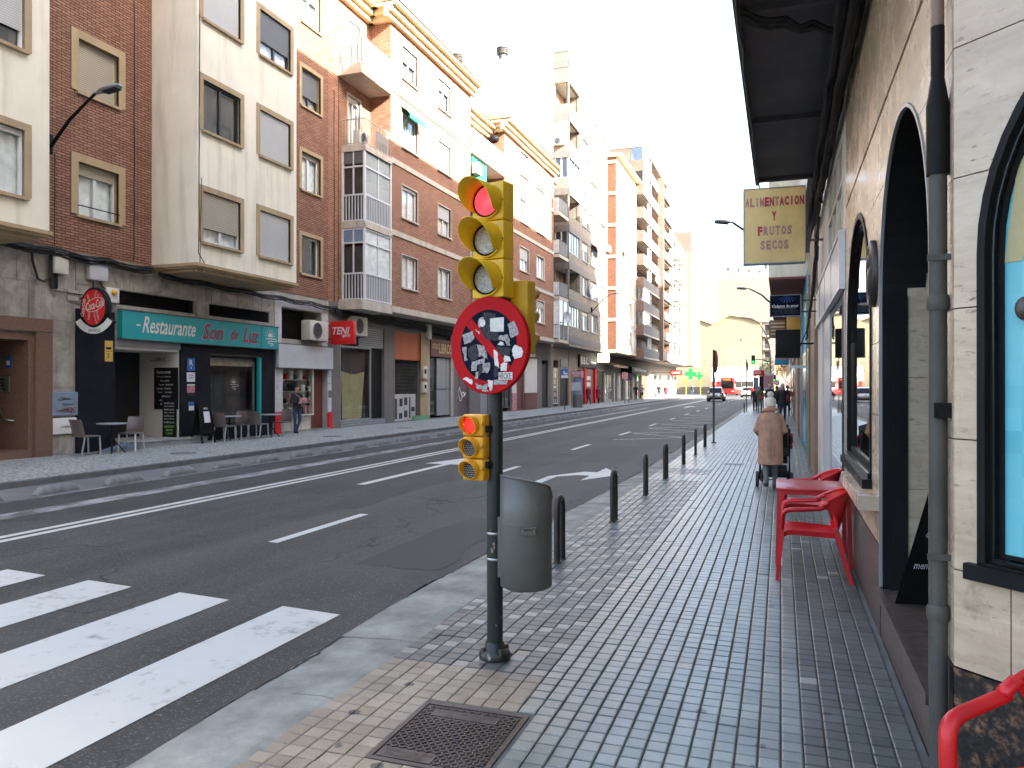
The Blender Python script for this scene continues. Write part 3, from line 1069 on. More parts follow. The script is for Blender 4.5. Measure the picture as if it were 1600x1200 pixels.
def slabs(parent, x, specs, mat, t=.022, name='stone_slab', j=.004):
    """separate cladding slabs on a +X facing wall: (y0, y1, z0, z1, ny, nz)"""
    rnd_ = random.Random(len(specs))
    for y0, y1, z0, z1, ny, nz in specs:
        for a in range(ny):
            for c in range(nz):
                b = MB()
                ya, yb = y0 + (y1 - y0) * a / ny, y0 + (y1 - y0) * (a + 1) / ny
                za, zb = z0 + (z1 - z0) * c / nz, z0 + (z1 - z0) * (c + 1) / nz
                b.box((x, ya + j, za + j), (x + t + rnd_.uniform(-.004, .004), yb - j, zb - j), mat)
                b.build(name, parent, world=True)


# ---------------------------------------------------------------- cream building with bays, restaurant below
L0 = thing('apartment_building', 'cream rendered building with bay windows and purple brick between, restaurant at street level', 'building', (XF, 13, FZ))
ops = []
wins = []
for k in range(5):
    z = 5.82 + 2.98 * k
    ops += [(14.05, 15.25, z, z + 1.28), (23.2, 24.4, z - .15, z + 1.2)]
    wins += [(14.65, z, 1.2, 1.28, 'r'), (23.8, z - .15, 1.2, 1.35, 's')]
b = MB()
facade(b, (XF, 0, 0), Y, X, 2, 24.93, 4.9, 20.5, ops, 'brickA', .2, 'tan')
b.build('brick_wall', L0, world=True)
for i, (y, z, w_, h_, kd) in enumerate(wins):
    k = i // 2
    if kd == 'r':
        window(L0, (XF, y, z), RL, w_, h_, [.22, .94, .5, 1, .3][k], 'alu', 'curt1', 'tan', ('tan', .2, .03), .17, 2, 'shutt', .07, rail=(k == 0))
    else:
        window(L0, (XF, y, z), RL, w_, h_, [0, .12, .7, .3, .9][k], ['alu', 'alu', 'dkframe', 'alu', 'alu'][k], ['roomshade', 'curt1', 'curt3', 'curt1', 'curt1'][k], 'tan', ('tan', .14, .03), .17, [1, 2, 2, 2, 2][k], 'shutd' if k == 2 else 'shut', .07)
# bays
for bi, (y0, y1, cols) in enumerate(((5.5, 12.04, (7.4, 10.72)), (16.36, 20.77, (17.33, 19.69)))):
    XB = -14.5
    b = MB()
    ops = [(c - .75, c + .75, 5.52 + 2.97 * k, 6.87 + 2.97 * k) for c in cols for k in range(5)]
    facade(b, (XB, 0, 0), Y, X, y0, y1, 4.93, 20.9, ops, 'cream', .17)
    b.poly([(XF, y0, 4.93), (-15.5, y0 - .02, 4.93), (-15.5, y0 - .02, 20.9), (XF, y0, 20.9)], 'cream')
    b.poly([(-15.5, y0 - .02, 4.93), (XB, y0, 4.93), (XB, y0, 20.9), (-15.5, y0 - .02, 20.9)], 'cream')
    b.poly([(XB, y1, 4.93), (XF, y1, 4.93), (XF, y1, 20.9), (XB, y1, 20.9)], 'cream')
    b.poly([(XF, y0, 20.9), (XB, y0, 20.9), (XB, y1, 20.9), (XF, y1, 20.9)], 'cream')
    b.build('bay', L0, world=True)
    b = MB()
    for q, z0, z1 in ((.05, 4.85, 4.93), (.0, 4.8, 4.85), (-.12, 4.72, 4.8)):
        b.box((XF + .02, y0 - q, z0), (XB + q, y1 + q, z1), 'tan')
    b.build('bay_moulding', L0, world=True)
    for ci, c in enumerate(cols):
        for k in range(5):
            st = [[(.1, 'alu', 'curt1', 'shut'), (.72, 'alu', 'roomshade', 'shut'), (1, 'alu', 'curt1', 'shut'), (.5, 'alu', 'curt1', 'shut'), (1, 'alu', 'curt1', 'shut')],
                  [(.72, 'alu', 'curt1', 'shutt'), (0, 'dkframe', 'roomshade', 'shut'), (.97, 'alu', 'curt1', 'shut'), (.4, 'alu', 'curt1', 'shut'), (1, 'alu', 'curt1', 'shut')],
                  [(.97, 'alu', 'curt1', 'shut'), (.98, 'alu', 'curt1', 'shut'), (.66, 'dkframe', 'curt1', 'shutd'), (.2, 'alu', 'curt1', 'shut'), (.6, 'alu', 'curt1', 'shut')]]
            s_ = st[0 if bi == 0 else 1 + ci][k]
            window(L0, (XB, c, 5.52 + 2.97 * k), RL, 1.5, 1.35, s_[0], s_[1], s_[2], 'tan', ('tan', .15, .025), .1, 2, s_[3], .09)
shell(L0, -27, XF, 2, 24.93, 0, 20.5, 'cream', faces='nsbt')
# ground floor wall with its openings
gops = [(10.6, 12.9, .0, 2.9), (15.12, 17.39, .0, 2.72), (18.6, 20.9, .49, 2.62), (15.1, 18.0, 3.77, 4.14), (18.6, 21.45, 3.77, 4.12), (22.1, 24.9, .12, 2.35), (22.1, 24.5, 3.3, 4.36)]
b = MB()
facade(b, (XF - .03, 0, 0), Y, X, 2, 24.93, 0, 4.9, gops, 'concrete', .25, 'concrete')
b.build('ground_floor_wall', L0, world=True)
slabs(L0, XF - .03, [(11.0, 13.97, 3.22, 4.05, 5, 1), (11.0, 13.97, 4.05, 4.9, 6, 1), (13.36, 13.97, .06, 3.22, 1, 4), (14.0, 21.6, 4.16, 4.9, 13, 1), (18.02, 18.58, 3.7, 4.14, 1, 1), (14.0, 15.08, 3.66, 4.14, 2, 1), (2, 10.9, 3.22, 4.9, 14, 2), (2, 10.5, .06, 3.22, 14, 3)], 'marble')
# doorway in brown granite
b = MB()
b.box((XF - .02, 10.5, 2.92), (XF + .06, 13.34, 3.22), 'granite2')
b.box((XF - .02, 12.92, FZ), (XF + .05, 13.34, 2.918), 'granite2')
b.box((XF - .6, 12.78, FZ), (XF - .021, 13.0, 2.9), 'granite2')
b.box((XF - 1.7, 12.781, FZ), (XF - .601, 12.98, 2.9), 'granite2')
b.box((XF - 1.7, 10.4, FZ), (XF - .03, 12.775, .24), 'granite2')
b.box((XF - 1.7, 10.5, 2.72), (XF - .03, 12.775, 2.9), 'granite2')
b.build('doorway', L0, world=True)
b = MB()
b.box((XF - 1.72, 10.4, .24), (XF - 1.6, 12.77, 2.72), 'darkint')
b.box((XF - 1.6, 11.5, .26), (XF - 1.56, 12.6, 2.6), 'dkframe')
b.build('door', L0, world=True)
t = thing('intercom', 'silver intercom panel on the brown granite doorway wall', 'intercom', (XF - .72, 12.78, 1.55))
b = MB()
b.box((-.13, -.03, 0), (-.01, 0, .36), 'steel')
b.box((.01, -.035, 0), (.13, 0, .36), 'steel')
for q in range(4):
    b.box((-.11, -.034, .05 + .07 * q), (-.03, -.029, .09 + .07 * q), 'black')
b.build('panel', t)
t = thing('door_plaque', 'small dark blue plaque above the intercom in the granite doorway', 'plaque', (XF - .62, 12.78, 2.1))
b = MB()
b.box((-.09, -.02, 0), (.09, 0, .26), 'blue')
b.box((-.05, -.024, .06), (.05, -.019, .16), 'sticker')
b.build('plate', t)
t = thing('handrail', 'short bent steel handrail on the doorway side wall', 'handrail', (XF - .62, 12.78, .9))
b = MB()
b.tube([(-.2, 0, .2), (-.2, -.07, .2), (-.02, -.08, .02), (.16, -.07, 0), (.16, 0, 0)], .018, 'steel', 8)
b.build('rail', t)
# restaurant front
def front_board(y0, y1, z0, z1, x0, x1, mat, name, parent=L0):
    b = MB()
    b.box((x0, y0, z0), (x1, y1, z1), mat)
    return b.build(name, parent, world=True)


front_board(14.0, 15.12, FZ, 3.55, XF - .02, XF + .03, 'navy', 'black_pillar')
front_board(17.4, 18.58, FZ, 2.88, XF - .02, XF + .035, 'navy', 'black_pillar')
front_board(20.92, 21.66, FZ, 2.88, XF - .02, XF + .04, 'navy', 'black_pillar')
front_board(18.58, 20.92, FZ, .47, XF - .02, XF + .03, 'navy', 'stall_riser')
front_board(15.12, 17.4, 2.7, 2.88, XF - .02, XF + .02, 'grey_alu', 'shutter_box')
front_board(18.58, 20.92, 2.64, 2.88, XF - .02, XF + .03, 'navy', 'window_head')
b = MB()
b.box((XF - 1.5, 14.9, FZ), (XF - 1.42, 17.5, 2.8), 'darkint')
b.box((XF - 1.42, 15.2, .24), (XF - 1.38, 15.28, 2.4), 'black')
b.box((XF - 1.42, 16.25, .24), (XF - 1.38, 16.33, 2.4), 'black')
b.box((XF - 1.42, 15.28, 1.5), (XF - 1.39, 16.25, 1.54), 'steel')
b.box((XF - 1.42, 15.28, 2.1), (XF - 1.385, 16.25, 2.4), 'black')
b.box((XF - 1.41, 15.3, .3), (XF - 1.40, 16.24, 2.08), 'shopglass')
b.build('door', L0, world=True)
b = MB()
b.box((XF - 1.42, 17.36, .22), (XF - .03, 17.5, 2.7), 'whitew')
b.box((XF - 1.4, 15.0, 2.63), (XF - .03, 17.355, 2.7), 'whitew')
b.build('entrance_wall', L0, world=True)
b = MB()
b.box((XF - 1.4, 15.5, FZ), (XF + .42, 18.02, .21), 'grey_alu')
b.box((XF - 1.4, 15.45, .21), (XF + .45, 18.04, .24), 'kerb')
b.build('entrance_step', L0, world=True)
b = MB()
b.poly([(XF + .43, 14.6, FZ + .004), (XF + .43, 15.45, .225), (XF + .02, 15.45, .225), (XF + .02, 14.6, FZ + .004)], 'meter')
b.poly([(XF + .43, 14.6, FZ), (XF + .43, 15.45, FZ), (XF + .43, 15.45, .225)], 'meter')
b.build('entrance_ramp', L0, world=True)
t = thing('wall_lamp', 'flat grey lamp on the white wall inside the restaurant entrance', 'lamp', (XF - .62, 17.36, 2.38))
b = MB()
b.box((-.3, -.12, 0), (.3, 0, .04), 'grey_alu')
b.box((-.1, -.1, .04), (.1, 0, .1), 'grey_alu')
b.build('lamp_body', t)
b = MB()                                             # louvres
for y0, y1, z0, z1 in ((15.1, 18.0, 3.77, 4.14), (18.6, 21.45, 3.77, 4.12)):
    b.box((XF - .28, y0, z0), (XF - .24, y1, z1), 'darkint')
    n = 7
    for i in range(n):
        z = z0 + (z1 - z0) * (i + .5) / n
        b.beam((XF - .1, y0, z), (XF - .1, y1, z), .06, .012, 'black', up=(1, 0, 1))
b.build('louvre', L0, world=True, kind='stuff')
t = thing('restaurant_sign', 'teal restaurant fascia board with white and crimson lettering and a sun drawing', 'sign', (XF + .03, 18.4, 2.9))
b = MB()
b.box((0, -3.2, .0), (.16, 3.22, .72), 'teal')
b.box((.005, -3.22, .72), (.175, 3.24, .745), 'galv')
b.box((.005, -3.22, -.025), (.175, 3.24, 0), 'galv')
b.box((.1595, 2.35, .0), (.163, 2.36, .72), 'galv')
b.build('board', t)
b = MB()
b.text('-', (.162, -2.68, .37), Y, Z, .14, .035, 'sticker')
b.text('Restaurante', (.162, -1.58, .4), Y, Z, 1.95, .44, 'sticker', .35)
b.text('Son', (.164, .1, .37), Y, Z, .92, .5, 'sticker', .35)
b.text('de', (.164, 1.03, .36), Y, Z, .36, .36, 'sticker', .35)
b.text('Luz', (.164, 1.83, .37), Y, Z, .78, .5, 'sticker', .35)
b.text('Son', (.17, .1, .37), Y, Z, .9, .48, 'redtxt', .35)
b.text('de', (.17, 1.03, .36), Y, Z, .34, .34, 'redtxt', .35)
b.text('Luz', (.17, 1.83, .37), Y, Z, .76, .48, 'redtxt', .35)
b.build('lettering', t)


def sun_logo(b, c, s_, mat, ux=Y, uy=Z):
    c = V(c)
    nz = V(ux).cross(V(uy))
    P_ = lambda x, y: c + V(ux) * (x * s_) + V(uy) * (y * s_) + nz * .004
    arc = [P_(.17 * cos(pi * i / 10), .17 * sin(pi * i / 10) + .02) for i in range(11)]
    b.poly(arc, mat)
    for i in range(9):
        a = pi * (.06 + .88 * i / 8)
        d = V((cos(a), sin(a)))
        q = V((-d.y, d.x)) * .012
        r0, r1 = .21, .36 + .04 * (i % 2)
        b.poly([P_(d.x * r0 - q.x, d.y * r0 + .02 - q.y), P_(d.x * r1 - q.x * .4, d.y * r1 + .02 - q.y * .4), P_(d.x * r1 + q.x * .4, d.y * r1 + .02 + q.y * .4), P_(d.x * r0 + q.x, d.y * r0 + .02 + q.y)], mat)
    ln = [(-.3, -.05), (.36, -.05), (.42, -.1), (.36, -.15), (-.1, -.15), (-.16, -.2), (-.1, -.25), (.16, -.25), (.2, -.29), (.12, -.33), (0, -.34)]
    for p0, p1 in zip(ln[:-1], ln[1:]):
        d = (V(p1) - V(p0)).normalized()
        q = V((-d.y, d.x)) * .02
        b.poly([P_(p0[0] - q.x, p0[1] - q.y), P_(p1[0] - q.x, p1[1] - q.y), P_(p1[0] + q.x, p1[1] + q.y), P_(p0[0] + q.x, p0[1] + q.y)], mat)


b = MB()
sun_logo(b, (.163, 2.8, .36), .78, 'sticker')
b.build('sun_emblem', t)
# round drinks sign on the pillar corner
t = thing('round_sign', 'round red drinks sign with white script over a white scroll, by the teal board', 'sign', (-15.4, 14.03, 3.55), radians(5))
b = MB()
b.lathe([(.40, -.09), (.43, -.07), (.43, .07), (.40, .09), (.37, .085)], (0, 0, 0), 'black', 32, 'y', sx=.9, sy=1.12, caps=False)
b.lathe([(.40, .086), (1e-5, .088)], (0, 0, 0), 'redsign', 32, 'y', sx=.9, sy=1.12, caps=False)
b.lathe([(.40, -.086), (1e-5, -.088)], (0, 0, 0), 'redsign', 32, 'y', sx=.9, sy=1.12, caps=False)
b.build('disc', t)
b = MB()
for x0, x1, w_ in ((-.2, -.06, .05), (.0, .06, .03), (.1, .22, .04)):
    pts = [(x0 * .7 + (x1 - x0) * .2 * i / 8 + .08 * (i / 8 - .5) ** 2 * 4 * (1 if x0 < 0 else -1) * -1, .4 - .8 * i / 8) for i in range(9)]
    for p0, p1 in zip(pts[:-1], pts[1:]):
        if hypot(p0[0] / .35, p0[1] / .43) < 1 and hypot(p1[0] / .35, p1[1] / .43) < 1:
            b.poly([(p0[0], -.0895, p0[1]), (p1[0], -.0895, p1[1]), (p1[0] + w_, -.0895, p1[1]), (p0[0] + w_, -.0895, p0[1])], 'stickerg')
oval = [(.27 * cos(2 * pi * i / 28) + .05, .16 * sin(2 * pi * i / 28) + .05) for i in range(28)]
b.poly([(x, -.0915, z + x * .25) for x, z in oval], 'sticker')
b.poly([(.05 + (x - .05) * .94, -.093, .05 + (z - .05) * .92 + x * .25) for x, z in oval], 'redsign')
u_ = V((1, 0, .25)).normalized()
b.text('Coca-Cola', (.05, -.094, .065), u_, V((-.25, 0, 1)).normalized(), .5, .2, 'sticker', .4, .003)
b.text('Coca-Cola', (-.28, -.094, .0), V((.12, 0, 1)).normalized(), V((-1, 0, .12)).normalized(), .42, .1, 'sticker', .4, .003)
b.build('lettering', t)
b = MB()
arc = lambda r_, k: [(r_ * cos(a) * 1.0, r_ * sin(a) * .98 - .02) for a in [radians(-148 + 116 * i / 14) for i in range(15)]][::k]
b.ext(arc(.62, 1) + arc(.45, -1), (0, .06, 0), X, Z, .13, 'whitepl', 'black')
b.build('scroll', t)
b = MB()
b.text('SON DE LUZ', (.02, -.071, -.545), X, Z, .34, .075, 'black', lift=.002)
b.build('scroll_lettering', t)
b = MB()
b.beam((-.3, 0, .25), (-.6, .2, .25), .05, .05, 'black')
b.beam((-.3, 0, -.2), (-.6, .2, -.2), .05, .05, 'black')
b.build('bracket', t)
# boxes and labels on the front
t = thing('junction_box', 'grey plastic junction box above the round red sign', 'electrical box', (XF, 14.55, 4.28))
b = MB()
b.bbox((0, -.27, 0), (.14, .27, .5), 'panelw', .02)
b.build('box', t)
b = MB()
b.tube([(.05, -.1, 0), (.05, -.1, -.15), (.05, -.06, -.3)], .02, 'cable', 6)
b.tube([(.05, .1, 0), (.06, .14, -.12), (.05, .26, -.16)], .02, 'cable', 6)
b.build('wire', t)
t = thing('alarm_box', 'small cream alarm box with an orange beacon by the vent', 'alarm box', (XF, 15.0, 3.78))
b = MB()
b.bbox((0, -.2, 0), (.1, .2, .38), 'sticker', .02)
b.build('box', t)
b = MB()
b.sphere((.12, .02, .26), (.06, .09, .07), 'amber', 10, 6)
b.build('beacon', t)
t = thing('utility_cabinet', 'blue grey meter cabinet door covered in graffiti beside the doorway', 'cabinet', (XF, 13.67, .98))
b = MB()
b.bbox((-.02, -.34, 0), (.06, .34, .56), 'meter', .01)
b.box((.06, -.3, .03), (.064, .3, .53), 'meter')
b.build('door', t)
b = MB()


def scribble(b, c, w_, h_, mat, seed, ux=Y, uy=Z, n=26, r_=.008, lift=.007):
    rn = random.Random(seed)
    c, ux, uy = V(c), V(ux), V(uy)
    nz = ux.cross(uy).normalized()
    ph = [rn.uniform(0, 6) for _ in range(4)]
    pts = []
    for i in range(n):
        t_ = i / (n - 1)
        x = (t_ - .5) * .84 + .13 * sin(9 * t_ * pi + ph[0])
        y = .42 * sin(7 * t_ * pi + ph[1]) * (.6 + .4 * sin(3 * t_ + ph[2]))
        pts.append(c + ux * x * w_ + uy * y * h_ + nz * lift)
    b.tube(pts, r_, mat, 4, flat=.25)


scribble(b, (.066, -.03, .4), .4, .14, 'gtag_k', 3)
scribble(b, (.066, .05, .27), .35, .06, 'gtag_k', 8, r_=.004)
scribble(b, (.066, .02, .14), .52, .17, 'gtag_r', 5, r_=.012)
b.build('graffiti', t)
t = thing('utility_cabinet', 'off white metal hatch with black scrawl below the blue grey cabinet', 'cabinet', (XF, 13.67, .55))
b = MB()
b.bbox((-.02, -.32, 0), (.045, .32, .38), 'sticker', .01)
b.build('door', t)
b = MB()
scribble(b, (.048, .04, .18), .34, .12, 'gtag_k', 12, r_=.005)
b.build('graffiti', t)
t = thing('warning_label', 'yellow and black notice stuck on the black pillar under the round sign', 'notice', (XF + .03, 14.93, 2.3))
b = MB()
b.box((0, -.12, 0), (.01, .12, .52), 'yellp')
b.box((.01, -.09, .3), (.0115, .07, .36), 'black')
b.text('5', (.011, -.03, .14), Y, Z, .08, .13, 'black', .2)
b.box((.01, -.1, .25), (.0115, .1, .262), 'black')
b.build('plate', t)
t = thing('restaurant_plaque', 'blue plaque with a white letter R on the black restaurant pillar', 'plaque', (XF + .035, 17.78, 2.12))
b = MB()
b.box((0, -.15, 0), (.012, .15, .36), 'blue')
b.text('R', (.0125, 0, .23), Y, Z, .13, .16, 'sticker', lift=.002)
b.text('1', (.0125, 0, .08), Y, Z, .03, .06, 'sticker', lift=.002)
b.build('plate', t)
t = thing('notice', 'white square notice under the blue letter plaque', 'notice', (XF + .035, 17.78, 1.8))
b = MB()
b.box((0, -.16, 0), (.008, .16, .27), 'paper')
b.text('ZONA', (.0085, 0, .19), Y, Z, .16, .05, 'black', lift=.002)
b.text('WIFI', (.0085, 0, .11), Y, Z, .13, .05, 'black', lift=.002)
b.build('plate', t)
t = thing('notice', 'dark red patterned sticker below the white square notice', 'notice', (XF + .035, 17.78, 1.42))
b = MB()
b.box((0, -.13, .0), (.006, .13, .05), 'stickerd')
b.box((0, -.15, .07), (.006, .15, .26), 'poster')
b.box((0, -.15, .27), (.006, .15, .31), 'paper')
b.build('plate', t)
t = thing('notice', 'small pale blue leaflet lowest on the black restaurant pillar', 'notice', (XF + .035, 17.8, .98))
b = MB()
b.box((0, -.1, 0), (.008, .1, .25), 'paper')
b.box((.008, -.1, .13), (.0095, .1, .25), 'blue')
b.build('plate', t)
t = thing('menu_board', 'black chalkboard menu hung on the white entrance wall', 'menu board', (XF - .42, 17.36, 1.02))
b = MB()
b.box((-.44, -.03, 0), (.4, 0, 1.18), 'black')
b.build('board', t)
b = MB()
b.text('Restaurante', (-.1, -.031, 1.06), X, Z, .5, .1, 'chalk', .3)
for i, s_ in enumerate(('Carnes y Asados', 'Menu del Dia', 'Raciones  Variado Grill', 'Ensaladas  Sandwich', 'Tapas    Cocktails', 'Menu', 'Arroces', 'Menu Noche')):
    b.text(s_, (-.05 + .04 * (i % 3 - 1), -.031, .92 - .11 * i), X, Z, .5 if len(s_) > 14 else .32, .05, 'chalk', .3)
b.build('writing', t)
t = thing('menu_board', 'tall narrow chalkboard with green writing standing in the entrance corner', 'menu board', (XF - .26, 17.3, .24))
b = MB()
b.box((-.24, -.03, 0), (.22, .01, 1.05), 'black')
b.build('board', t)
b = MB()
for i in range(7):
    b.text('Tapas y raciones' if i % 2 else 'Bocadillos caseros', (0, -.031, .96 - .09 * i), X, Z, .36, .05, 'chalk', .3)
b.text('ALMUERZOS', (0, -.031, .3), X, Z, .36, .06, 'greenchalk')
b.text('CENAS', (0, -.031, .2), X, Z, .26, .06, 'greenchalk')
b.text('7,90€', (0, -.031, .1), X, Z, .24, .06, 'greenchalk')
b.build('writing', t)
# restaurant window
o = window(L0, (XF, 19.75, .49), RL, 2.26, 2.1, 0, 'black', 'roomshade', None, None, .1, 1, glass='shopglass', cd=.4)
b = MB()
b.box((XF - .24, 18.64, 2.3), (XF - .22, 20.86, 2.6), 'curt3')
b.build('blind', L0, world=True)
front_board(20.84, 20.94, .49, 2.6, XF - .06, XF + .045, 'teal', 'teal_strip')
b = MB()
sun_logo(b, (XF - .085, 19.75, 1.75), .55, 'stickerg')
b.text('Son de Luz', (XF - .085, 19.75, 1.42), Y, Z, .62, .12, 'stickerd', .3)
b.build('window_emblem', L0, world=True)

# small shop next to it
t = thing('shop_sign', 'blank pale grey sign board over the small shop', 'sign', (XF + .03, 23.4, 2.3))
b = MB()
b.box((0, -1.66, 0), (.1, 1.66, .8), 'panelw')
b.box((-.005, -1.69, -.03), (.095, 1.69, 0), 'dkframe')
b.box((-.005, -1.69, .8), (.095, 1.69, .83), 'dkframe')
b.build('board', t)
slabs(L0, XF - .03, [(21.7, 22.08, .8, 2.3, 1, 7), (21.7, 22.08, 3.14, 4.4, 1, 5), (21.7, 24.6, 4.38, 4.62, 10, 1), (24.52, 24.9, 3.14, 4.38, 2, 4), (24.92, 25.15, .7, 2.3, 1, 6)], 'whitetile', .03, 'wall_tile')
b = MB()
b.box((XF - .02, 21.7, FZ), (XF + .03, 22.08, .78), 'redsign')
b.box((XF - .02, 24.9, FZ), (XF + .03, 25.18, .68), 'redsign')
b.box((XF - .3, 24.05, .1), (XF - .24, 24.9, 2.35), 'maroon')
b.box((XF - .24, 24.0, .12), (XF - .18, 24.06, 2.32), 'grey_alu')
b.box((XF - .25, 22.1, FZ), (XF + .1, 24.92, .12), 'kerb')
b.box((XF - .9, 22.1, 3.3), (XF - .8, 24.5, 4.36), 'darkint')
b.build('shopfront', L0, world=True)
o = window(L0, (XF, 23.05, .62), RL, 1.9, 1.72, 0, 'beigebox', 'curt3', None, None, .04, 1, glass='shopglass', cd=.3)
b = MB()
b.box((XF - .22, 22.1, .12), (XF - .15, 24.02, .6), 'beigebox')
b.build('stall_riser', L0, world=True)
rnd = random.Random(5)
t = thing('shop_display', 'crowded display of bags and toys behind the small shop window', 'display', (XF - .14, 23.05, .66))
for k, (z0, n) in enumerate(((0, 8), (.42, 8), (.84, 9), (1.24, 7))):
    b = MB()
    b.box((-.02, -.92, z0 - .015), (.04, .92, z0), 'whitepl')
    b.build('shelf', t)
    for i in range(n):
        b = MB()
        y = -.82 + 1.64 * i / (n - 1) + rnd.uniform(-.04, .04)
        m_ = rnd.choice(['black', 'stickerd', 'poster', 'beigebox', 'greenp', 'paper', 'maroon', 'black', 'signred'])
        hh = rnd.uniform(.14, .34)
        if i % 2:
            b.lathe([(.05, 0), (.08, hh * .3), (.06, hh * .8), (.02, hh)], (.01, y, z0), m_, 10)
        else:
            b.bbox((-.02, y - .08, z0), (.06, y + .08, z0 + hh), m_, .015)
        b.build('article', t)

# ---------------------------------------------------------------- two matching red brick buildings
SL = (4.88, 7.9, 10.85, 13.82)


def roof_tiles(root, x_edge, x_top, y0, y1, z_edge, z_top, name='roof'):
    b = MB()
    b.poly([(x_edge, y0, z_edge), (x_edge, y1, z_edge), (x_top, y1, z_top), (x_top, y0, z_top)], 'terracotta')
    b.poly([(x_edge, y0, z_edge), (x_top, y0, z_top), (x_top, y0, z_edge)], 'terracotta')
    b.poly([(x_edge, y1, z_edge), (x_top, y1, z_edge), (x_top, y1, z_top)], 'terracotta')
    o = b.build(name, root, world=True)
    b = MB()
    n = int((y1 - y0) / .24)
    for i in range(n):
        y = y0 + (y1 - y0) * (i + .5) / n
        d = V((x_top - x_edge, 0, z_top - z_edge))
        K = 3
        for k in range(K):
            a = V((x_edge - .0, y, z_edge + .02)) + d * (k / K)
            c = V((x_edge, y, z_edge + .05)) + d * ((k + 1) / K)
            b.tube([a, c], [.1, .085], 'terracotta', 6, caps=(k == 0))
    b.build('roof_tile_rows', o, kind='stuff')


def cornice(root, pts, z0, outs, name='cornice'):
    """stepped cornice along a polyline of wall corners, stepping outwards to the street (right of travel)"""
    b = MB()
    for (za, zb, out) in outs:
        for a, c in zip(pts[:-1], pts[1:]):
            a, c = V((*a, 0)), V((*c, 0))
            d = (c - a).normalized()
            nn = V((d.y, -d.x, 0))
            q = [a - d * 0, c + d * 0, c + nn * out + d * (0), a + nn * out]
            b.add([p_ + Z * (z0 + za) for p_ in q] + [p_ + Z * (z0 + zb) for p_ in q], [(0, 1, 2, 3), (4, 7, 6, 5), (0, 4, 5, 1), (1, 5, 6, 2), (2, 6, 7, 3), (3, 7, 4, 0)], 'eave')
    return b.build(name, root, world=True)


XB1 = -15.05
L1 = thing('apartment_building', 'red brick building with pale floor bands and glazed balconies at its near end', 'building', (XF, 30, FZ))
b = MB()
dop = [(26.3, 27.2, SL[k] + .12, SL[k] + 2.25) for k in range(2, 4)]
facade(b, (XF, 0, 0), Y, X, 24.93, 28.05, 4.88, 16.6, dop, 'brickB', .2)
b.poly([(XF, 28.05, 4.88), (XB1, 28.05, 4.88), (XB1, 28.05, 16.6), (XF, 28.05, 16.6)], 'brickB')
wops = [(c - .72, c + .72, z, z + 1.36) for c in (29.75, 33.35) for z in (5.84, 8.78, 11.76, 14.68)]
facade(b, (XB1, 0, 0), Y, X, 28.05, 36.6, 4.88, 16.6, wops, 'brickB', .2)
b.poly([(XB1, 36.6, 4.88), (XF - .5, 36.6, 4.88), (XF - .5, 36.6, 16.6), (XB1, 36.6, 16.6)], 'brickB')
b.build('brick_wall', L1, world=True)
shut1 = {(0, 0): (0, 'curt1'), (0, 1): (.05, 'curt1'), (1, 0): (.1, 'curt1'), (1, 1): (.45, 'curt1'), (2, 0): (0, 'curt1'), (2, 1): (1, 'curt1'), (3, 0): (.45, 'roomshade'), (3, 1): (.35, 'roomshade')}
for k, z in enumerate((5.84, 8.78, 11.76, 14.68)):
    for i, c in enumerate((29.75, 33.35)):
        s_ = shut1[(k, i)]
        window(L1, (XB1, c, z), RL, 1.44, 1.36, s_[0], 'alu', s_[1], 'band', ('band', .05, .02), .12, 2)
b = MB()
for k in (1, 2, 3):
    b.box((XB1 - .05, 28.02, SL[k] - .02), (XB1 + .05, 36.62, SL[k] + .2), 'band')
b.box((XB1 - .9, 28.02, 4.7), (XB1 + .06, 36.62, 4.95), 'band')
b.build('floor_band', L1, world=True)
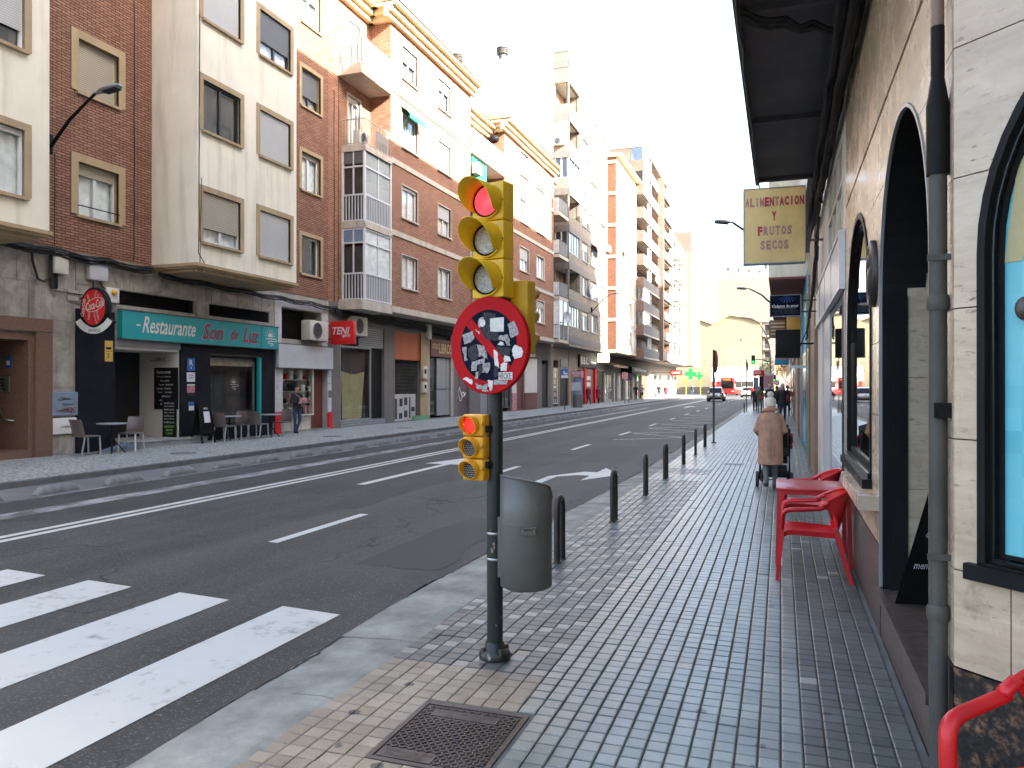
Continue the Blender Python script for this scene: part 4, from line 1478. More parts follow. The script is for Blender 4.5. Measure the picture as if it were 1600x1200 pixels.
# balcony slabs, galleries, balconies at the near end
for k in range(4):
    z = SL[k]
    y0 = 25.85 if k else 25.6
    if k == 3:
        y0 = 25.55
    b = MB()
    b.box((XF, y0, z - (.28 if k in (0, 3) else .16)), (XB1 + .1, 28.0, z), 'band')
    b.box((XF, y0, z), (XB1 + .06, 28.0, z + .1), 'band')
    slab = b.build('balcony_slab', L1, world=True)
    xb = XB1 + .02
    if k < 2:
        ga = MB()
        for (x, y) in ((xb, 25.9), (xb, 27.97), (XF + .03, 25.9)):
            ga.box((x - .04, y - .04, z + .1), (x + .04, y + .04, z + 2.86), 'alu')
        for zz_ in (1.12, 2.2 if k else 2.3, 2.82):
            ga.beam((xb, 25.9, z + zz_), (xb, 27.97, z + zz_), .06, .06, 'alu')
            ga.beam((xb, 25.9, z + zz_), (XF, 25.9, z + zz_), .06, .06, 'alu')
        ga.beam((xb, 26.95, z + 1.12), (xb, 26.95, z + 2.82), .05, .05, 'alu')
        ga.beam((XF + .5, 25.9, z + 1.12), (XF + .5, 25.9, z + 2.82), .05, .05, 'alu')
        go = ga.build('gallery', L1, world=True)
        railing(go, [(XF + .04, 25.9), (xb, 25.9), (xb, 27.97)], z + .06, 1.06, 'alu', .13, 'railing', .032, .05, 'dkframe')
        for (ya, yb) in ((25.94, 26.92), (26.98, 27.93)):
            q = MB()
            q.box((xb - .01, ya, z + 1.15), (xb, yb, z + 2.8), 'glass')
            q.build('pane', go, world=True)
            q = MB()
            q.box((xb - .05, ya, z + 1.15), (xb - .03, yb, z + 2.8), 'shut' if (k == 1) else 'curt1')
            q.build('blind', go, world=True)
        q = MB()
        q.box((XF + .05, 25.89, z + 1.15), (xb - .05, 25.9, z + 2.18), 'glass')
        q.build('pane', go, world=True)
        q = MB()
        q.box((XF + .05, 25.89, z + 2.32), (xb - .05, 25.92, z + 2.8), 'shutd' if k else 'meter')
        q.box((XF + .05, 26.05, z + 1.15), (xb - .05, 26.07, z + 2.18), 'roomshade')  # dark sheet painting the unlit room behind the glass
        q.build('blind', go, world=True)
    else:
        pts = [(XF + .02, 25.9), (xb, 25.9), (xb, 27.98)] if k == 2 else [(XF + .02, 25.6), (xb + .05, 25.6), (xb + .05, 27.98)]
        railing(slab, pts, z + .08, 1.0, 'alu' if k == 3 else 'band', .13 if k == 3 else .12, barw=.03 if k == 3 else .014)
        o = window(L1, (XF, 26.75, z + .12), RL, .9, 2.12, .12 if k == 2 else .55, 'alu', 'curt1', None, ('band', .08, .03), .1, 2)
b = MB()                                          # wrought iron corner guard of the top balcony
railing(L1, [(XF + .06, 24.95), (XF + .75, 24.95), (XF + .75, 25.55)], 13.86, 1.15, 'tan', .14, 'side_rail', .012, .025)
ac_unit((XF + .35, 26.5, SL[2] + .14), RL, 'white air conditioner with a black fan on the open brick balcony', .8, .6, .3)
t = thing('lattice_screen', 'dirty white lattice screen tied inside the open balcony railing', 'screen', (XB1 - .04, 27.35, SL[2] + .12))
b = MB()
for i in range(9):
    b.beam((0, -.5 + .125 * i, 0), (0, -.5 + .125 * i + (.12 if i < 8 else 0), .8), .03, .012, 'stickerg')
    b.beam((.012, -.5 + .125 * i, .8), (.012, -.5 + .125 * i + (.12 if i < 8 else 0), 0), .03, .012, 'paper')
b.build('slats', t)
t = thing('cabinet', 'cream cupboard standing on the top sunlit balcony', 'cupboard', (XF + .3, 27.7, SL[3] + .1))
b = MB()
b.bbox((-.25, -.3, 0), (.25, .25, 1.35), 'eave', .01)
b.build('body', t)
t = thing('folding_chair', 'brown slatted chair folded on the top sunlit balcony', 'chair', (XF + .5, 25.85, SL[3] + .1))
b = MB()
for i in range(5):
    b.box((-.2 + .09 * i, -.02, .05), (-.14 + .09 * i, .02, .85), 'wood')
b.build('slats', t)
t = thing('window_awning', 'green canvas awning rolled out over an upper brick window', 'awning', (XB1, 29.75, 13.1))
b = MB()
n = 10
vs_ = []
for i in range(n + 1):
    y = -.78 + 1.56 * i / n
    vs_ += [(.03, y, .28), (.25, y, .16), (.42, y, -.05 - .02 * (i % 2)), (.4, y, -.17 - .03 * (i % 2))]
b.add(vs_, [(4 * i + j, 4 * i + 4 + j, 4 * i + 5 + j, 4 * i + 1 + j) for i in range(n) for j in range(3)], 'greend', True)
b.build('canvas', t)
b = MB()
for s_ in (-.78, .78):
    b.tube([(0, s_, -.6), (.22, s_, -.28), (.42, s_, -.05)], .012, 'galv', 5)
b.cyl((.03, -.8, .3), (.03, .8, .3), .03, 'galv')
b.build('arm', t)
shell(L1, -27, XF - .001, 24.931, 36.6, 0, 16.6, 'brickB', faces='nsb')
cornice(L1, [(XF, 24.94), (XF, 28.05)], 16.55, ((0, .2, .2), (.2, .42, .38), (.42, .55, .6)))
cornice(L1, [(XF, 28.05), (XB1, 28.05)], 16.55, ((0, .2, .2), (.2, .42, .38), (.42, .55, .6)), 'cornice')
cornice(L1, [(XB1, 27.46), (XB1, 36.75)], 16.55, ((0.002, .198, .2), (.202, .418, .38), (.422, .548, .6)))
roof_tiles(L1, XF + .62, -22, 24.94, 28.0, 17.13, 19.0)
roof_tiles(L1, XB1 + .66, -22, 27.44, 36.8, 17.13, 19.3)

L2 = thing('apartment_building', 'second red brick building with long balconies, stepped roof and satellite dishes', 'building', (XF, 44, FZ))
b = MB()
facade(b, (XF - .05, 0, 0), Y, X, 36.6, 41.73, 4.88, 16.6, [(37.4, 38.4, SL[k] + .12, SL[k] + 2.25) for k in range(4)] + [(39.4, 40.8, SL[k] + .9, SL[k] + 2.25) for k in range(4)], 'brickB', .2)
b.poly([(XF - .05, 41.73, 4.88), (XB1, 41.73, 4.88), (XB1, 41.73, 16.6), (XF - .05, 41.73, 16.6)], 'brickB')
C2 = (45.4, 48.8)
facade(b, (XB1, 0, 0), Y, X, 41.73, 51.9, 4.88, 16.6, [(c - .85, c + .85, z, z + 1.42) for c in C2 for z in (5.84, 8.78, 11.76, 14.68)], 'brickB', .2)
b.poly([(XB1, 51.9, 4.88), (XF, 51.9, 4.88), (XF, 51.9, 16.6), (XB1, 51.9, 16.6)], 'brickB')
facade(b, (XF, 0, 0), Y, X, 51.9, 54.6, 4.88, 16.6, [(52.6, 53.6, SL[k] + .12, SL[k] + 2.25) for k in range(4)], 'brickB', .2)
b.build('brick_wall', L2, world=True)
shell(L2, -27, XF - .051, 36.601, 54.6, 0, 16.6, 'brickB', faces='nsb')
for k, z in enumerate((5.84, 8.78, 11.76, 14.68)):
    for i, c in enumerate(C2):
        window(L2, (XB1, c, z), RL, 1.7, 1.42, [(.2, .3), (.5, 0), (0, .3), (0, 1)][k][i], 'alu', 'curt1', 'band', ('band', .07, .02), .12, 2)
    window(L2, (XF - .05, 37.9, SL[k] + .12), RL, 1.0, 2.13, .2, 'alu', 'roomshade', None, None, .1, 2)
    window(L2, (XF - .05, 40.1, SL[k] + .9), RL, 1.4, 1.35, .3, 'alu', 'curt1', None, ('band', .08, .02), .1, 2)
    window(L2, (XF, 53.1, SL[k] + .12), RL, 1.0, 2.13, .1, 'alu', 'roomshade', None, None, .1, 2)
    b = MB()
    b.box((XF - .05, 36.65, SL[k] - .16), (XB1 + .12, 41.71, SL[k] + .06), 'band')
    s_ = b.build('balcony_slab', L2, world=True)
    if k == 3:
        b = MB()
        b.box((XB1 + .04, 36.7, SL[k] + .06), (XB1 + .1, 41.7, SL[k] + 1.1), 'white')
        b.build('parapet', s_, world=True)
    else:
        railing(s_, [(XF, 36.75), (XB1 + .06, 36.75), (XB1 + .06, 41.68)], SL[k] + .05, 1.0, 'galv', .14, barw=.02, panel='curt1' if k % 2 else None)
    b = MB()
    b.box((XF, 51.92, SL[k] - .16), (XB1 + .42, 54.4, SL[k] + .06), 'band')
    s_ = b.build('balcony_slab', L2, world=True)
    railing(s_, [(XF + .5, 51.97), (XB1 + .38, 51.97), (XB1 + .38, 54.36)], SL[k] + .05, 1.05, 'galv', .14, barw=.02, panel='curt1')
b = MB()
for k in (1, 2, 3):
    b.box((XB1 - .05, 41.71, SL[k] - .02), (XB1 + .05, 51.92, SL[k] + .2), 'band')
b.box((XB1 - .9, 41.71, 4.7), (XB1 + .06, 51.92, 4.95), 'band')
b.build('floor_band', L2, world=True)
b = MB()                                          # glazed balcony at the far end, first floor
b.box((XB1 + .33, 52.0, 6.0), (XB1 + .37, 54.34, 7.8), 'blueglass')
b.box((XF + .2, 52.0, 6.0), (XB1 + .3, 52.04, 7.8), 'curt1')
for y in (52.0, 53.15, 54.34):
    b.box((XB1 + .3, y - .04, 4.95), (XB1 + .42, y + .04, 7.8), 'alu')
b.build('gallery', L2, world=True)
cornice(L2, [(XF - .05, 36.62), (XF - .05, 41.73)], 16.0, ((0, .2, .2), (.2, .42, .38), (.42, .55, .6)))
cornice(L2, [(XF - .05, 41.73), (XB1, 41.73)], 16.3, ((0, .2, .2), (.2, .42, .38), (.42, .55, .6)))
cornice(L2, [(XB1, 41.14), (XB1, 52.0)], 16.3, ((0.002, .198, .2), (.202, .418, .38), (.422, .548, .6)))
cornice(L2, [(XF, 51.91), (XF, 54.6)], 16.0, ((0, .2, .2), (.2, .42, .38), (.42, .55, .6)))
roof_tiles(L2, XF + .6, -22, 36.85, 41.7, 16.58, 18.5)
roof_tiles(L2, XB1 + .66, -22, 41.1, 52.0, 16.9, 19.0)
roof_tiles(L2, XF + .62, -22, 52.05, 54.6, 16.58, 18.5)
t = thing('awning', 'green canvas screen hung across the brick balcony behind the traffic light', 'awning', (XB1 - .05, 38.0, 12.2))
b = MB()
n = 16
vs_ = []
for i in range(n + 1):
    vs_ += [(.04 * sin(i * 1.9), -1.1 + 2.2 * i / n, 0), (.02 + .06 * sin(i * 1.9), -1.1 + 2.2 * i / n, 1.35)]
b.add(vs_, [(2 * i, 2 * i + 2, 2 * i + 3, 2 * i + 1) for i in range(n)], 'greend', True)
b.box((-.9, -1.14, .0), (.03, -1.1, 1.35), 'greend')
b.build('canvas', t)
t = thing('covered_dish', 'round black bag tied on the brick pier under the second roof', 'bag', (XF + .45, 41.35, 15.62))
b = MB()
b.sphere((0, 0, .22), (.32, .3, .24), 'black', 12, 8)
b.cyl((.1, .1, .4), (.14, .14, .62), .05, 'black')
b.build('bag', t)


def dish(loc, label, col='galv', s_=.36):
    t = thing('satellite_dish', label, 'satellite dish', loc)
    d = V((.86, -.45, .25)).normalized()
    b = MB()
    q = d.cross(Z).normalized()
    w_ = q.cross(d)
    vs_, fs = [(0, 0, 0)], []
    c0 = d * .35
    rings = 4
    vs_ = [tuple(c0)]
    for i in range(1, rings + 1):
        for k in range(16):
            a = 2 * pi * k / 16
            r_ = s_ * i / rings
            vs_.append(tuple(c0 + q * (r_ * cos(a)) + w_ * (r_ * sin(a) * 1.1) + d * (.1 * (i / rings) ** 2)))
    for k in range(16):
        fs.append((0, 1 + k, 1 + (k + 1) % 16))
        for i in range(rings - 1):
            fs.append((1 + i * 16 + k, 1 + (i + 1) * 16 + k, 1 + (i + 1) * 16 + (k + 1) % 16, 1 + i * 16 + (k + 1) % 16))
    b.add(vs_, fs, col, True)
    b.build('reflector', t)
    b = MB()
    b.tube([(0, 0, -.2), (.12, 0, -.2), tuple(c0)], .02, 'galv', 6)
    b.tube([tuple(c0 - w_ * s_), tuple(c0 + d * .45 - w_ * .05)], .012, 'galv', 5)
    b.build('arm', t)
    return t


dish((XB1, 45.6, 12.6), 'pale satellite dish on a sunlit window of the second brick building', 'beigebox', .42)
dish((XB1 + .42, 53.0, 6.4), 'dark grey satellite dish on the glazed end balcony', 'grey_alu', .42)
ac_unit((XB1 + .05, 37.0, 12.6), RL, 'white air conditioner on the end wall beside the green screen', .7, .55, .3)
ac_unit((XF + .05, 39.3, 14.9), RL, 'sunlit air conditioner high under the eaves of the second brick building', .8, .6, .3)

# ---------------------------------------------------------------- street level of the brick buildings
b = MB()
gops = [(25.75, 29.25, .12, 4.1), (30.2, 32.7, .1, 4.1), (33.7, 36.2, .1, 4.3), (37.2, 38.8, .1, 3.6), (40.4, 42.2, .1, 3.4), (43.0, 45.7, .1, 4.3), (46.6, 48.2, .1, 3.4), (49.0, 50.9, .1, 3.4), (52.2, 53.8, .1, 3.5)]
facade(b, (XF, 0, 0), Y, X, 24.93, 36.6, 0, 4.88, [q for q in gops if q[1] < 36.6], 'greyr', .3)
b.build('ground_floor_wall', L1, world=True)
b = MB()
facade(b, (XF, 0, 0), Y, X, 36.6, 54.6, 0, 4.88, [q for q in gops if q[1] > 36.6], 'greyr', .3)
b.build('ground_floor_wall', L2, world=True)
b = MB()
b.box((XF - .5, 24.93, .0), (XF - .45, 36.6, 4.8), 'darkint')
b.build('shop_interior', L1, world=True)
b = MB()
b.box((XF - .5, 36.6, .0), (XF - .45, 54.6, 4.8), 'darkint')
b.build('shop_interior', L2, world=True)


def strip(root, name, y0, y1, z0, z1, x0, x1, mat, label=None):
    b = MB()
    b.box((XF + x0, y0, z0), (XF + x1, y1, z1), mat)
    return b.build(name, root, world=True, label=label)


# sports shop
strip(L1, 'shutter_box', 27.2, 29.25, 3.25, 4.1, -.2, -.05, 'mshut')
strip(L1, 'door', 28.3, 29.2, .2, 3.2, -.2, -.12, 'black')
strip(L1, 'sill', 25.75, 29.25, .06, .3, -.2, .03, 'mshut')
o = window(L1, (XF, 26.98, .3), RL, 2.4, 2.95, 0, 'grey_alu', 'roomshade', None, None, .06, 1, glass='shopglass', cd=.3)
t = thing('dust_sheet', 'yellow cloth sheet hung inside the closed sports shop window', 'cloth', (XF - .16, 26.95, .35))
b = MB()
n = 22
vs_ = []
for i in range(n + 1):
    y = -.9 + 1.8 * i / n
    for j in range(6):
        z = 1.85 * (1 - j / 5)
        pull = .25 * (j / 5) * (y > .2)
        vs_.append((.05 * sin(i * 1.3 + j * .35) * (.3 + j / 5), y - pull * (y - .2), z - .06 * cos(y * 3)))
b.add(vs_, [(6 * i + j, 6 * i + 6 + j, 6 * i + 7 + j, 6 * i + 1 + j) for i in range(n) for j in range(5)], 'cloth_y', True)
b.build('sheet', t)
t = thing('box_sign', 'red projecting box sign with white slanted letters by the air conditioners', 'sign', (-15.35, 24.9, 3.22))
b = MB()
b.bbox((-.5, -.1, 0), (.5, .1, .86), 'redsign', .012)
b.build('box', t)
b = MB()
b.text('TENI', (-.02, -.101, .5), X, Z, .72, .27, 'sticker', .25)
b.text('sport', (.2, -.101, .3), X, Z, .34, .15, 'sticker', .25)
b.build('lettering', t)
b = MB()
b.beam((-.5, 0, .2), (-.66, 0, .2), .05, .05, 'black')
b.beam((-.5, 0, .7), (-.66, 0, .7), .05, .05, 'black')
b.build('bracket', t)
ac_unit((XF + .02, 23.75, 3.3), RL, 'beige air conditioner in the dark recess over the blank sign board', 1.15, .7, .38)
ac_unit((XF + .02, 26.7, 3.65), RL, 'grimy air conditioner partly hidden behind the red box sign', 1.0, .75, .35)
# orange shop with lattice shutter
strip(L1, 'fascia', 30.2, 32.7, 2.85, 4.1, -.1, -.02, 'orange')
strip(L1, 'fascia_side', 32.7, 33.0, 2.5, 4.1, -.05, .03, 'orange')
b = MB()
for i in range(26):
    y = 30.2 + 2.5 * i / 25
    b.beam((XF - .16, y, 1.3), (XF - .16, min(32.7, y + .5), 2.85), .02, .01, 'galv')
    b.beam((XF - .15, y, 2.85), (XF - .15, min(32.7, y + .5), 1.3), .02, .01, 'galv')
b.build('lattice_shutter', L1, world=True, kind='stuff')
strip(L1, 'metal_shutter', 30.2, 32.5, .1, 1.3, -.18, -.14, 'graffw')
b = MB()
for i, (y, z, w_, h_) in enumerate(((30.35, .2, .3, .9), (30.9, .75, .28, .35), (31.35, .25, .3, .3), (31.35, .8, .3, .35), (31.85, .2, .12, .95), (32.05, .5, .35, .2), (30.85, .2, .3, .25))):
    b.box((XF - .14, y, z), (XF - .132, y + w_, z + h_), 'gtag_k')
b.build('graffiti', L1, world=True)
strip(L1, 'plinth', 32.0, 33.6, .06, .28, -.05, .06, 'greenp')
strip(L1, 'pillar', 32.7, 33.5, .1, 4.2, -.02, .04, 'tan')
for z, h_, s_ in ((2.0, .6, 'upper beige'), (1.35, .5, 'lower beige')):
    t = thing('meter_box', f'{s_} meter box on the pillar beside the orange shop', 'electrical box', (XF + .04, 32.95, z))
    b = MB()
    b.bbox((0, -.22, 0), (.12, .22, h_), 'beigebox', .02)
    b.box((.12, -.1, h_ * .4), (.124, .1, h_ * .75), 'black')
    b.build('box', t)
t = thing('meter_box', 'cream box with cables high on the pillar by the bookshop', 'electrical box', (XF + .05, 33.35, 3.9))
b = MB()
b.bbox((0, -.2, 0), (.16, .2, .7), 'beigebox', .02)
b.build('box', t)
# bookshop
t = thing('shop_sign', 'dark red fascia reading LIBROS in cream letters', 'sign', (XF + .02, 35.0, 3.1))
b = MB()
b.box((0, -1.3, 0), (.08, 1.25, .85), 'maroon')
b.build('board', t)
b = MB()
b.text('LIBROS', (.082, .38, .42), Y, Z, 1.5, .5, 'eave')
b.text('OTROS', (.082, -.82, .5), Y, Z, .7, .26, 'eave')
b.build('lettering', t)
strip(L1, 'louvre', 33.8, 36.1, 3.98, 4.28, -.15, -.1, 'black')
strip(L1, 'panel', 34.7, 35.75, .2, 3.05, -.15, -.05, 'grey_alu')
strip(L1, 'panel', 35.78, 36.2, .2, 3.05, -.15, -.04, 'grey_alu')
strip(L1, 'panel_joint', 34.7, 36.2, 1.5, 1.53, -.05, -.03, 'dkframe')
o = window(L1, (XF, 34.25, .25), RL, .9, 2.8, 0, 'dkframe', 'roomshade', None, None, .12, 1, glass='shopglass')
slabs(L1, XF, [(33.5, 33.7, .1, 4.3, 1, 6), (36.2, 36.55, .1, 4.3, 1, 6)], 'concrete', .03)
# further fronts
strip(L2, 'metal_shutter', 37.2, 38.8, .1, 3.3, -.16, -.1, 'graffp')
b = MB()
scribble(b, (XF - .1, 38.0, 1.2), 1.1, 1.2, 'curt1', 4, r_=.03)
scribble(b, (XF - .1, 38.1, 2.2), .9, .7, 'gtag_k', 6, r_=.03)
b.build('graffiti', L2, world=True)
strip(L2, 'metal_shutter', 40.4, 42.2, .1, 1.6, -.16, -.1, 'mshut')
strip(L2, 'fascia', 40.4, 42.2, 2.6, 3.4, -.1, .0, 'meter')
strip(L2, 'painted_wall', 42.22, 43.0, .1, 3.4, -.02, .03, 'whitew')
b = MB()
for y, h_, w_ in ((42.45, 2.0, .16), (42.72, 1.5, .14)):
    b.ext([(-w_, 0), (w_, 0), (w_ * .9, h_ * .5), (0, h_), (-w_ * .9, h_ * .5)], (XF + .031, y, .12), Y, Z, .006, 'greenp')
b.build('painted_leaf', L2, world=True)
strip(L2, 'fascia', 43.0, 45.7, 2.7, 4.2, -.1, .0, 'stonebr')
strip(L2, 'shop_sign_panel', 43.4, 44.6, 2.9, 3.4, .0, .05, 'greenp')
o = window(L2, (XF, 44.35, .3), RL, 2.6, 2.4, 0, 'dkframe', 'roomshade', None, None, .12, 3, glass='shopglass')
strip(L2, 'white_pillar', 45.75, 46.55, 1.2, 3.5, -.02, .04, 'whitew')
strip(L2, 'red_plinth', 45.75, 46.55, .1, 1.2, -.02, .05, 'poster')
strip(L2, 'shutter_door', 46.6, 48.2, .1, 3.3, -.16, -.08, 'maroon')
strip(L2, 'white_pillar', 48.25, 50.9, 1.2, 3.5, -.02, .06, 'whitew')
strip(L2, 'red_plinth', 48.25, 50.9, .1, 1.2, -.02, .07, 'maroon')
t = thing('bar_sign', 'green box sign over the bar with pale capital letters', 'sign', (XF + .06, 48.4, 3.6))
b = MB()
b.bbox((0, -1.5, 0), (.25, 1.3, 1.0), 'tan', .02)
b.box((.25, -1.3, .15), (.258, 1.1, .9), 'greenp')
b.build('box', t)
b = MB()
b.text('BAR', (.26, -.1, .68), Y, Z, .9, .26, 'curt1')
b.text("D'ANGOE", (.26, -.1, .34), Y, Z, 1.7, .26, 'curt1')
b.build('lettering', t)
strip(L2, 'door', 52.2, 53.8, .1, 3.2, -.16, -.08, 'black')

# ---------------------------------------------------------------- grey and tan brick tower beyond the brick pair
XT = -14.8
L3 = thing('apartment_tower', 'tall tan and grey brick tower with a blank white party wall and open corner balconies', 'building', (XF, 61, FZ))
SILL = [6.1 + 2.75 * k for k in range(7)]
cols = ((60.2, 2.0), (63.3, 2.5), (66.7, 2.0))
ops = [(c - w_ / 2, c + w_ / 2, z, z + 1.45) for c, w_ in cols for z in SILL] + [(55.25, 58.4, z, z + 1.6) for z in SILL]
b = MB()
facade(b, (XT, 0, 0), Y, X, 55.14, 68.5, 4.6, 26.5, ops, 'brickC', .25)
sops = [(XF + .12, XT - .1, z, z + 1.6) for z in SILL]
facade(b, (0, 55.14, 0), X, -Y, XF, XT, 4.6, 26.5, sops, 'brickC', .2)
b.poly([(XT, 68.5, 4.6), (XF - 1, 68.5, 4.6), (XF - 1, 68.5, 26.5), (XT, 68.5, 26.5)], 'brickC')
b.poly([(XF, 55.14, 4.6), (XF, 68.5, 4.6), (XT, 68.5, 4.6), (XT, 55.14, 4.6)], 'greyr')
b.build('brick_wall', L3, world=True)
b = MB()
for z in [s_ - 1.25 for s_ in SILL] + [25.3]:
    b.box((XF, 55.11, z), (XT + .03, 55.139, z + .5), 'greyr')
    b.box((XT + .001, 55.11, z), (XT + .03, 68.52, z + .5), 'greyr')
b.build('pebbledash_band', L3, world=True)
b = MB()
for z in SILL:
    b.box((XF - .9, 55.2, z - .3), (XF - .1, 58.4, z + 1.7), 'brickC')
    b.box((XF - .1, 57.2, z - .3), (XF - .06, 57.9, z + 1.5), 'wood')
    b.box((XF - .1, 58.42, z - .3), (XT - .3, 58.5, z + 1.7), 'brickC')
    b.box((XF - .1, 55.2, z + 1.61), (XT - .26, 58.4, z + 1.75), 'whitew')
b.build('balcony_recess', L3, world=True)
shell(L3, -27, XF - .001, 55.14, 68.5, 0, 26.5, 'white', faces='nsb')
b = MB()
b.box((-27.02, 55.1, 26.5), (XT + .06, 68.55, 26.62), 'concrete')
b.build('roof', L3, world=True)
for k, z in enumerate(SILL):
    for i, (c, w_) in enumerate(cols):
        window(L3, (XT, c, z), RL, w_, 1.45, [.2, 0, .4, .1][(k + i) % 4], 'alu', ['curt1', 'roomshade', 'curt3'][(k * 2 + i) % 3], 'grey_alu', None, .14, [3, 3, 2][i], glass='blueglass')
    if k in (0, 2, 4):
        window(L3, (XT, 56.82, z), RL, 3.15, 1.6, 0, 'grey_alu', 'curt3', None, None, .06, 4, glass='blueglass')
        window(L3, ((XF + .12 + XT - .1) / 2, 55.14, z), RF, .98, 1.6, 0, 'alu', 'roomshade', None, None, .06, 2)
    elif k == 5:
        b = MB()
        b.box((XF + .1, 55.15, z), (XT - .08, 55.2, z + 1.6), 'white')
        b.build('infill_panel', L3, world=True)
        window(L3, ((XF + XT) / 2, 55.14, z + .3), RF, .8, .8, 0, 'alu', 'meter', None, None, .0, 2)
ac_unit(((XF + XT) / 2 - .1, 55.12, SILL[5] - .35), RF, 'white air conditioner high on the corner of the tan brick tower', .85, .6, .3)
ac_unit((XT + .02, 67.9, 13.6), RL, 'grey air conditioner under a window at the far end of the tower', .9, .6, .35)
dish((XT, 61.6, 9.2), 'grey satellite dish on an arm from the middle window of the tower', 'grey_alu', .5)
t = thing('window_awning', 'striped awning rolled over a tower window', 'awning', (XT, 63.3, 13.2))
b = MB()
b.poly([(.02, -1.2, .2), (.5, -1.2, -.1), (.5, 1.2, -.1), (.02, 1.2, .2)], 'poster')
b.poly([(.5, -1.2, -.1), (.5, -1.2, -.3), (.5, 1.2, -.3), (.5, 1.2, -.1)], 'poster')
b.build('canvas', t)
for i, y in enumerate((56.2, 60.3, 63.8)):
    t = thing('roof_vent', 'round metal vent cowl on the white tower roof edge', 'roof vent', (-27.0 + 3.8 * i - .8, 55.6, 26.62), group='vent cowls on the tower roof')
    b = MB()
    b.cyl((0, 0, 0), (0, 0, .5), .3, 'galv')
    for q in range(4):
        b.lathe([(.3, .5 + .14 * q), (.46, .52 + .14 * q), (.46, .58 + .14 * q), (.3, .6 + .14 * q)], (0, 0, 0), 'galv', 14)
    b.build('cowl', t)
t = thing('tv_antenna', 'thin television antenna mast on the white tower roof', 'antenna', (-24.3, 55.6, 26.6))
b = MB()
b.cyl((0, 0, 0), (0, 0, 3.2), .025, 'galv', n=5)
for q in range(5):
    b.cyl((-.4 + .05 * q, 0, 2.2 + .2 * q), (.4 - .05 * q, 0, 2.2 + .2 * q), .012, 'galv', n=4)
b.build('mast', t)
# its street level
b = MB()
gops = [(55.2, 56.5, .1, 3.6), (56.9, 59.4, .1, 2.9), (62.2, 64.2, .1, 3.0), (64.8, 69, .1, 3.2)]
facade(b, (XF, 0, 0), Y, X, 54.6, 68.5, 0, 4.6, gops, 'stonebr', .3)
b.box((XF - .6, 54.6, 0), (XF - .55, 68.5, 4.5), 'darkint')
b.build('ground_floor_wall', L3, world=True)
slabs(L3, XF, [(59.5, 62.1, .1, 4.4, 3, 7)], 'stonebr', .03)
window(L3, (XF, 55.85, .3), RL, 1.2, 2.7, 0, 'whitepl', 'curt3', None, None, .05, 1, glass='shopglass', cd=.3)
t = thing('shop_display', 'lit shelf display in the narrow shop window behind the blue bus sign', 'display', (XF - .2, 55.85, .35))
for q in range(5):
    b = MB()
    b.box((0, -.5, .48 * q), (.1, .5, .48 * q + .02), 'whitepl')
    for s_ in range(4):
        b.bbox((.0, -.46 + .24 * s_, .48 * q + .02), (.08, -.3 + .24 * s_, .48 * q + .34), ['eave', 'yellp', 'wood', 'paper'][(s_ + q) % 4], .01)
    b.build('shelf', t)
strip(L3, 'door', 56.9, 59.4, .1, 2.8, -.2, -.1, 'black')
strip(L3, 'vent', 57.0, 59.0, 3.1, 3.7, -.01, .04, 'dkframe')
strip(L3, 'red_shopfront', 64.3, 69.0, .1, 3.15, -.1, -.02, 'maroon')
strip(L3, 'red_pillar', 64.3, 64.9, .1, 3.2, -.02, .12, 'signred')
strip(L3, 'red_pillar', 68.2, 68.9, .1, 3.2, -.02, .14, 'signred')
b = MB()
for i in range(3):
    for j in range(2):
        b.box((XF - .02, 65.6 + .5 * i, 1.6 + .55 * j), (XF + .01, 65.95 + .5 * i, 1.95 + .55 * j), 'paper')
b.build('poster', L3, world=True)
t = thing('shop_sign', 'black sign board with thin white initials over the red shopfront', 'sign', (XF + .05, 65.7, 3.25))
b = MB()
b.box((0, -3.3, 0), (.15, 3.3, 1.05), 'black')
b.build('board', t)
b = MB()
b.text('B.B.C.', (.152, -1.6, .55), Y, Z, 2.7, .62, 'sticker')
b.text('lounge', (.152, 1.7, .4), Y, Z, 1.9, .4, 'stickerg', .3)
b.build('lettering', t)
t = thing('lit_box_sign', 'glowing warm white projecting box sign by the red shopfront', 'sign', (XF + .7, 69.3, 3.75))
b = MB()
b.bbox((-.6, -.15, 0), (.6, .15, .95), 'black', .02)
b.build('box', t)
b = MB()
b.box((-.54, -.16, .06), (.54, -.152, .89), 'litsign')
b.box((-.54, .152, .06), (.54, .16, .89), 'litsign')
b.build('panel', t)
b = MB()
b.beam((-.6, 0, .5), (-.72, 0, .5), .06, .06, 'black')
b.build('bracket', t)

# ---------------------------------------------------------------- generic blocks further down the left side


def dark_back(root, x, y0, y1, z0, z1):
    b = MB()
    b.box((x - .04, y0, z0), (x, y1, z1), 'roomshade')
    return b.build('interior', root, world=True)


X4 = -13.98
L4 = thing('apartment_building', 'slim white building with an orange brick end wall striped by pale floor bands', 'building', (XF, 73, FZ))
zs4 = [5.5 + 2.85 * k for k in range(6)]
ops = [(c - .75, c + .75, z, z + 1.4) for c in (71.6, 75.3) for z in zs4] + [(68.75, 69.5, z - .7, z + 1.75) for z in zs4] + [(77.6, 78.3, z - .7, z + 1.75) for z in zs4]
b = MB()
facade(b, (X4, 0, 0), Y, X, 68.5, 78.55, 4.75, 22.3, ops, 'panelw', .3, 'eave')
b.build('front_wall', L4, world=True)
b = MB()
b.poly([(XF - 2, 68.5, 4.75), (X4, 68.5, 4.75), (X4, 68.5, 22.3), (XF - 2, 68.5, 22.3)], 'brickD')
b.build('brick_end_wall', L4, world=True)
b = MB()
b.poly([(X4, 78.55, 4.75), (XF - 2, 78.55, 4.75), (XF - 2, 78.55, 22.3), (X4, 78.55, 22.3)], 'brickD')
b.build('brick_end_wall', L4, world=True)
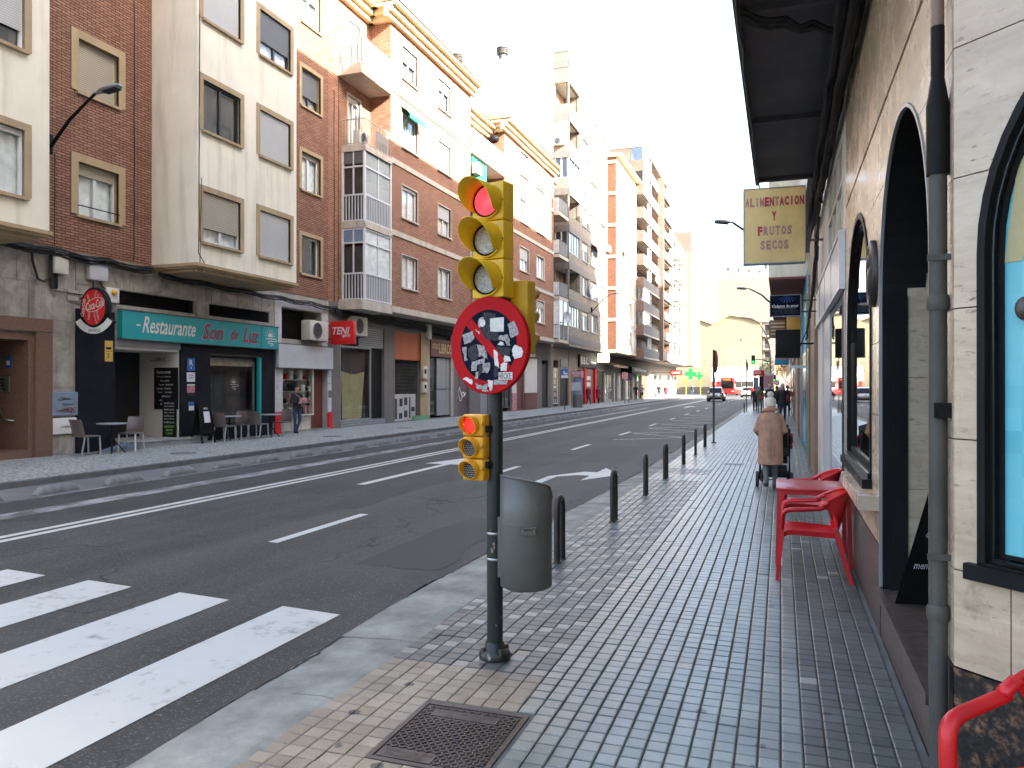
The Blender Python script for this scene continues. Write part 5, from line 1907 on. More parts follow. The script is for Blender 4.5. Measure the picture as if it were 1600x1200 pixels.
b = MB()
for k in range(7):
    z = 4.75 + 2.85 * k
    b.box((XF, 68.44, z - .12), (X4 + .06, 68.499, z + .16), 'eave')
    b.box((X4 + .001, 68.44, z - .06), (X4 + .06, 78.6, z + .1), 'eave')
b.box((XF, 68.3, 22.3), (X4 + .5, 78.8, 22.6), 'eave')
b.box((XF, 68.6, 4.6), (X4, 78.5, 4.74), 'greyr')
b.build('floor_band', L4, world=True)
dark_back(L4, X4 - .31, 68.6, 69.6, 4.8, 22.2)
dark_back(L4, X4 - .31, 77.5, 78.4, 4.8, 22.2)
for k, z in enumerate(zs4):
    for i, c in enumerate((71.6, 75.3)):
        window(L4, (X4, c, z), RL, 1.5, 1.4, [.2, .5, 0][(k + i) % 3], 'alu', 'roomshade', 'band', None, .15, 2)
shell(L4, -27, XF, 68.51, 78.55, 0, 22.3, 'white', faces='nsbt')
t = thing('window_awning', 'small yellow awning on the slim white building', 'awning', (X4, 71.6, 14.3))
b = MB()
b.poly([(.02, -.8, .2), (.6, -.8, -.3), (.6, .8, -.3), (.02, .8, .2)], 'yellp')
b.poly([(.6, -.8, -.3), (.6, -.8, -.5), (.6, .8, -.5), (.6, .8, -.3)], 'yellp')
b.build('canvas', t)
dish((X4, 73.3, 11.7), 'tan satellite dish between the windows of the slim white building', 'eave', .4)


def shops(root, y0, y1, ztop, seed, fronts):
    """street level wall with shop openings; fronts: (y0, y1, ztop, material of the shutter or None for glass)"""
    b = MB()
    facade(b, (XF, 0, 0), Y, X, y0, y1, 0, ztop, [(a, c, .1, z) for a, c, z, m_ in fronts], 'greyr', .3)
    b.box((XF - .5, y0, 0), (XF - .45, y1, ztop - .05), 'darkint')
    b.build('ground_floor_wall', root, world=True)
    for a, c, z, m_ in fronts:
        if m_ is None:
            window(root, (XF, (a + c) / 2, .12), RL, c - a, z - .12, 0, 'grey_alu', 'curt3', None, None, .12, 3, glass='shopglass')
        else:
            strip(root, 'shop_front', a, c, .1, z, -.18, -.1, m_)


shops(L4, 68.5, 78.55, 4.75, 1, [(69.4, 72.4, 3.0, 'black'), (73.0, 76.8, 2.7, None), (77.2, 78.4, 3.0, 'grey_alu')])
b = MB()
scribble(b, (XF - .05, 75, 1.2), 3.0, 1.5, 'chalk', 4, r_=.03)
b.build('graffiti', L4, world=True)
t = thing('shop_awning', 'long beige and brown retractable awning over the graffiti window', 'awning', (XF, 76.0, 3.65))
b = MB()
b.box((.0, -3.6, .05), (.2, 3.6, .25), 'band')
b.poly([(.2, -3.6, .2), (1.0, -3.6, .0), (1.0, 3.6, .0), (.2, 3.6, .2)], 'eave')
b.poly([(1.0, -3.6, .0), (1.0, -3.6, -.2), (1.0, 3.6, -.2), (1.0, 3.6, .0)], 'wood')
b.build('canvas', t)

# long balcony building
X5 = -13.2
L5 = thing('apartment_building', 'long grey pink block with stacked balcony parapets split by a maroon pier', 'building', (XF, 88, FZ))
FL = [4.55 + 2.4 * k for k in range(9)]
b = MB()
b.box((XF - 2, 78.55, FL[0] - .1), (X5 - 1.3, 98.7, 26.1), 'brickE')
b.build('wall', L5, world=True)
for k, z in enumerate(FL):
    yb = 98.7 if k < 8 else 96.5
    b = MB()
    b.box((X5 - 1.4, 78.56, z - .1), (X5, yb, z + .06), 'band')
    b.box((X5 - .1, 78.56, z + .06), (X5 + .0, 89.2, z + 1.0), 'greyr')
    b.box((X5 - .1, 90.3, z + .06), (X5 + .35, yb, z + 1.0), 'greyr')
    b.box((X5 - 1.4, 78.5, z - .1), (X5 + .002, 78.555, z + 1.0), 'brickE')
    b.build('balcony', L5, world=True)
    b = MB()
    b.box((X5 - 1.31, 80.2, z + .06), (X5 - 1.27, 82.5, z + 2.1), 'roomshade')
    b.box((X5 - 1.31, 84.5, z + .06), (X5 - 1.27, 87.5, z + 2.1), 'dkframe')
    b.box((X5 - 1.31, 92, z + .06), (X5 - 1.27, 95.5, z + 2.1), 'dkframe')
    b.build('window', L5, world=True)
    if k in (1, 2, 7, 8):
        b = MB()
        b.box((X5 - .06, 78.6, z + 1.0), (X5 - .04, 82.4, z + 2.28), 'blueglass')
        b.box((X5 - 1.3, 78.53, z + 1.0), (X5 - .05, 78.55, z + 2.28), 'blueglass')
        for y in (78.58, 80.5, 82.4):
            b.box((X5 - .08, y - .04, z + 1.0), (X5 - .02, y + .04, z + 2.28), 'alu')
        b.build('glazing', L5, world=True)
b = MB()
b.box((X5 - .2, 89.4, FL[0]), (X5 + .42, 90.1, 25.6), 'stonebr')
b.build('pier', L5, world=True)
b = MB()
for y in (82.6, 84.0):
    b.box((X5 - .3, y - .08, FL[0]), (X5 - .12, y + .08, 26), 'white')
b.box((XF - 2, 78.5, 26.1), (X5 + .02, 96.5, 26.4), 'band')
b.box((XF - 2, 78.3, 22.6), (XF - .8, 79.5, 26.09), 'concrete')
b.build('cornice', L5, world=True)
shell(L5, -27, XF - 2, 78.55, 98.7, 0, 26, 'concrete', faces='nsbt')
shops(L5, 78.55, 98.7, 4.5, 2, [(79, 82, 3.0, None), (83, 87, 3.0, None), (88, 89.5, 2.8, 'stonebr'), (90.2, 93, 3.0, None), (94, 97.5, 3.0, 'wood')])
dish((X5, 86, 13.2), 'white satellite dish hung outside a balcony of the long grey pink block', 'whitepl', .45)
t = thing('shop_awning', 'black awning box sign with small white letters over a corner shop', 'sign', (XF + .6, 86, 2.95))
b = MB()
b.bbox((-.6, -5.2, 0), (.6, 5.2, .75), 'black', .03)
b.build('box', t)
b = MB()
b.text('CERVECERIA  Sport', (.602, 0, .38), Y, Z, 7.6, .4, 'sticker')
b.build('lettering', t)


def block(name_label, y0, y1, xf, zt, mat, colm, floors, fh, cols_, slabm='band', sidem=None, z0=4.6):
    """building of the far stretch: real window openings, slabs under balcony columns"""
    r_ = thing('apartment_building', name_label, 'building', (XF, (y0 + y1) / 2, FZ))
    ops_ = [(c - w_ / 2, c + w_ / 2, z0 + .9 + fh * k, z0 + .9 + fh * k + 1.35) for c, w_, bal in cols_ for k in range(floors)]
    b = MB()
    facade(b, (xf, 0, 0), Y, X, y0, y1, z0, zt, ops_, mat, .35, colm)
    b.poly([(XF - 2, y0, z0), (xf, y0, z0), (xf, y0, zt), (XF - 2, y0, zt)], sidem or mat)
    b.poly([(xf, y1, z0), (XF - 2, y1, z0), (XF - 2, y1, zt), (xf, y1, zt)], sidem or mat)
    b.poly([(XF - 2, y0, zt), (xf, y0, zt), (xf, y1, zt), (XF - 2, y1, zt)], 'concrete')
    b.poly([(XF - 2, y0, z0), (XF - 2, y1, z0), (xf, y1, z0), (xf, y0, z0)], 'greyr')
    b.build('wall', r_, world=True)
    dark_back(r_, xf - .36, y0 + .1, y1 - .1, z0 + .1, zt - .1)
    for k in range(floors):
        for c, w_, bal in cols_:
            z = z0 + .9 + fh * k
            q = MB()
            q.box((xf - .3, c - w_ / 2, z), (xf - .27, c + w_ / 2, z + 1.35), 'glass')
            for s_ in (-.5, 0, .5):
                q.box((xf - .27, c + s_ * (w_ - .08) - .04, z), (xf - .22, c + s_ * (w_ - .08) + .04, z + 1.35), 'alu')
            q.build('window', r_, world=True)
            if bal:
                q = MB()
                q.box((xf + .001, c - w_ / 2 - .3, z - .95), (xf + .85, c + w_ / 2 + .3, z - .8), slabm)
                q.box((xf + .77, c - w_ / 2 - .3, z - .8), (xf + .85, c + w_ / 2 + .3, z + .12), slabm)
                q.build('balcony', r_, world=True)
    return r_


L6 = block('white block with a column of recessed balconies after the long grey pink one', 98.7, 106, -13.3, 21.6, 'white', 'brickD', 6, 2.75, ((100.4, 1.5, 0), (103.6, 2.6, 1)), sidem='brickE')
shops(L6, 98.7, 106, 4.6, 3, [(99.3, 101, 3.0, 'eave'), (101.8, 104.9, 3.0, None)])
b = MB()
b.box((XF - 2, 101, 21.6), (-14.6, 106, 23.6), 'concrete')
b.build('penthouse', L6, world=True)
L7 = block('cream block with brick balcony columns near the green crosses', 106, 115, -13.2, 21.2, 'white', 'brickD', 6, 2.75, ((107.8, 2.2, 1), (111, 1.4, 0), (113.6, 1.4, 0)), sidem='brickD')
shops(L7, 106, 115, 4.6, 4, [(106.6, 109.4, 3.0, None), (110.2, 112.8, 3.0, None), (113.2, 114.7, 3.0, 'grey_alu')])
L8 = block('last tall block on the left with a plain tan side wall', 115, 126.5, -12.3, 24.2, 'white', 'brickE', 7, 2.7, ((117, 1.3, 0), (119.5, 1.3, 0), (122.2, 1.8, 0), (125, 1.3, 0)), sidem='brickE')
shops(L8, 115, 126.5, 4.6, 5, [(115.6, 118, 3.2, None), (119, 122, 3.2, 'meter'), (123, 126, 3.2, None)])
b = MB()
b.lathe([(1.0, 24.2), (1.0, 25.2), (.8, 25.4)], (XF + .5, 118, 0), 'concrete', 16)
b.build('water_tank', L8, world=True)
for i, (y, z, s_, lab) in enumerate(((110.5, 3.0, 1.3, 'larger glowing green pharmacy cross on the far left facade'), (118.5, 2.8, 1.0, 'smaller glowing green pharmacy cross beyond the larger one'))):
    t = thing('pharmacy_cross', lab, 'pharmacy sign', (-12.0 if i == 0 else -11.6, y, z))
    b = MB()
    pts = [(-.33, -1), (.33, -1), (.33, -.33), (1, -.33), (1, .33), (.33, .33), (.33, 1), (-.33, 1), (-.33, .33), (-1, .33), (-1, -.33), (-.33, -.33)]
    b.ext([(x * s_ * .6, z_ * s_ * .6) for x, z_ in pts], (0, .1, .3), X, Z, .2, 'greencross', 'black')
    b.build('cross', t)
    b = MB()
    b.beam((-.5, 0, .3), (-1.6 if i == 0 else -.9, 0, .3), .08, .08, 'black')
    b.build('bracket', t)
t = thing('wall_lamp_sign', 'small orange shop sign sticking out in the far sunlit stretch', 'sign', (-12.6, 99.5, 3.0))
b = MB()
b.bbox((-.7, -.1, 0), (.7, .1, .6), 'signred', .02)
b.build('box', t)
b = MB()
b.text('CARNES', (0, -.102, .3), X, Z, 1.1, .3, 'sticker')
b.build('lettering', t)
b = MB()
b.beam((-.7, 0, .3), (-3.4, 0, .3), .06, .06, 'black')
b.build('bracket', t)

# ---------------------------------------------------------------- buildings closing the street
E1 = thing('end_building', 'large blank yellow gable wall closing the street', 'building', (-10, 165, 0))
b = MB()
pts = [(-24, 0), (-3.7, 0), (-3.7, 14.6), (-6.8, 15.6), (-10, 16.2), (-13.5, 14.4), (-16.3, 15.5), (-24, 13.6)]
b.ext(pts, (0, 166, 0), X, Z, -14, 'yellowr')
b.build('wall', E1, world=True)
b = MB()
for p0, p1 in zip(pts[2:-1], pts[3:]):
    b.beam((p0[0], 165.9, p0[1] + .1), (p1[0], 165.9, p1[1] + .1), .4, .2, 'terracotta')
b.build('roof_edge', E1, world=True)
E2 = thing('end_building', 'tall plain beige slab rising behind the yellow gable', 'building', (-8, 205, 0))
b = MB()
b.box((-15.5, 205, 0), (1.5, 225, 29.2), 'beiger')
b.build('wall', E2, world=True)
b = MB()
b.box((-9, 206, 29.2), (-6, 210, 30.6), 'white')
b.box((-15.4, 205.1, 29.2), (1.4, 205.4, 29.5), 'concrete')
b.build('penthouse', E2, world=True)
rnd = random.Random(2)
for i in range(9):
    x = -13.2 + 1.35 * i + rnd.uniform(-.3, .3)
    t = thing('roof_antenna', 'roof aerial on the tall beige slab', 'antenna', (x, 207, 29.2), group='aerials on the beige slab')
    b = MB()
    hh = rnd.uniform(1, 3.2)
    b.cyl((0, 0, 0), (0, 0, hh), .05, 'galv', n=5)
    b.box((-.35, -.05, hh * .7), (.35, .05, hh), 'galv')
    b.build('mast', t)
E3 = thing('end_building', 'narrow pale grey building with small balconies at the right of the yellow gable', 'building', (-2, 167, 0))
b = MB()
z0s = [3.6 + 2.75 * k for k in range(4)]
facade(b, (0, 167, 0), X, -Y, -3.6, 1.2, 0, 14.8, [(-.9, .1, z + .9, z + 2.3) for z in z0s] + [(-3.1, -2.2, z + .1, z + 2.3) for z in z0s], 'greyr', .3)
b.poly([(-3.6, 177, 0), (-3.6, 167, 0), (-3.6, 167, 14.8), (-3.6, 177, 14.8)], 'white')
b.box((-3.8, 166.7, 14.8), (1.3, 177, 15.1), 'band')
b.box((-3.58, 167.4, 0), (1.2, 167.5, 14.7), 'roomshade')
b.build('wall', E3, world=True)
for z in z0s:
    q = MB()
    q.box((-3.5, 166.2, z - .1), (-1.6, 167, z + .05), 'band')
    q.build('balcony_slab', E3, world=True)
    railing(E3, [(-3.45, 167), (-3.45, 166.25), (-1.65, 166.25), (-1.65, 167)], z + .05, 1.0, 'greyr', .16, 'railing', .03)
E4 = thing('corner_store', 'low red and white store front at the end of the street', 'building', (-7, 158, 0))
b = MB()
facade(b, (0, 158, 0), X, -Y, -13, -4.2, 0, 5.2, [(-9.2 + .9 * i, -8.5 + .9 * i, .9, 1.9) for i in range(5)], 'busred', .2)
b.box((-13, 158.3, 0), (-4.2, 164, 5.2), 'white')
b.box((-13.1, 157.9, 2.5), (-4.1, 157.99, 5.3), 'white')
b.build('wall', E4, world=True)
b = MB()
b.text('el ahorro', (-6, 157.88, 3.8), X, Z, 3.4, .8, 'poster', .2)
b.box((-8.5, 157.85, 2.25), (-4.2, 157.9, 2.4), 'white')
b.build('lettering', E4, world=True)

# ================================================================ right side of the street
XR = .64
XO = -.33                                # edge of the overhanging upper floors
CY = 3.42                                # corner of the angled wall
R1 = thing('corner_building', 'travertine clad corner building with black arched openings under a dark overhang', 'building', (XR, 6, 0))


def arch_pts(u0, u1, z0, zs, rr, n=18):
    """outline of an arched opening, anticlockwise seen from the street"""
    cu, ru = (u0 + u1) / 2, (u1 - u0) / 2
    return [(u0, z0), (u1, z0)] + [(cu + ru * cos(pi * i / n), zs + rr * sin(pi * i / n)) for i in range(n + 1)]


def holed_sheet(outer, holes, o, ux, uy, t, mat, mb):
    cu = bpy.data.curves.new('c', 'CURVE')
    cu.dimensions = '2D'
    cu.fill_mode = 'BOTH'
    cu.extrude = t / 2
    for pts in [outer] + holes:
        sp = cu.splines.new('POLY')
        sp.points.add(len(pts) - 1)
        for p_, q in zip(sp.points, pts):
            p_.co = (q[0], q[1], 0, 1)
        sp.use_cyclic_u = True
    ob = bpy.data.objects.new('c', cu)
    me = bpy.data.meshes.new_from_object(ob)
    o, ux, uy = V(o), V(ux), V(uy)
    nz = ux.cross(uy).normalized()
    mb.add([o + ux * v_.co.x + uy * v_.co.y + nz * v_.co.z for v_ in me.vertices], [tuple(p_.vertices) for p_ in me.polygons], mat)
    bpy.data.objects.remove(ob)
    bpy.data.curves.remove(cu)
    bpy.data.meshes.remove(me)


# in the wall frame u runs towards the camera (-Y): u = -y, so outlines use u = -y and normal -X
A1 = (-5.79, -3.9)      # door arch (u0, u1)
A2 = (-8.44, -6.3)      # small window arch
hole1 = arch_pts(*A1, .31, 2.28, .97)
hole2 = arch_pts(*A2, 1.0, 2.12, 1.07)
b = MB()
holed_sheet([(-8.69, .0), (-CY, .0), (-CY, 4.8), (-8.69, 4.8)], [hole1, hole2], (XR + .16, 0, 0), -Y, Z, .22, 'concrete', b)
b.build('wall', R1, world=True)
# travertine slabs: cut each course by the arches
ZC = [.6, .98, 1.49, 2.0, 2.51, 3.02, 3.53]


def clip_cell(u0, u1, z0, z1, arch):
    """polygon outline of a cell minus an arched opening, sampled; returns strips of quads"""
    out = []
    a0, a1, zb, zs, rr = arch
    cu, ru = (a0 + a1) / 2, (a1 - a0) / 2
    N = max(1, int((u1 - u0) / .04))
    for i in range(N):
        ua, ub = u0 + (u1 - u0) * i / N, u0 + (u1 - u0) * (i + 1) / N

        def top(u):
            t_ = max(-1, min(1, (u - cu) / ru))
            return zs + rr * math.sqrt(max(0, 1 - t_ * t_))
        if ub <= a0 + 1e-6 or ua >= a1 - 1e-6:
            out.append(((ua, z0), (ub, z0), (ub, z1), (ua, z1)))
            continue
        if zb > z0 + 1e-4:
            zz1 = min(z1, zb)
            out.append(((ua, z0), (ub, z0), (ub, zz1), (ua, zz1)))
        ta, tb = top(ua), top(ub)
        za, zb_ = min(z1, max(z0, ta)), min(z1, max(z0, tb))
        if za < z1 - 1e-4 or zb_ < z1 - 1e-4:
            out.append(((ua, za), (ub, zb_), (ub, z1), (ua, z1)))
    return out


def slab_cell(parent, mat, u0, u1, z0, z1, o, ux, n, archs, t=.05, j=.0025, off=0, name='stone_slab'):
    o, ux, n = V(o), V(ux), V(n)
    u0, u1, z0, z1 = u0 + j, u1 - j, z0 + j, z1 - j
    cells = None
    for ar in archs:
        if ar[1] > u0 and ar[0] < u1:
            cells = ar
    b = MB()
    P = lambda u, z, d: o + ux * u + Z * z + n * d
    if cells is None:
        quads = [((u0, z0), (u1, z0), (u1, z1), (u0, z1))]
    else:
        us = sorted({u0, u1} | {q for q in cells[:2] if u0 < q < u1})
        quads = []
        for a, c in zip(us[:-1], us[1:]):
            quads += clip_cell(a, c, z0, z1, cells)
    if not quads:
        return
    for q in quads:
        b.poly([P(u, z, t + off) for u, z in q], mat)
        for (ua, za), (ub, zb) in ((q[0], q[1]), (q[2], q[3])):
            b.poly([P(ua, za, 0), P(ub, zb, 0), P(ub, zb, t + off), P(ua, za, t + off)][::-1], mat)
    for (u, a) in ((quads[0][0][0], 0), (quads[-1][1][0], 1)):
        zz = [q for q in quads if abs((q[0] if a == 0 else q[1])[0] - u) < 1e-6]
        for q in zz:
            p0, p1 = (q[0], q[3]) if a == 0 else (q[1], q[2])
            b.poly([P(*p0, 0), P(*p1, 0), P(*p1, t + off), P(*p0, t + off)], mat)
    b.build(name, parent, world=True)


rnd = random.Random(6)
archs = [(*A1, .31, 2.28, .97), (*A2, 1.0, 2.12, 1.07)]
for z0, z1 in zip(ZC[:-1], ZC[1:]):
    us = [-8.69, -7.37, -6.05, -4.85, -CY - .0]
    for a, c in zip(us[:-1], us[1:]):
        slab_cell(R1, 'trav', a, c, z0, z1, (XR + .05, 0, 0), -Y, -X, archs, .05 + rnd.uniform(-.001, .001))
for a, c in zip([-8.69, -7.7, -6.9, -6.05, -5.2, -4.3], [-7.7, -6.9, -6.05, -5.2, -4.3, -CY]):
    slab_cell(R1, 'trav', a, c, 3.56, 4.8, (XR + .05, 0, 0), -Y, -X, [], .05 + rnd.uniform(-.001, .001))
slab_cell(R1, 'granite3', -8.69, -7.2, 0, .597, (XR + .05, 0, 0), -Y, -X, archs, .052, name='plinth_slab')
slab_cell(R1, 'granite3', -7.2, -5.79, 0, .597, (XR + .05, 0, 0), -Y, -X, archs, .052, name='plinth_slab')
slab_cell(R1, 'granite', -3.9, -CY, 0, .597, (XR + .05, 0, 0), -Y, -X, archs, .052, name='plinth_slab')
b = MB()
b.box((XR + .03, CY, 3.532), (XR + .05, 8.69, 3.558), 'stonebr')
b.build('groove', R1, world=True)
# angled corner wall; direction along the wall (away from the corner) and its outward normal
S2 = math.sqrt(.5)
WD, WN = V((S2, -S2, 0)), V((-S2, -S2, 0))
CO = V((XR, CY, 0))
A3 = (.1, 2.0, 1.0, 2.2, .97)
hole3 = arch_pts(A3[0], A3[1], 1.0, 2.2, .97)
b = MB()
holed_sheet([(0.03, 0), (2.7, 0), (2.7, 4.8), (0.03, 4.8)], [hole3], CO - WN * .16, WD, Z, .22, 'concrete', b)
b.build('corner_wall', R1, world=True)
for z0, z1 in zip(ZC[:-1], ZC[1:]):
    for a, c in ((0, .22), (.22, 1.05), (1.05, 1.88), (1.88, 2.7)) if z0 < .7 else ((0, 1.35), (1.35, 2.7)):
        slab_cell(R1, 'trav', a, c, z0, z1, CO - WN * .05, WD, WN, [A3], .05 + rnd.uniform(-.001, .001))
for a, c in ((0, .9), (.9, 1.8), (1.8, 2.7)):
    slab_cell(R1, 'trav', a, c, 3.56, 4.8, CO - WN * .05, WD, WN, [], .05)
    slab_cell(R1, 'granite', a, c, 0, .597, CO - WN * .05, WD, WN, [], .052, name='plinth_slab')
b = MB()
b.box((XR + .05 + 1.9, CY - 1.95, 0), (24, CY - 1.8, 4.8), 'trav')
b.build('side_street_wall', R1, world=True)


def arch_frame(parent, o, ux, n, arch, w_, d0, d1, mat, name, sillmat=None):
    """black frame lining an arched opening: band w_ wide between depths d0 and d1 (outward positive)"""
    o, ux, n = V(o), V(ux), V(n)
    a0, a1, zb, zs, rr = arch
    N = 28
    cu, ru = (a0 + a1) / 2, (a1 - a0) / 2

    def ring(k):
        r1, r2 = ru - k, rr - k
        return [(cu - r1, zb + (k if sillmat is None else k))] + [(cu - r1 * cos(pi * i / N), zs + r2 * sin(pi * i / N)) for i in range(N + 1)] + [(cu + r1, zb + k)]
    A, B = ring(0), ring(w_)
    P = lambda q, d: o + ux * q[0] + Z * q[1] + n * d
    b = MB()
    for i in range(len(A) - 1):
        b.poly([P(A[i], d1), P(B[i], d1), P(B[i + 1], d1), P(A[i + 1], d1)], mat)
        b.poly([P(B[i], d1), P(B[i], d0), P(B[i + 1], d0), P(B[i + 1], d1)], mat)
        b.poly([P(A[i], d0), P(A[i], d1), P(A[i + 1], d1), P(A[i + 1], d0)], mat)
    if sillmat:
        b.add([P((a0, zb), d1), P((a1, zb), d1), P((a1, zb + w_), d1), P((a0, zb + w_), d1), P((a0, zb), d0), P((a1, zb), d0), P((a1, zb + w_), d0), P((a0, zb + w_), d0)], [(0, 1, 2, 3), (3, 2, 6, 7), (0, 4, 5, 1)], sillmat)
    return b.build(name, parent, world=True)


def arch_sheet(parent, o, ux, n, arch, inset, d, mat, name):
    o, ux, n = V(o), V(ux), V(n)
    a0, a1, zb, zs, rr = arch
    cu, ru = (a0 + a1) / 2, (a1 - a0) / 2 - inset
    N = 28
    pts = [(cu - ru, zb + inset), (cu + ru, zb + inset)] + [(cu + ru * cos(pi * i / N), zs + (rr - inset) * sin(pi * i / N)) for i in range(N + 1)]
    b = MB()
    b.poly([o + ux * u + Z * z + n * d for u, z in pts], mat)
    return b.build(name, parent, world=True)


# street window
O0, N0 = (XR, 0, 0), -X
fr = arch_frame(R1, O0, -Y, N0, archs[1], .05, -.24, .012, 'black', 'window_frame', 'black')
arch_frame(R1, O0, -Y, N0, archs[1], .1, -.22, -.018, 'gloss', 'window_frame', 'black')
arch_sheet(R1, O0, -Y, N0, archs[1], .09, -.034, 'mirror', 'pane')
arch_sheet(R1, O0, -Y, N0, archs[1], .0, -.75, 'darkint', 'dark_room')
b = MB()
b.box((XR - .07, 6.26, .93), (XR + .02, 8.48, 1.0), 'black')
b.box((XR - .03, 6.3, 1.0), (XR + .02, 8.44, 1.045), 'gloss')
b.build('window_sill', R1, world=True)
b = MB()
b.box((XR - .13, 5.86, .83), (XR + .0, 7.5, .93), 'trav')
b.build('stone_ledge', R1, world=True)
# angled window with turquoise blind
arch_frame(R1, CO, WD, WN, A3, .03, -.2, .012, 'black', 'window_frame', 'black')
arch_frame(R1, CO, WD, WN, A3, .05, -.2, -.012, 'gloss', 'window_frame', 'black')
arch_frame(R1, CO, WD, WN, A3, .065, -.2, -.04, 'black', 'window_frame', 'black')
arch_sheet(R1, CO, WD, WN, A3, .055, -.07, 'shopglass', 'pane')
arch_sheet(R1, CO, WD, WN, A3, .055, -.056, 'turq', 'mosaic_film')
b = MB()
P = lambda u, z, d: CO + WD * u + Z * z + WN * d
b.poly([P(.2, 1.05, .03), P(2.05, 1.05, .03), P(2.05, 1.05, -.05), P(.2, 1.05, -.05)], 'black')
b.add([P(.06, .96, .035), P(2.04, .96, .035), P(2.04, 1.02, .035), P(.06, 1.02, .035), P(.06, 1.02, -.02), P(2.04, 1.02, -.02), P(.06, .96, -.02), P(2.04, .96, -.02)], [(0, 1, 2, 3), (3, 2, 5, 4), (0, 6, 7, 1), (0, 3, 4, 6)], 'black')
b.build('window_sill', R1, world=True)
b = MB()
b.poly([P(.165, 2.16, -.053), P(.23, 2.16, -.053), P(.5, 2.92, -.053), P(.38, 2.8, -.053), P(.21, 2.5, -.053)], 'cloth_y')
b.build('yellow_curtain', R1, world=True)
t = thing('door_knob_ornament', 'dark round metal knob on the turquoise window', 'knob', P(.255, 1.98, -.03))
b = MB()
b.sphere((0, 0, 0), (.035, .035, .045), 'rust', 12, 8)
b.build('knob', t)
# porch behind the door arch
arch_frame(R1, O0, -Y, N0, archs[0], .02, -.012, .008, 'grey_alu', 'arch_trim')
arch_frame(R1, O0, -Y, N0, archs[0], .026, -.275, -.014, 'black', 'arch_lining')
b = MB()
b.box((XR + .05, 5.75, .31), (XR + .165, 5.86, 2.3), 'black')           # black jamb
b.box((XR + .165, 5.76, .31), (XR + 1.9, 5.88, 1.0), 'trav')
b.box((XR + .165, 5.76, 1.003), (XR + 1.9, 5.88, 1.75), 'trav')
b.box((XR + .165, 5.76, 1.753), (XR + 1.9, 5.88, 2.45), 'trav')
b.box((XR + .27, 5.75, 2.45), (XR + 1.9, 5.87, 3.4), 'darkint')
b.box((XR + 1.7, 3.2, .31), (XR + 1.8, 5.9, 3.4), 'black')
b.box((XR + .27, 3.1, 3.26), (XR + 1.8, 5.9, 3.4), 'darkint')
b.box((XR + .27, 3.78, .31), (XR + 1.8, 3.88, 3.4), 'trav')
b.build('porch', R1, world=True)
b = MB()
for i, (ya, yb) in enumerate(((3.9, 4.83), (4.835, 5.77))):
    b.box((XR + .002, ya, .0), (XR + 1.75, yb, .317), 'granite3')
b.box((XR - .03, 3.86, .27), (XR + .01, 5.82, .323), 'granite3')
b.build('porch_step', R1, world=True)
b = MB()
b.box((XR + .12, 4.42, .316), (XR + .19, 4.52, .321), 'paper')
b.build('floor_label', thing('paper_scrap', 'white scrap of paper lying on the dark granite porch step', 'paper', (XR, 4.5, .31)), world=True)
t = thing('porch_lamp', 'white cylindrical lamp on a rusty bracket at the top of the door arch', 'lamp', (XR + .12, 4.02, 2.72))
b = MB()
b.cyl((0, 0, .05), (0, 0, .2), .05, 'whitepl', n=16)
b.sphere((0, 0, .03), .045, 'galv', 10, 6)
b.build('lamp_head', t)
b = MB()
b.beam((0, 0, 0), (.18, .22, -.3), .05, .03, 'wood')
b.cyl((0, .1, -.08), (0, .42, -.06), .012, 'galv')
b.build('bracket', t)
t = thing('chalk_board', 'tall narrow black chalkboard leaning inside the arched porch', 'menu board', (XR + .13, 5.1, .318))
b = MB()
b.add([(-.09, .3, 0), (.18, .36, 0), (.2, -.04, 1.08), (.13, -.06, 1.08), (-.08, .34, 0), (.19, .4, 0), (.21, 0, 1.08), (.14, -.02, 1.08)], [(0, 1, 2, 3), (7, 6, 5, 4), (0, 3, 7, 4), (1, 5, 6, 2), (3, 2, 6, 7)], 'black')
b.build('board', t)
b = MB()
ux_, uy_ = V((1, .2, 0)).normalized(), V((.1, -.27, .95)).normalized()
for i, s_ in enumerate(('R', 'a', 'copa', 'menu fin')):
    b.text(s_, V((.08, .27, .16)) + uy_ * (.72 - .2 * i) + V((.02 - .01 * i, -.012, 0)), ux_, uy_, .05 + .014 * len(s_), .05, 'chalk', .2, .012)
b.build('writing', t)
# carved medallion between the arches
t = thing('wall_medallion', 'dark brown carved oval medallion on the travertine between two arches', 'medallion', (XR, 6.06, 2.5))
b = MB()
b.lathe([(.24, 0), (.24, -.035), (.2, -.05), (.18, -.04), (1e-5, -.045)], (0, 0, 0), 'ironp', 24, 'x', sx=.8, sy=1)
b.sphere((-.04, 0, -.06), (.02, .08, .1), 'ironp', 10, 8)
b.sphere((-.04, .02, .08), (.02, .06, .06), 'ironp', 10, 8)
b.sphere((-.035, -.05, .0), (.018, .05, .05), 'ironp', 8, 6)
b.build('relief', t)
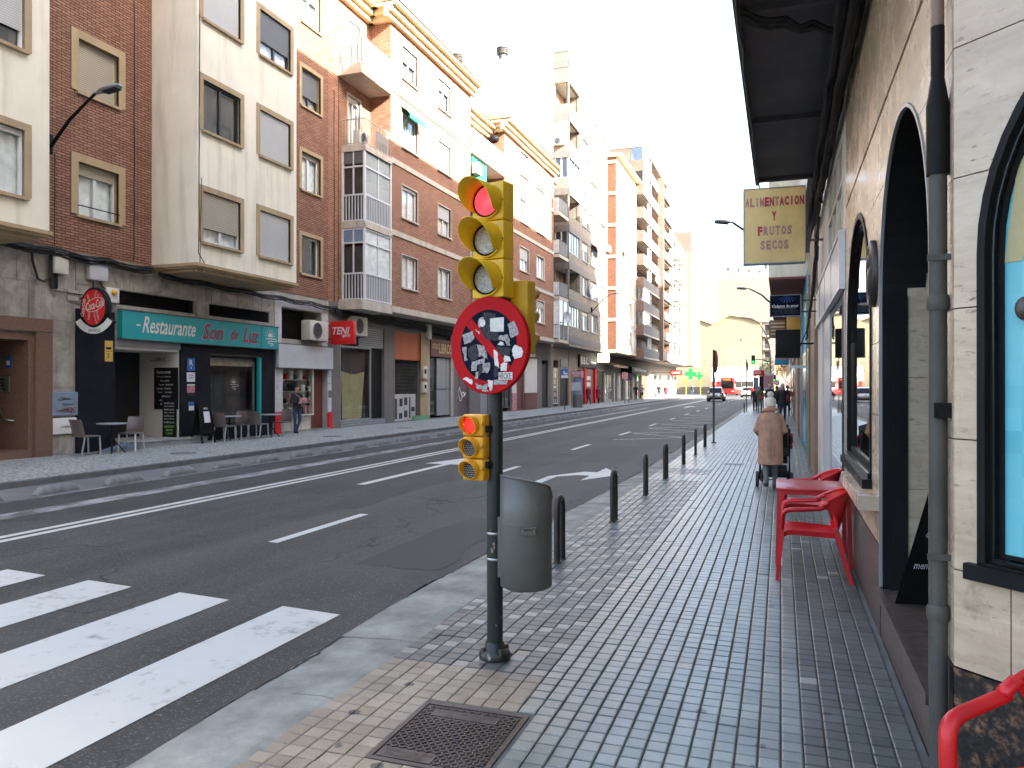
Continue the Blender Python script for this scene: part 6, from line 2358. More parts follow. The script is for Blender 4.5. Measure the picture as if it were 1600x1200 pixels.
# downpipe
t = thing('downpipe', 'grey metal downpipe with a black sleeve at the building corner', 'downpipe', (XR - .04, 3.505, 0))
b = MB()
b.cyl((0, 0, .02), (0, 0, 2.62), .034, 'galv', n=14)
for z in (.78, 2.03):
    b.lathe([(.038, -.03), (.043, -.01), (.043, .02), (.038, .035)], (0, 0, z), 'galv', 14, caps=False)
b.build('pipe', t)
b = MB()
b.cyl((0, 0, 2.55), (0, 0, 2.83), .043, 'black', n=14)
b.lathe([(.043, 2.83), (.024, 2.95)], (0, 0, 0), 'black', 14, caps=False)
b.cyl((0, 0, 2.95), (0, 0, 3.15), .026, 'black', n=12)
b.build('sleeve', t)
b = MB()
b.tube([(0, 0, 3.1), (.0, .0, 3.6), (.03, .02, 4.8)], .024, 'stonebr', 8)
b.build('upper_conduit', t)
b = MB()
b.box((-.02, -.055, 1.57), (.04, .05, 1.63), 'black')
for z in (1.0, 2.2, 3.3):
    b.build('clip', t)
    b = MB()
    b.box((-.045, -.041, z), (.05, -.036, z + .025), 'galv')
b.build('clip', t)
# overhanging floors of the corner building and their dark soffit
def upper(root, x0, y0, y1, z0, z1, mat, soff, floors, wcol=3.0, name='upper_floors'):
    n = max(1, int((y1 - y0) / wcol))
    ops_ = []
    for k in range(floors):
        for i in range(n):
            c = -(y0 + (y1 - y0) * (i + .5) / n)
            ops_.append((c - .7, c + .7, z0 + 1.1 + 2.95 * k, z0 + 2.55 + 2.95 * k))
    b = MB()
    facade(b, (x0, 0, 0), -Y, -X, -y1, -y0, z0, z1, ops_, mat, .15)
    b.poly([(x0, y0, z0), (14, y0, z0), (14, y0, z1), (x0, y0, z1)], mat)
    b.poly([(14, y1, z0), (x0, y1, z0), (x0, y1, z1), (14, y1, z1)], mat)
    b.poly([(14, y0, z0), (14, y1, z0), (14, y1, z1), (14, y0, z1)], mat)
    b.poly([(x0, y0, z1), (14, y0, z1), (14, y1, z1), (x0, y1, z1)], 'concrete')
    b.build(name, root, world=True)
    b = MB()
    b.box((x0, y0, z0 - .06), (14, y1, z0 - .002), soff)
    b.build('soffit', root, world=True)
    for k in range(floors):
        for i in range(n):
            c = y0 + (y1 - y0) * (i + .5) / n
            window(root, (x0, c, z0 + 1.1 + 2.95 * k), RR, 1.4, 1.45, [.2, .5, 0][(i + k) % 3], 'alu', 'curt1', 'band', None, .1, 2)


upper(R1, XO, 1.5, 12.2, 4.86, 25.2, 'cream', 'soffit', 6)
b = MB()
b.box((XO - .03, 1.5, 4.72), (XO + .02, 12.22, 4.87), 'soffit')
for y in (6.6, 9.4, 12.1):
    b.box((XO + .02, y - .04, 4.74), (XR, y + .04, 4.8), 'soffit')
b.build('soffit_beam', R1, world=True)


def cables(name, pts_list, label, rs, mat='cable', group=None):
    t = thing(name, label, 'cables', pts_list[0][0], group=group)
    o = V(pts_list[0][0])
    for pts, r_ in zip(pts_list, rs):
        b = MB()
        b.tube([V(p_) - o for p_ in pts], r_, mat, 6)
        b.build('cable', t)
    return t


def droop(a, c, n, sag, seed):
    rn = random.Random(seed)
    a, c = V(a), V(c)
    out = []
    for i in range(n + 1):
        t_ = i / n
        loc = (t_ * 5) % 1
        out.append(a + (c - a) * t_ + V((rn.uniform(-.012, .012), 0, -sag * 4 * loc * (1 - loc) + rn.uniform(-.015, .015))))
    return out


cables('cable_bundle', [droop((XR - .05 - .03 * i, 3.4, 4.7 - .035 * (i % 4)), (XR - .04 - .025 * i, 15.0, 4.66 - .05 * (i % 4)), 30, .05 + .02 * (i % 3), i) for i in range(7)], 'thick bundle of black cables along the overhang above the travertine wall', [.022, .03, .018, .026, .02, .016, .024])
cables('cable_bundle', [droop((XO + .03, 6.55 + .03 * i, 4.76 - .02 * i), (XR - .05, 6.9 + .04 * i, 4.66), 8, .06, 20 + i) for i in range(3)], 'black cables crossing the dark overhang from edge to wall', [.018, .022, .015])
cables('cable_bundle', [droop((XO + .0, 3.0, 4.72 - .03 * i), (XO + .02, 12.2, 4.73 - .03 * i), 20, .03, 30 + i) for i in range(2)], 'pair of thin cables along the outer edge of the dark overhang', [.014, .012])
cables('cable_bundle', [droop((XR - .08, 12.3 + .2 * i, 4.7 - .2 * i), (XR - .1 - .03 * i, 14.6, 3.3 - .2 * i), 12, .05, 40 + i) for i in range(5)], 'tangle of loose black cables hanging behind the yellow sign', [.02, .014, .018, .012, .016])

# white aluminium shop
R2 = thing('shop_building', 'grey building with a white aluminium shopfront beyond the travertine wall', 'building', (XR, 12, 0))
b = MB()
facade(b, (XR, 0, 0), -Y, -X, -15.1, -8.69, 0, 4.8, [(-13.9, -9.0, .06, 2.72), (-11.6, -9.1, 3.42, 4.4)], 'whitew', .2)
b.build('wall', R2, world=True)
b = MB()
b.box((XR + .02, 9.1, 3.42), (XR + .06, 11.6, 4.4), 'curt3')
for i in range(4):
    b.box((XR - .01, 9.1 + .83 * i - .03, 3.42), (XR + .05, 9.1 + .83 * i + .03, 4.4), 'beigebox')
b.box((XR - .012, 9.1, 3.9), (XR + .05, 11.6, 3.96), 'beigebox')
b.build('upper_window', R2, world=True)
b = MB()
b.box((XR - .05, 8.75, 2.74), (XR - .005, 14.8, 3.3), 'panelw')
b.box((XR - .065, 8.73, 2.71), (XR - .005, 14.82, 2.74), 'alu')
b.box((XR - .065, 8.73, 3.3), (XR - .005, 14.82, 3.33), 'alu')
b.box((XR - .065, 8.73, 2.742), (XR - .005, 8.8, 3.298), 'alu')
for y in (10.3, 11.8, 13.3):
    b.box((XR - .056, y - .012, 2.75), (XR - .049, y + .012, 3.29), 'grey_alu')
b.build('fascia', R2, world=True)
b = MB()
b.box((XR - .006, 11.4, .02), (XR + .1, 12.95, 2.7), 'panelw')
b.box((XR - .03, 13.0, .02), (XR + .1, 13.75, 2.7), 'whitew')
b.box((XR - .006, 8.8, .02), (XR + .05, 9.2, 2.7), 'black')
b.box((XR - .012, 8.7, .02), (XR + .05, 8.79, 2.7), 'grey_alu')
b.box((XR - .005, 13.9, .02), (XR + .1, 14.2, 2.7), 'whitepl')
b.box((XR - .004, 9.201, .02), (XR + .02, 11.39, .1), 'alu')
b.build('pilaster', R2, world=True)
b = MB()
b.box((XR + .008, 9.2, .1), (XR + .018, 11.4, 2.7), 'mirror')
b.build('shop_window', R2, world=True)
b = MB()
b.box((XR + .06, 13.76, .12), (XR + .07, 13.9, 2.7), 'mirror')
b.build('shop_window', R2, world=True)
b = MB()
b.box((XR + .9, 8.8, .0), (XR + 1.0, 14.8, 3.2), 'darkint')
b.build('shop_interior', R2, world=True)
upper(R2, XR - .2, 12.21, 22.0, 5.3, 22.6, 'white', 'soffit', 5)
# row of further narrow fronts
fr_ = [(15.1, 17.4, 'stonebr', .06), (17.4, 20.8, 'greenp', .0), (20.8, 24.9, 'bluep', .0), (24.9, 27.5, 'stonebr', .05), (27.5, 31, 'wood', .0), (31, 33, 'concrete', .06), (33, 40, 'wood', .0), (40, 47, 'stonebr', .04), (47, 57, 'maroon', .0), (57, 72, 'concrete', .0), (72, 86, 'tan', .0), (86, 98, 'stonebr', .0)]
R3 = thing('apartment_building', 'dark building with a maroon overhang over green and blue shopfronts on the right', 'building', (XR, 30, 0))
for y0, y1, m_, out in fr_:
    b = MB()
    b.box((XR - out, y0 + .02, 0), (XR + .2, y1 - .02, 4.65), m_)
    b.build('shop_pier' if y1 - y0 < 3 else 'shopfront', R3, world=True)
    if y1 - y0 > 3:
        b = MB()
        b.box((XR - out - .02, y0 + .9, .15), (XR - out - .001, y1 - .4, 2.6), 'gloss')
        b.build('shop_window', R3, world=True)
    b = MB()
    b.box((XR - out - .04, y1 - .25, 0), (XR - out, y1 - .03, 4.0), m_)
    b.build('pier', R3, world=True)
upper(R3, XR - .95, 22.2, 47, 4.65, 19.9, 'cream', 'redsoffit', 5, 3.4)
R4 = thing('apartment_building', 'tall block on the right past the maroon overhang', 'building', (XR, 52, 0))
upper(R4, XR - .5, 47, 57.5, 4.65, 23.2, 'white', 'soffit', 5)
R5 = thing('apartment_building', 'lower pale block on the right side of the street', 'building', (XR, 64, 0))
upper(R5, XR - .3, 57.5, 71, 4.65, 12.6, 'cream', 'soffit', 2, 3.4)
R6 = thing('apartment_building', 'block with tan ground floor far along the right side', 'building', (XR, 79, 0))
upper(R6, XR - .4, 71, 86, 4.65, 20.4, 'brickD', 'soffit', 5, 3.6)
R7 = thing('apartment_building', 'last low building on the right before the crossing', 'building', (XR, 92, 0))
upper(R7, XR - .2, 86, 98, 4.65, 8.2, 'white', 'soffit', 1, 3.6)
# blocks across the side street and behind the camera
R0 = thing('apartment_building', 'brick block across the side street behind the viewer', 'building', (30, -20, 0))
b = MB()
ops_ = [(u, u + 1.5, z, z + 1.4) for u in [2.5 + 3.2 * i for i in range(18)] for z in [5.5 + 3 * k for k in range(6)]]
facade(b, (0, -9, 0), -X, Y, -62, -1, 0, 25, [(-b_, -a, c, d) for a, b_, c, d in ops_], 'cream', .2)
b.poly([(1, -9, 0), (1, -40, 0), (1, -40, 25), (1, -9, 25)], 'brickB')
b.poly([(62, -40, 0), (62, -9, 0), (62, -9, 25), (62, -40, 25)], 'brickB')
b.poly([(1, -40, 25), (62, -40, 25), (62, -9, 25), (1, -9, 25)], 'concrete')
b.box((1.2, -9.5, .1), (61.5, -9.3, 24.5), 'gloss')
b.build('wall', R0, world=True)

# ================================================================ street furniture
# ---- signal pole with two signal heads, round sign and bin
TH = radians(-13)
PX, PY = -1.685, 4.5
pole = thing('signal_pole', 'dark green chipped signal pole standing on the pavement edge by the zebra crossing', 'pole', (PX, PY, 0))
b = MB()
b.cyl((0, 0, .0), (0, 0, 2.35), .05, 'pole', n=20)
b.build('post', pole)
b = MB()
b.lathe([(.098, 0), (.1, .03), (.085, .055), (.062, .06), (.06, .1), (.05, .105)], (0, 0, 0), 'pole', 20)
for i in range(4):
    a = pi / 4 + i * pi / 2
    b.cyl((.082 * cos(a), .082 * sin(a), .04), (.082 * cos(a), .082 * sin(a), .075), .013, 'rust', n=6)
b.build('base_flange', pole)
b = MB()
for z in (.62, .78):
    b.lathe([(.0515, -.008), (.054, -.006), (.054, .006), (.0515, .008)], (0, 0, z), 'steel', 20, caps=False)
b.build('clamp_band', pole)

tl = thing('traffic_light', 'big yellow three lamp traffic light showing red on top of the dark pole', 'traffic light', (PX - .005, PY - .02, 2.235), TH)


def visor(b, c, r, L, mat, n=26, rim=.004):
    a0, a1 = radians(-38), radians(218)
    vs_ = []
    for i in range(n + 1):
        t_ = i / n
        a = a0 + (a1 - a0) * t_
        l_ = L * (.3 + .7 * sin(pi * t_) ** .8)
        for (rr, d) in ((r, 0), (r, l_), (r - rim, l_), (r - rim, 0)):
            vs_.append((c[0] + rr * cos(a), c[1] - d, c[2] + rr * sin(a)))
    fs = []
    for i in range(n):
        for j in range(3):
            fs.append((4 * i + j, 4 * i + 4 + j, 4 * i + 5 + j, 4 * i + 1 + j))
    return b.add(vs_, fs, mat, True)


for k in range(3):
    z = .12 + .238 * k
    m_ = 'yel'
    b = MB()
    b.bbox((-.115, -.06, z - .117), (.115, .06, z + .117), m_, .008)
    b.lathe([(.108, 0), (.108, .02), (.1, .02)], (0, -.06, z), m_, 28, 'y', caps=False)
    b.cyl((.107, -.061, z), (.107, -.066, z), .006, 'black', n=8)
    h_ = b.build('lamp_housing', tl)
    b = MB()
    visor(b, (0, -.062, z), .108, .215, 'yel')
    b.build('visor', h_)
    b = MB()
    b.lathe([(.1, .004), (.1, .014), (.088, .016)], (0, -.06, z), 'black', 28, 'y', caps=False)
    b.lathe([(.09, .012), (.07, .024), (.04, .031), (1e-5, .034)], (0, -.06, z), 'redlens' if k == 2 else 'lens', 28, 'y', caps=False)
    b.build('lens', h_, label='lit red lens' if k == 2 else None)
b = MB()
b.box((-.1, -.04, -.02), (.1, .05, .0), 'black')
b.cyl((0, .01, -.05), (0, .01, 0), .06, 'black')
b.build('bracket', tl)
tb = thing('traffic_light', 'yellow traffic light seen from its plain back behind the main one', 'traffic light', (PX + .13, PY + .14, 1.9), radians(172))
b = MB()
b.bbox((-.07, -.06, 0), (.07, .06, .46), 'yeld', .01)
b.build('lamp_housing', tb)
b = MB()
for k in range(3):
    visor(b, (0, -.06, .09 + .145 * k), .058, .12, 'yeld', 14)
b.build('visor', tb)
b = MB()
b.beam((.05, .0, .2), (.13, .1, .2), .04, .03, 'black')
b.build('bracket', tb)

ts = thing('traffic_light', 'small amber traffic light with red dots lit, strapped low on the dark pole', 'traffic light', (PX - .1, PY - .06, 1.11), radians(-10))
led = MB()
for k in range(3):
    z = .068 + .138 * k
    b = MB()
    b.bbox((-.075, -.045, z - .066), (.075, .05, z + .066), 'amber', .012)
    b.lathe([(.06, 0), (.06, .022), (.052, .024)], (-.012, -.045, z), 'amber', 22, 'y', caps=False)
    b.cyl((.06, -.05, z + .01), (.075, -.05, z + .01), .009, 'amber', n=8)
    h_ = b.build('lamp_housing', ts)
    b = MB()
    visor(b, (-.012, -.047, z), .061, .07, 'amber', 18)
    b.build('visor', h_)
    b = MB()
    b.lathe([(.053, .003), (.03, .01), (1e-5, .012)], (-.012, -.045, z), 'maroon' if k == 2 else 'stickerd', 20, 'y', caps=False)
    b.build('lens', h_)
    b = MB()
    for i in range(-3, 4):
        for j in range(-3, 4):
            x, zz_ = (i + .5 * (j % 2)) * .0145, j * .0135
            if hypot(x, zz_) < .046:
                b.lathe([(.0052, .012), (.004, .0165), (1e-5, .018)], (-.012 + x, -.045, z + zz_), 'redled' if k == 2 else 'whitelit', 6, 'y', caps=False)
    b.build('led_dots', h_, kind='stuff', label='lit red dots' if k == 2 else None)
b = MB()
b.box((.06, -.02, .08), (.1, .05, .12), 'black')
b.box((.06, -.02, .3), (.1, .05, .34), 'black')
b.build('bracket', ts)

rs_ = thing('road_sign', 'round red and blue no parking sign plastered with torn stickers', 'road sign', (PX - .01, PY - .085, 1.945), radians(-17))
R_ = .3
b = MB()
b.lathe([(R_ - .012, -.03), (R_, -.026), (R_, .004), (R_ - .006, .008), (R_ - .014, .006)], (0, 0, 0), 'signred', 48, 'y', caps=False)
b.lathe([(R_ - .012, -.03), (1e-5, -.028)], (0, 0, 0), 'galv', 48, 'y', caps=False)
b.lathe([(R_ - .013, .006), (.219, .006)], (0, 0, 0), 'signred', 48, 'y', caps=False)
b.build('disc', rs_)
b = MB()
b.lathe([(.22, .0055), (1e-5, .0055)], (0, 0, 0), 'signblue', 48, 'y', caps=False)
b.build('field', rs_)
b = MB()
d_ = V((.707, -.707))
q_ = V((.707, .707)) * .03
pts = [d_ * -.214 - q_, d_ * .214 - q_, d_ * .214 + q_, d_ * -.214 + q_]
b.poly([(p_.x, -.0075, p_.y) for p_ in pts], 'signred')
b.build('slash', rs_)
ST = [
    ('sticker', [(500, 262), (636, 260), (634, 400), (500, 396)]), ('stickerg', [(672, 330), (735, 300), (780, 430), (705, 470)]), ('sticker', [(712, 575), (740, 535), (800, 560), (822, 600), (800, 655), (745, 665), (720, 630)]),
    ('stickerg', [(220, 410), (330, 378), (345, 455), (300, 495), (238, 508)]), ('stickerd', [(440, 195), (555, 215), (552, 262), (500, 262), (500, 395), (582, 400), (580, 485), (480, 480), (420, 410), (400, 330), (440, 300)]),
    ('stickerd', [(300, 530), (350, 515), (385, 580), (370, 660), (320, 678), (285, 640), (280, 570)]), ('stickerg', [(215, 540), (265, 530), (260, 640), (275, 670), (245, 678)]), ('stickerg', [(360, 510), (440, 530), (470, 600), (480, 665), (420, 630), (385, 640), (390, 570)]),
    ('stickerg', [(585, 440), (680, 428), (697, 540), (665, 535), (655, 490), (590, 480)]), ('sticker', [(575, 525), (610, 488), (648, 535)]), ('stickerg', [(315, 690), (450, 650), (445, 700), (370, 720), (365, 775), (310, 780)]),
    ('sticker', [(535, 570), (575, 600), (580, 690), (595, 760), (540, 715)]), ('sticker', [(635, 635), (695, 640), (700, 690), (640, 695)]), ('sticker', [(605, 720), (640, 695), (668, 705), (665, 785), (610, 780)]),
    ('stickerg', [(432, 705), (505, 700), (500, 760), (480, 800), (425, 795)]), ('stickerd', [(540, 730), (585, 740), (570, 840), (540, 850)]), ('sticker', [(220, 860), (260, 838), (332, 875), (320, 918)]),
    ('stickerg', [(350, 900), (370, 960), (470, 970), (480, 900), (430, 930)]), ('sticker', [(480, 870), (530, 875), (525, 960), (500, 985), (485, 930)]), ('stickerg', [(540, 870), (672, 875), (670, 910), (540, 915)]),
    ('stickerg', [(355, 790), (385, 785), (375, 860), (352, 855)]), ('stickerd', [(560, 540), (700, 560), (690, 630), (600, 620)]), ('sticker', [(350, 360), (400, 400), (398, 416), (355, 372)]), ('stickerd', [(380, 720), (430, 730), (420, 800), (390, 830)])]
for i, (m_, pg) in enumerate(ST):
    b = MB()
    pts = [((x - 478) / 383 * R_, -(y - 528) / 483 * R_) for x, y in pg]
    # ragged torn outline
    rn = random.Random(i)
    out = []
    for p0, p1 in zip(pts, pts[1:] + pts[:1]):
        for s_ in range(4):
            t_ = s_ / 4
            jx = 0 if m_ == 'sticker' and i == 0 else rn.uniform(-.004, .004)
            out.append((p0[0] + (p1[0] - p0[0]) * t_ + jx, p0[1] + (p1[1] - p0[1]) * t_ + jx * .7))
    b.poly([(x, -.0085 - .0004 * (i % 5), y) for x, y in out], m_)
    b.build('torn_sticker', rs_)
b = MB()
cx, cz = (425 - 478) / 383 * R_, -(303 - 528) / 483 * R_
b.lathe([(.036, .0095), (1e-5, .0095)], (cx, 0, cz), 'stickerg', 20, 'y', caps=False)
b.lathe([(.024, .0105), (1e-5, .0105)], (cx, 0, cz), 'sticker', 18, 'y', caps=False)
b.build('round_sticker', rs_)
b = MB()
x0, z0 = (652 - 478) / 383 * R_, -(832 - 528) / 483 * R_
b.box((x0 - .053, -.0115, z0 - .022), (x0 + .053, -.0105, z0 + .022), 'sticker')
b.text('HECKE:', (x0, -.0118, z0), X, Z, .098, .034, 'black', lift=.0008)
b.text('sept', ((455 - 478) / 383 * R_, -.0108, -(978 - 528) / 483 * R_), X, Z, .05, .014, 'sticker', lift=.001)
b.build('lettered_sticker', rs_)
b = MB()
b.box((-.03, .028, -.1), (.03, .05, .1), 'galv')
b.build('bracket', rs_)

bn = thing('litter_bin', 'dark grey cylindrical metal bin with slanted rim hung on the signal pole', 'litter bin', (-1.47, PY - .03, .47), 0)
b = MB()
n = 36
rb = .158
top = lambda a: .645 - .025 * cos(a) - .028 * sin(a)
mouth = lambda a: -.08 * max(0, cos(a - .25)) ** 24
vs_, fs = [], []
for k in range(n):
    a = 2 * pi * k / n
    c, s_ = cos(a), sin(a)
    for rr, z in ((rb - .02, 0), (rb, .012), (rb, .39), (rb + .002, .4), (rb + .002, top(a) + mouth(a)), (rb - .006, top(a) + mouth(a)), (rb - .008, .42)):
        vs_.append((rr * c, rr * s_, z))
for k in range(n):
    l = (k + 1) % n
    for j in range(6):
        fs.append((7 * k + j, 7 * l + j, 7 * l + j + 1, 7 * k + j + 1))
b.add(vs_, fs, 'bin', True)
b.poly([((rb - .02) * cos(2 * pi * k / n), (rb - .02) * sin(2 * pi * k / n), 0) for k in range(n)][::-1], 'bin')
b.lathe([(rb - .01, .3), (1e-5, .3)], (0, 0, 0), 'darkint', 30, caps=False)
b.build('drum', bn)
b = MB()
b.add([(.96 * rb * cos(2 * pi * k / n), .96 * rb * sin(2 * pi * k / n), top(2 * pi * k / n) - .004) for k in range(n)], [tuple(range(n))], 'grey_alu')
b.build('lid', bn)
b = MB()
vs_ = []
for k in range(n + 1):
    a = 2 * pi * k / n
    vs_.append((rb * cos(a), rb * sin(a), top(a) + mouth(a) + .002))
b.tube(vs_[:-1], .006, 'bin', 6, closed=True)
b.build('rim', bn)
b = MB()
b.lathe([(rb + .001, .395), (rb + .004, .4), (rb + .001, .405)], (0, 0, 0), 'bin', 36, caps=False)
b.build('seam', bn)
b = MB()
a = radians(-68)
c_ = V((cos(a) * rb, sin(a) * rb, .375))
tg = V((-sin(a), cos(a), 0))
nn = V((cos(a), sin(a), 0))
b.beam(c_ - tg * .05 + nn * .012 + Z * .014, c_ + tg * .05 + nn * .012 + Z * .014, .03, .012, 'bin')
b.beam(c_ - tg * .045 + nn * .006 - Z * .014, c_ + tg * .045 + nn * .006 - Z * .014, .02, .03, 'bin')
for s_ in (-.034, .034):
    b.cyl(c_ + tg * s_ + nn * .018, c_ + tg * s_ + nn * .026, .006, 'steel', n=8)
b.build('lock', bn)
b = MB()
b.box((-.175, -.03, .05), (-.155, .03, .42), 'bin')
for z in (.15, .31):
    b.beam((-.215, 0, z), (-.16, 0, z), .02, .012, 'steel')
b.build('hanger', bn)

# ---- hoop bollards along the kerb
b = MB()
pts = [(0, -.095, 0), (0, -.095, .52)] + [(0, -.095 * cos(pi * i / 10), .52 + .095 * sin(pi * i / 10)) for i in range(1, 10)] + [(0, .095, .52), (0, .095, 0)]
b.tube(pts, .03, 'ironp', 14)
for s_ in (-.095, .095):
    b.lathe([(.042, .0), (.04, .012), (.03, .014)], (0, s_, 0), 'ironp', 14, caps=False)
hoop = None
labs = ['dark iron hoop bollard beside the grey bin, nearest of the row', 'dark iron hoop bollard next along from the one beside the bin', 'third dark iron hoop bollard counting from the bin', 'fourth dark iron hoop bollard counting from the bin', 'fifth dark iron hoop bollard counting from the bin', 'hoop bollard just before the last, near the round sign seen edge on', 'last hoop bollard of the row, at the foot of the edge on sign']
for i, y in enumerate((7.18, 9.55, 11.96, 14.15, 16.9, 19.35, 21.86)):
    if hoop is None:
        hoop = b.build('hoop_bollard', loc=(-2.02, y, 0), label=labs[0], cat='bollard', group='hoop bollards along the kerb')
    else:
        again(hoop, (-1.98, y, 0), .06 * (i % 3 - 1), labs[i])
again(hoop, (-2.15, 50, 0), 0, 'lone hoop bollard far along the kerb past the bus stop lines')


def sign_post(x, y, h_, label, face=None, zf=2.4, rot=radians(88), r=.3, mat='signred'):
    t = thing('sign_post', label, 'sign post', (x, y, FZ if x < -5 else 0), rot)
    b = MB()
    b.cyl((0, 0, 0), (0, 0, h_), .03, 'galv', n=10)
    b.lathe([(.08, 0), (.08, .02), (.035, .03)], (0, 0, 0), 'galv', 10)
    b.build('post', t)
    if face == 'disc':
        b = MB()
        b.lathe([(r - .01, -.03), (r, -.025), (r, .015), (r - .01, .02), (1e-5, .02)], (0, -.05, zf), mat, 28, 'y', caps=False)
        b.lathe([(r * .7, .022), (1e-5, .022)], (0, -.05, zf), 'signblue', 24, 'y', caps=False)
        b.lathe([(r - .01, -.03), (1e-5, -.03)], (0, -.05, zf), 'galv', 24, 'y', caps=False)
        b.build('sign_disc', t)
    elif face == 'plate':
        b = MB()
        b.box((-r, -.05, zf - r * 1.2), (r, -.03, zf + r * 1.2), mat)
        b.build('sign_plate', t)
    return t


sign_post(-1.87, 23.4, 2.75, 'grey post with a round red sign seen edge on past the bollards', 'disc', 2.4, radians(104), .33)
sign_post(-2.1, 52, 3.4, 'far grey post with a dark sign seen edge on by the bus stop', 'disc', 2.9, radians(100), .33, 'ironp')
sp_ = sign_post(-13.5, 49.2, 2.8, 'dark post with a square blue and white parking sign on the far pavement', None, rot=radians(10))
b = MB()
b.box((-.24, -.05, 2.12), (.24, -.03, 2.74), 'sticker')
b.box((-.23, -.054, 2.3), (.23, -.05, 2.73), 'blue')
b.ext([(-.05, 2.36), (.2, 2.36), (.2, 2.46), (.02, 2.46), (-.02, 2.52), (.02, 2.6), (-.06, 2.6), (-.1, 2.5)], (0, -.054, 0), X, Z, .003, 'sticker')
b.build('sign_plate', sp_)
sign_post(-13.3, 69, 2.9, 'thin post with a pale sign plate in front of the white graffiti window', 'plate', 2.5, radians(20), .26, 'poster')
sign_post(-13.5, 72, 2.7, 'darker post standing right behind the thin post with a pale plate', 'plate', 2.4, radians(10), .26, 'stickerd')

# information column on the far pavement
t = thing('information_column', 'glass information column with a red ticker and a grey drum base', 'kiosk', (-14.1, 55, FZ))
b = MB()
b.cyl((0, 0, 0), (0, 0, .95), .36, 'bin', n=24)
b.build('base', t)
b = MB()
b.lathe([(.33, .95), (.33, 2.2)], (0, 0, 0), 'meter', 20, caps=False)
b.build('glass_case', t)
b = MB()
b.box((-.36, -.36, 2.2), (.36, .36, 2.68), 'poster')
b.text('BIZI ZONA', (0, -.362, 2.52), X, Z, .6, .13, 'sticker')
b.text('24 H', (0, -.362, 2.34), X, Z, .3, .1, 'sticker')
b.build('header', t)
b = MB()
b.box((-.36, -.38, 1.25), (.33, -.36, 1.85), 'panelw')
b.build('panel', t)
b = MB()
b.cyl((-.42, -.1, 0), (-.42, -.1, 2.66), .03, 'galv', n=8)
b.build('post', t)

# ---- lamps


def wall_lamp(loc, dx, label, h_=.95, s_=1.0, z_first=True):
    """curved wall bracket with a flat head; dx is the reach, negative towards the road on the right side"""
    t = thing('street_lamp', label, 'street lamp', loc)
    b = MB()
    sg = 1 if dx > 0 else -1
    b.bbox((-.06, -.07, -.32), (.06, .07, .12), 'black', .015)
    b.tube([(.0, 0, -.22), (sg * .18, 0, -.05), (dx * .3, 0, h_ * .42), (dx * .5, 0, h_ * .72), (dx * .66, 0, h_ * .95)], [.045, .042, .038, .033, .03], 'black', 10)
    b.build('bracket', t)
    b = MB()
    a, c = V((dx * .62, 0, h_ * .93)), V((dx, 0, h_ * 1.04))
    e = (c - a)
    b.tube([a, a + e * .2, a + e * .38, a + e * .6, a + e * .85, c], [.04, .06, .13, .155, .14, .07], 'grey_alu', 14, flat=.36)
    b.build('lamp_head', t)
    b = MB()
    m_ = a + e * .68
    u_ = e.normalized()
    b.beam(m_ - u_ * .2 - Z * .052, m_ + u_ * .18 - Z * .05, .2, .012, 'stickerd')
    b.build('lens', t)
    return t


wall_lamp((XF + .08, 13.2, 7.35), 2.15, 'dark bracket street lamp with a grey head on the purple brick wall')
wall_lamp((-14.7, 62, 8.0), 2.3, 'dark bracket street lamp on the tan and grey tower', 1.2)
wall_lamp((XR - .95 - .06, 22.6, 5.6), -1.4, 'street lamp with a grey head reaching out behind the yellow sign', .75)
wall_lamp((XR - .95 - .06, 38, 5.7), -1.6, 'smaller street lamp farther along the right side over the road', .6)


def mast_lamp(x, y, h_, reach, label, arm=False):
    t = thing('street_lamp', label, 'street lamp', (x, y, 0))
    b = MB()
    pts = [(0, 0, 0), (0, 0, h_ * .5)] + [(-reach * (1 - cos(a)) * .8, 0, h_ * .5 + h_ * .49 * sin(a)) for a in [pi / 2 * i / 8 for i in range(1, 8)]] + [(-reach * .82, 0, h_ * .992), (-reach * .95, 0, h_)]
    b.tube(pts, [.1] * 2 + [.07] * 7 + [.05, .04], 'stonebr', 8)
    b.build('mast', t)
    b = MB()
    b.tube([(-reach * .8, 0, h_ * .99), (-reach * .95, 0, h_), (-reach * 1.1, 0, h_ * .995)], [.06, .16, .1], 'galv', 10, flat=.4)
    b.build('lamp_head', t)
    return t


mast_lamp(-1.1, 90, 9.3, 3.0, 'tall street lamp with a curved mast over the far right pavement')
mast_lamp(-.9, 122, 9.8, 3.2, 'second curved street lamp mast beyond the first one')
t = thing('street_lamp', 'straight slim lamp post in front of the yellow gable', 'street lamp', (-6.6, 141, 0))
b = MB()
b.cyl((0, 0, 0), (0, 0, 9.6), .1, 'galv', .06, 8)
b.bbox((-.25, -.2, 9.6), (.25, .2, 9.9), 'galv', .03)
b.build('post', t)
t = thing('traffic_light', 'far traffic light showing green on a long arm over the road', 'traffic light', (-2.9, 90, 4.1))
b = MB()
b.bbox((-.2, -.12, 0), (.2, .12, .95), 'black', .03)
b.build('lamp_housing', t)
b = MB()
for k in range(3):
    b.lathe([(.13, .0), (1e-5, .03)], (0, -.125, .2 + .28 * k), 'greenlens' if k == 0 else 'stickerd', 14, 'y', caps=False)
b.build('lens', t)
b = MB()
b.tube([(.2, 0, .5), (1.0, 0, .45), (1.8, 0, .1)], .05, 'black', 6)
b.build('arm', t)
t = thing('traffic_light', 'small far traffic light showing green by the right pavement', 'traffic light', (-.75, 100, 0))
b = MB()
b.cyl((0, 0, 0), (0, 0, 2.4), .06, 'yel', n=8)
b.build('post', t)
b = MB()
b.bbox((-.16, -.1, 2.2), (.16, .1, 3.0), 'black', .03)
b.build('lamp_housing', t)
b = MB()
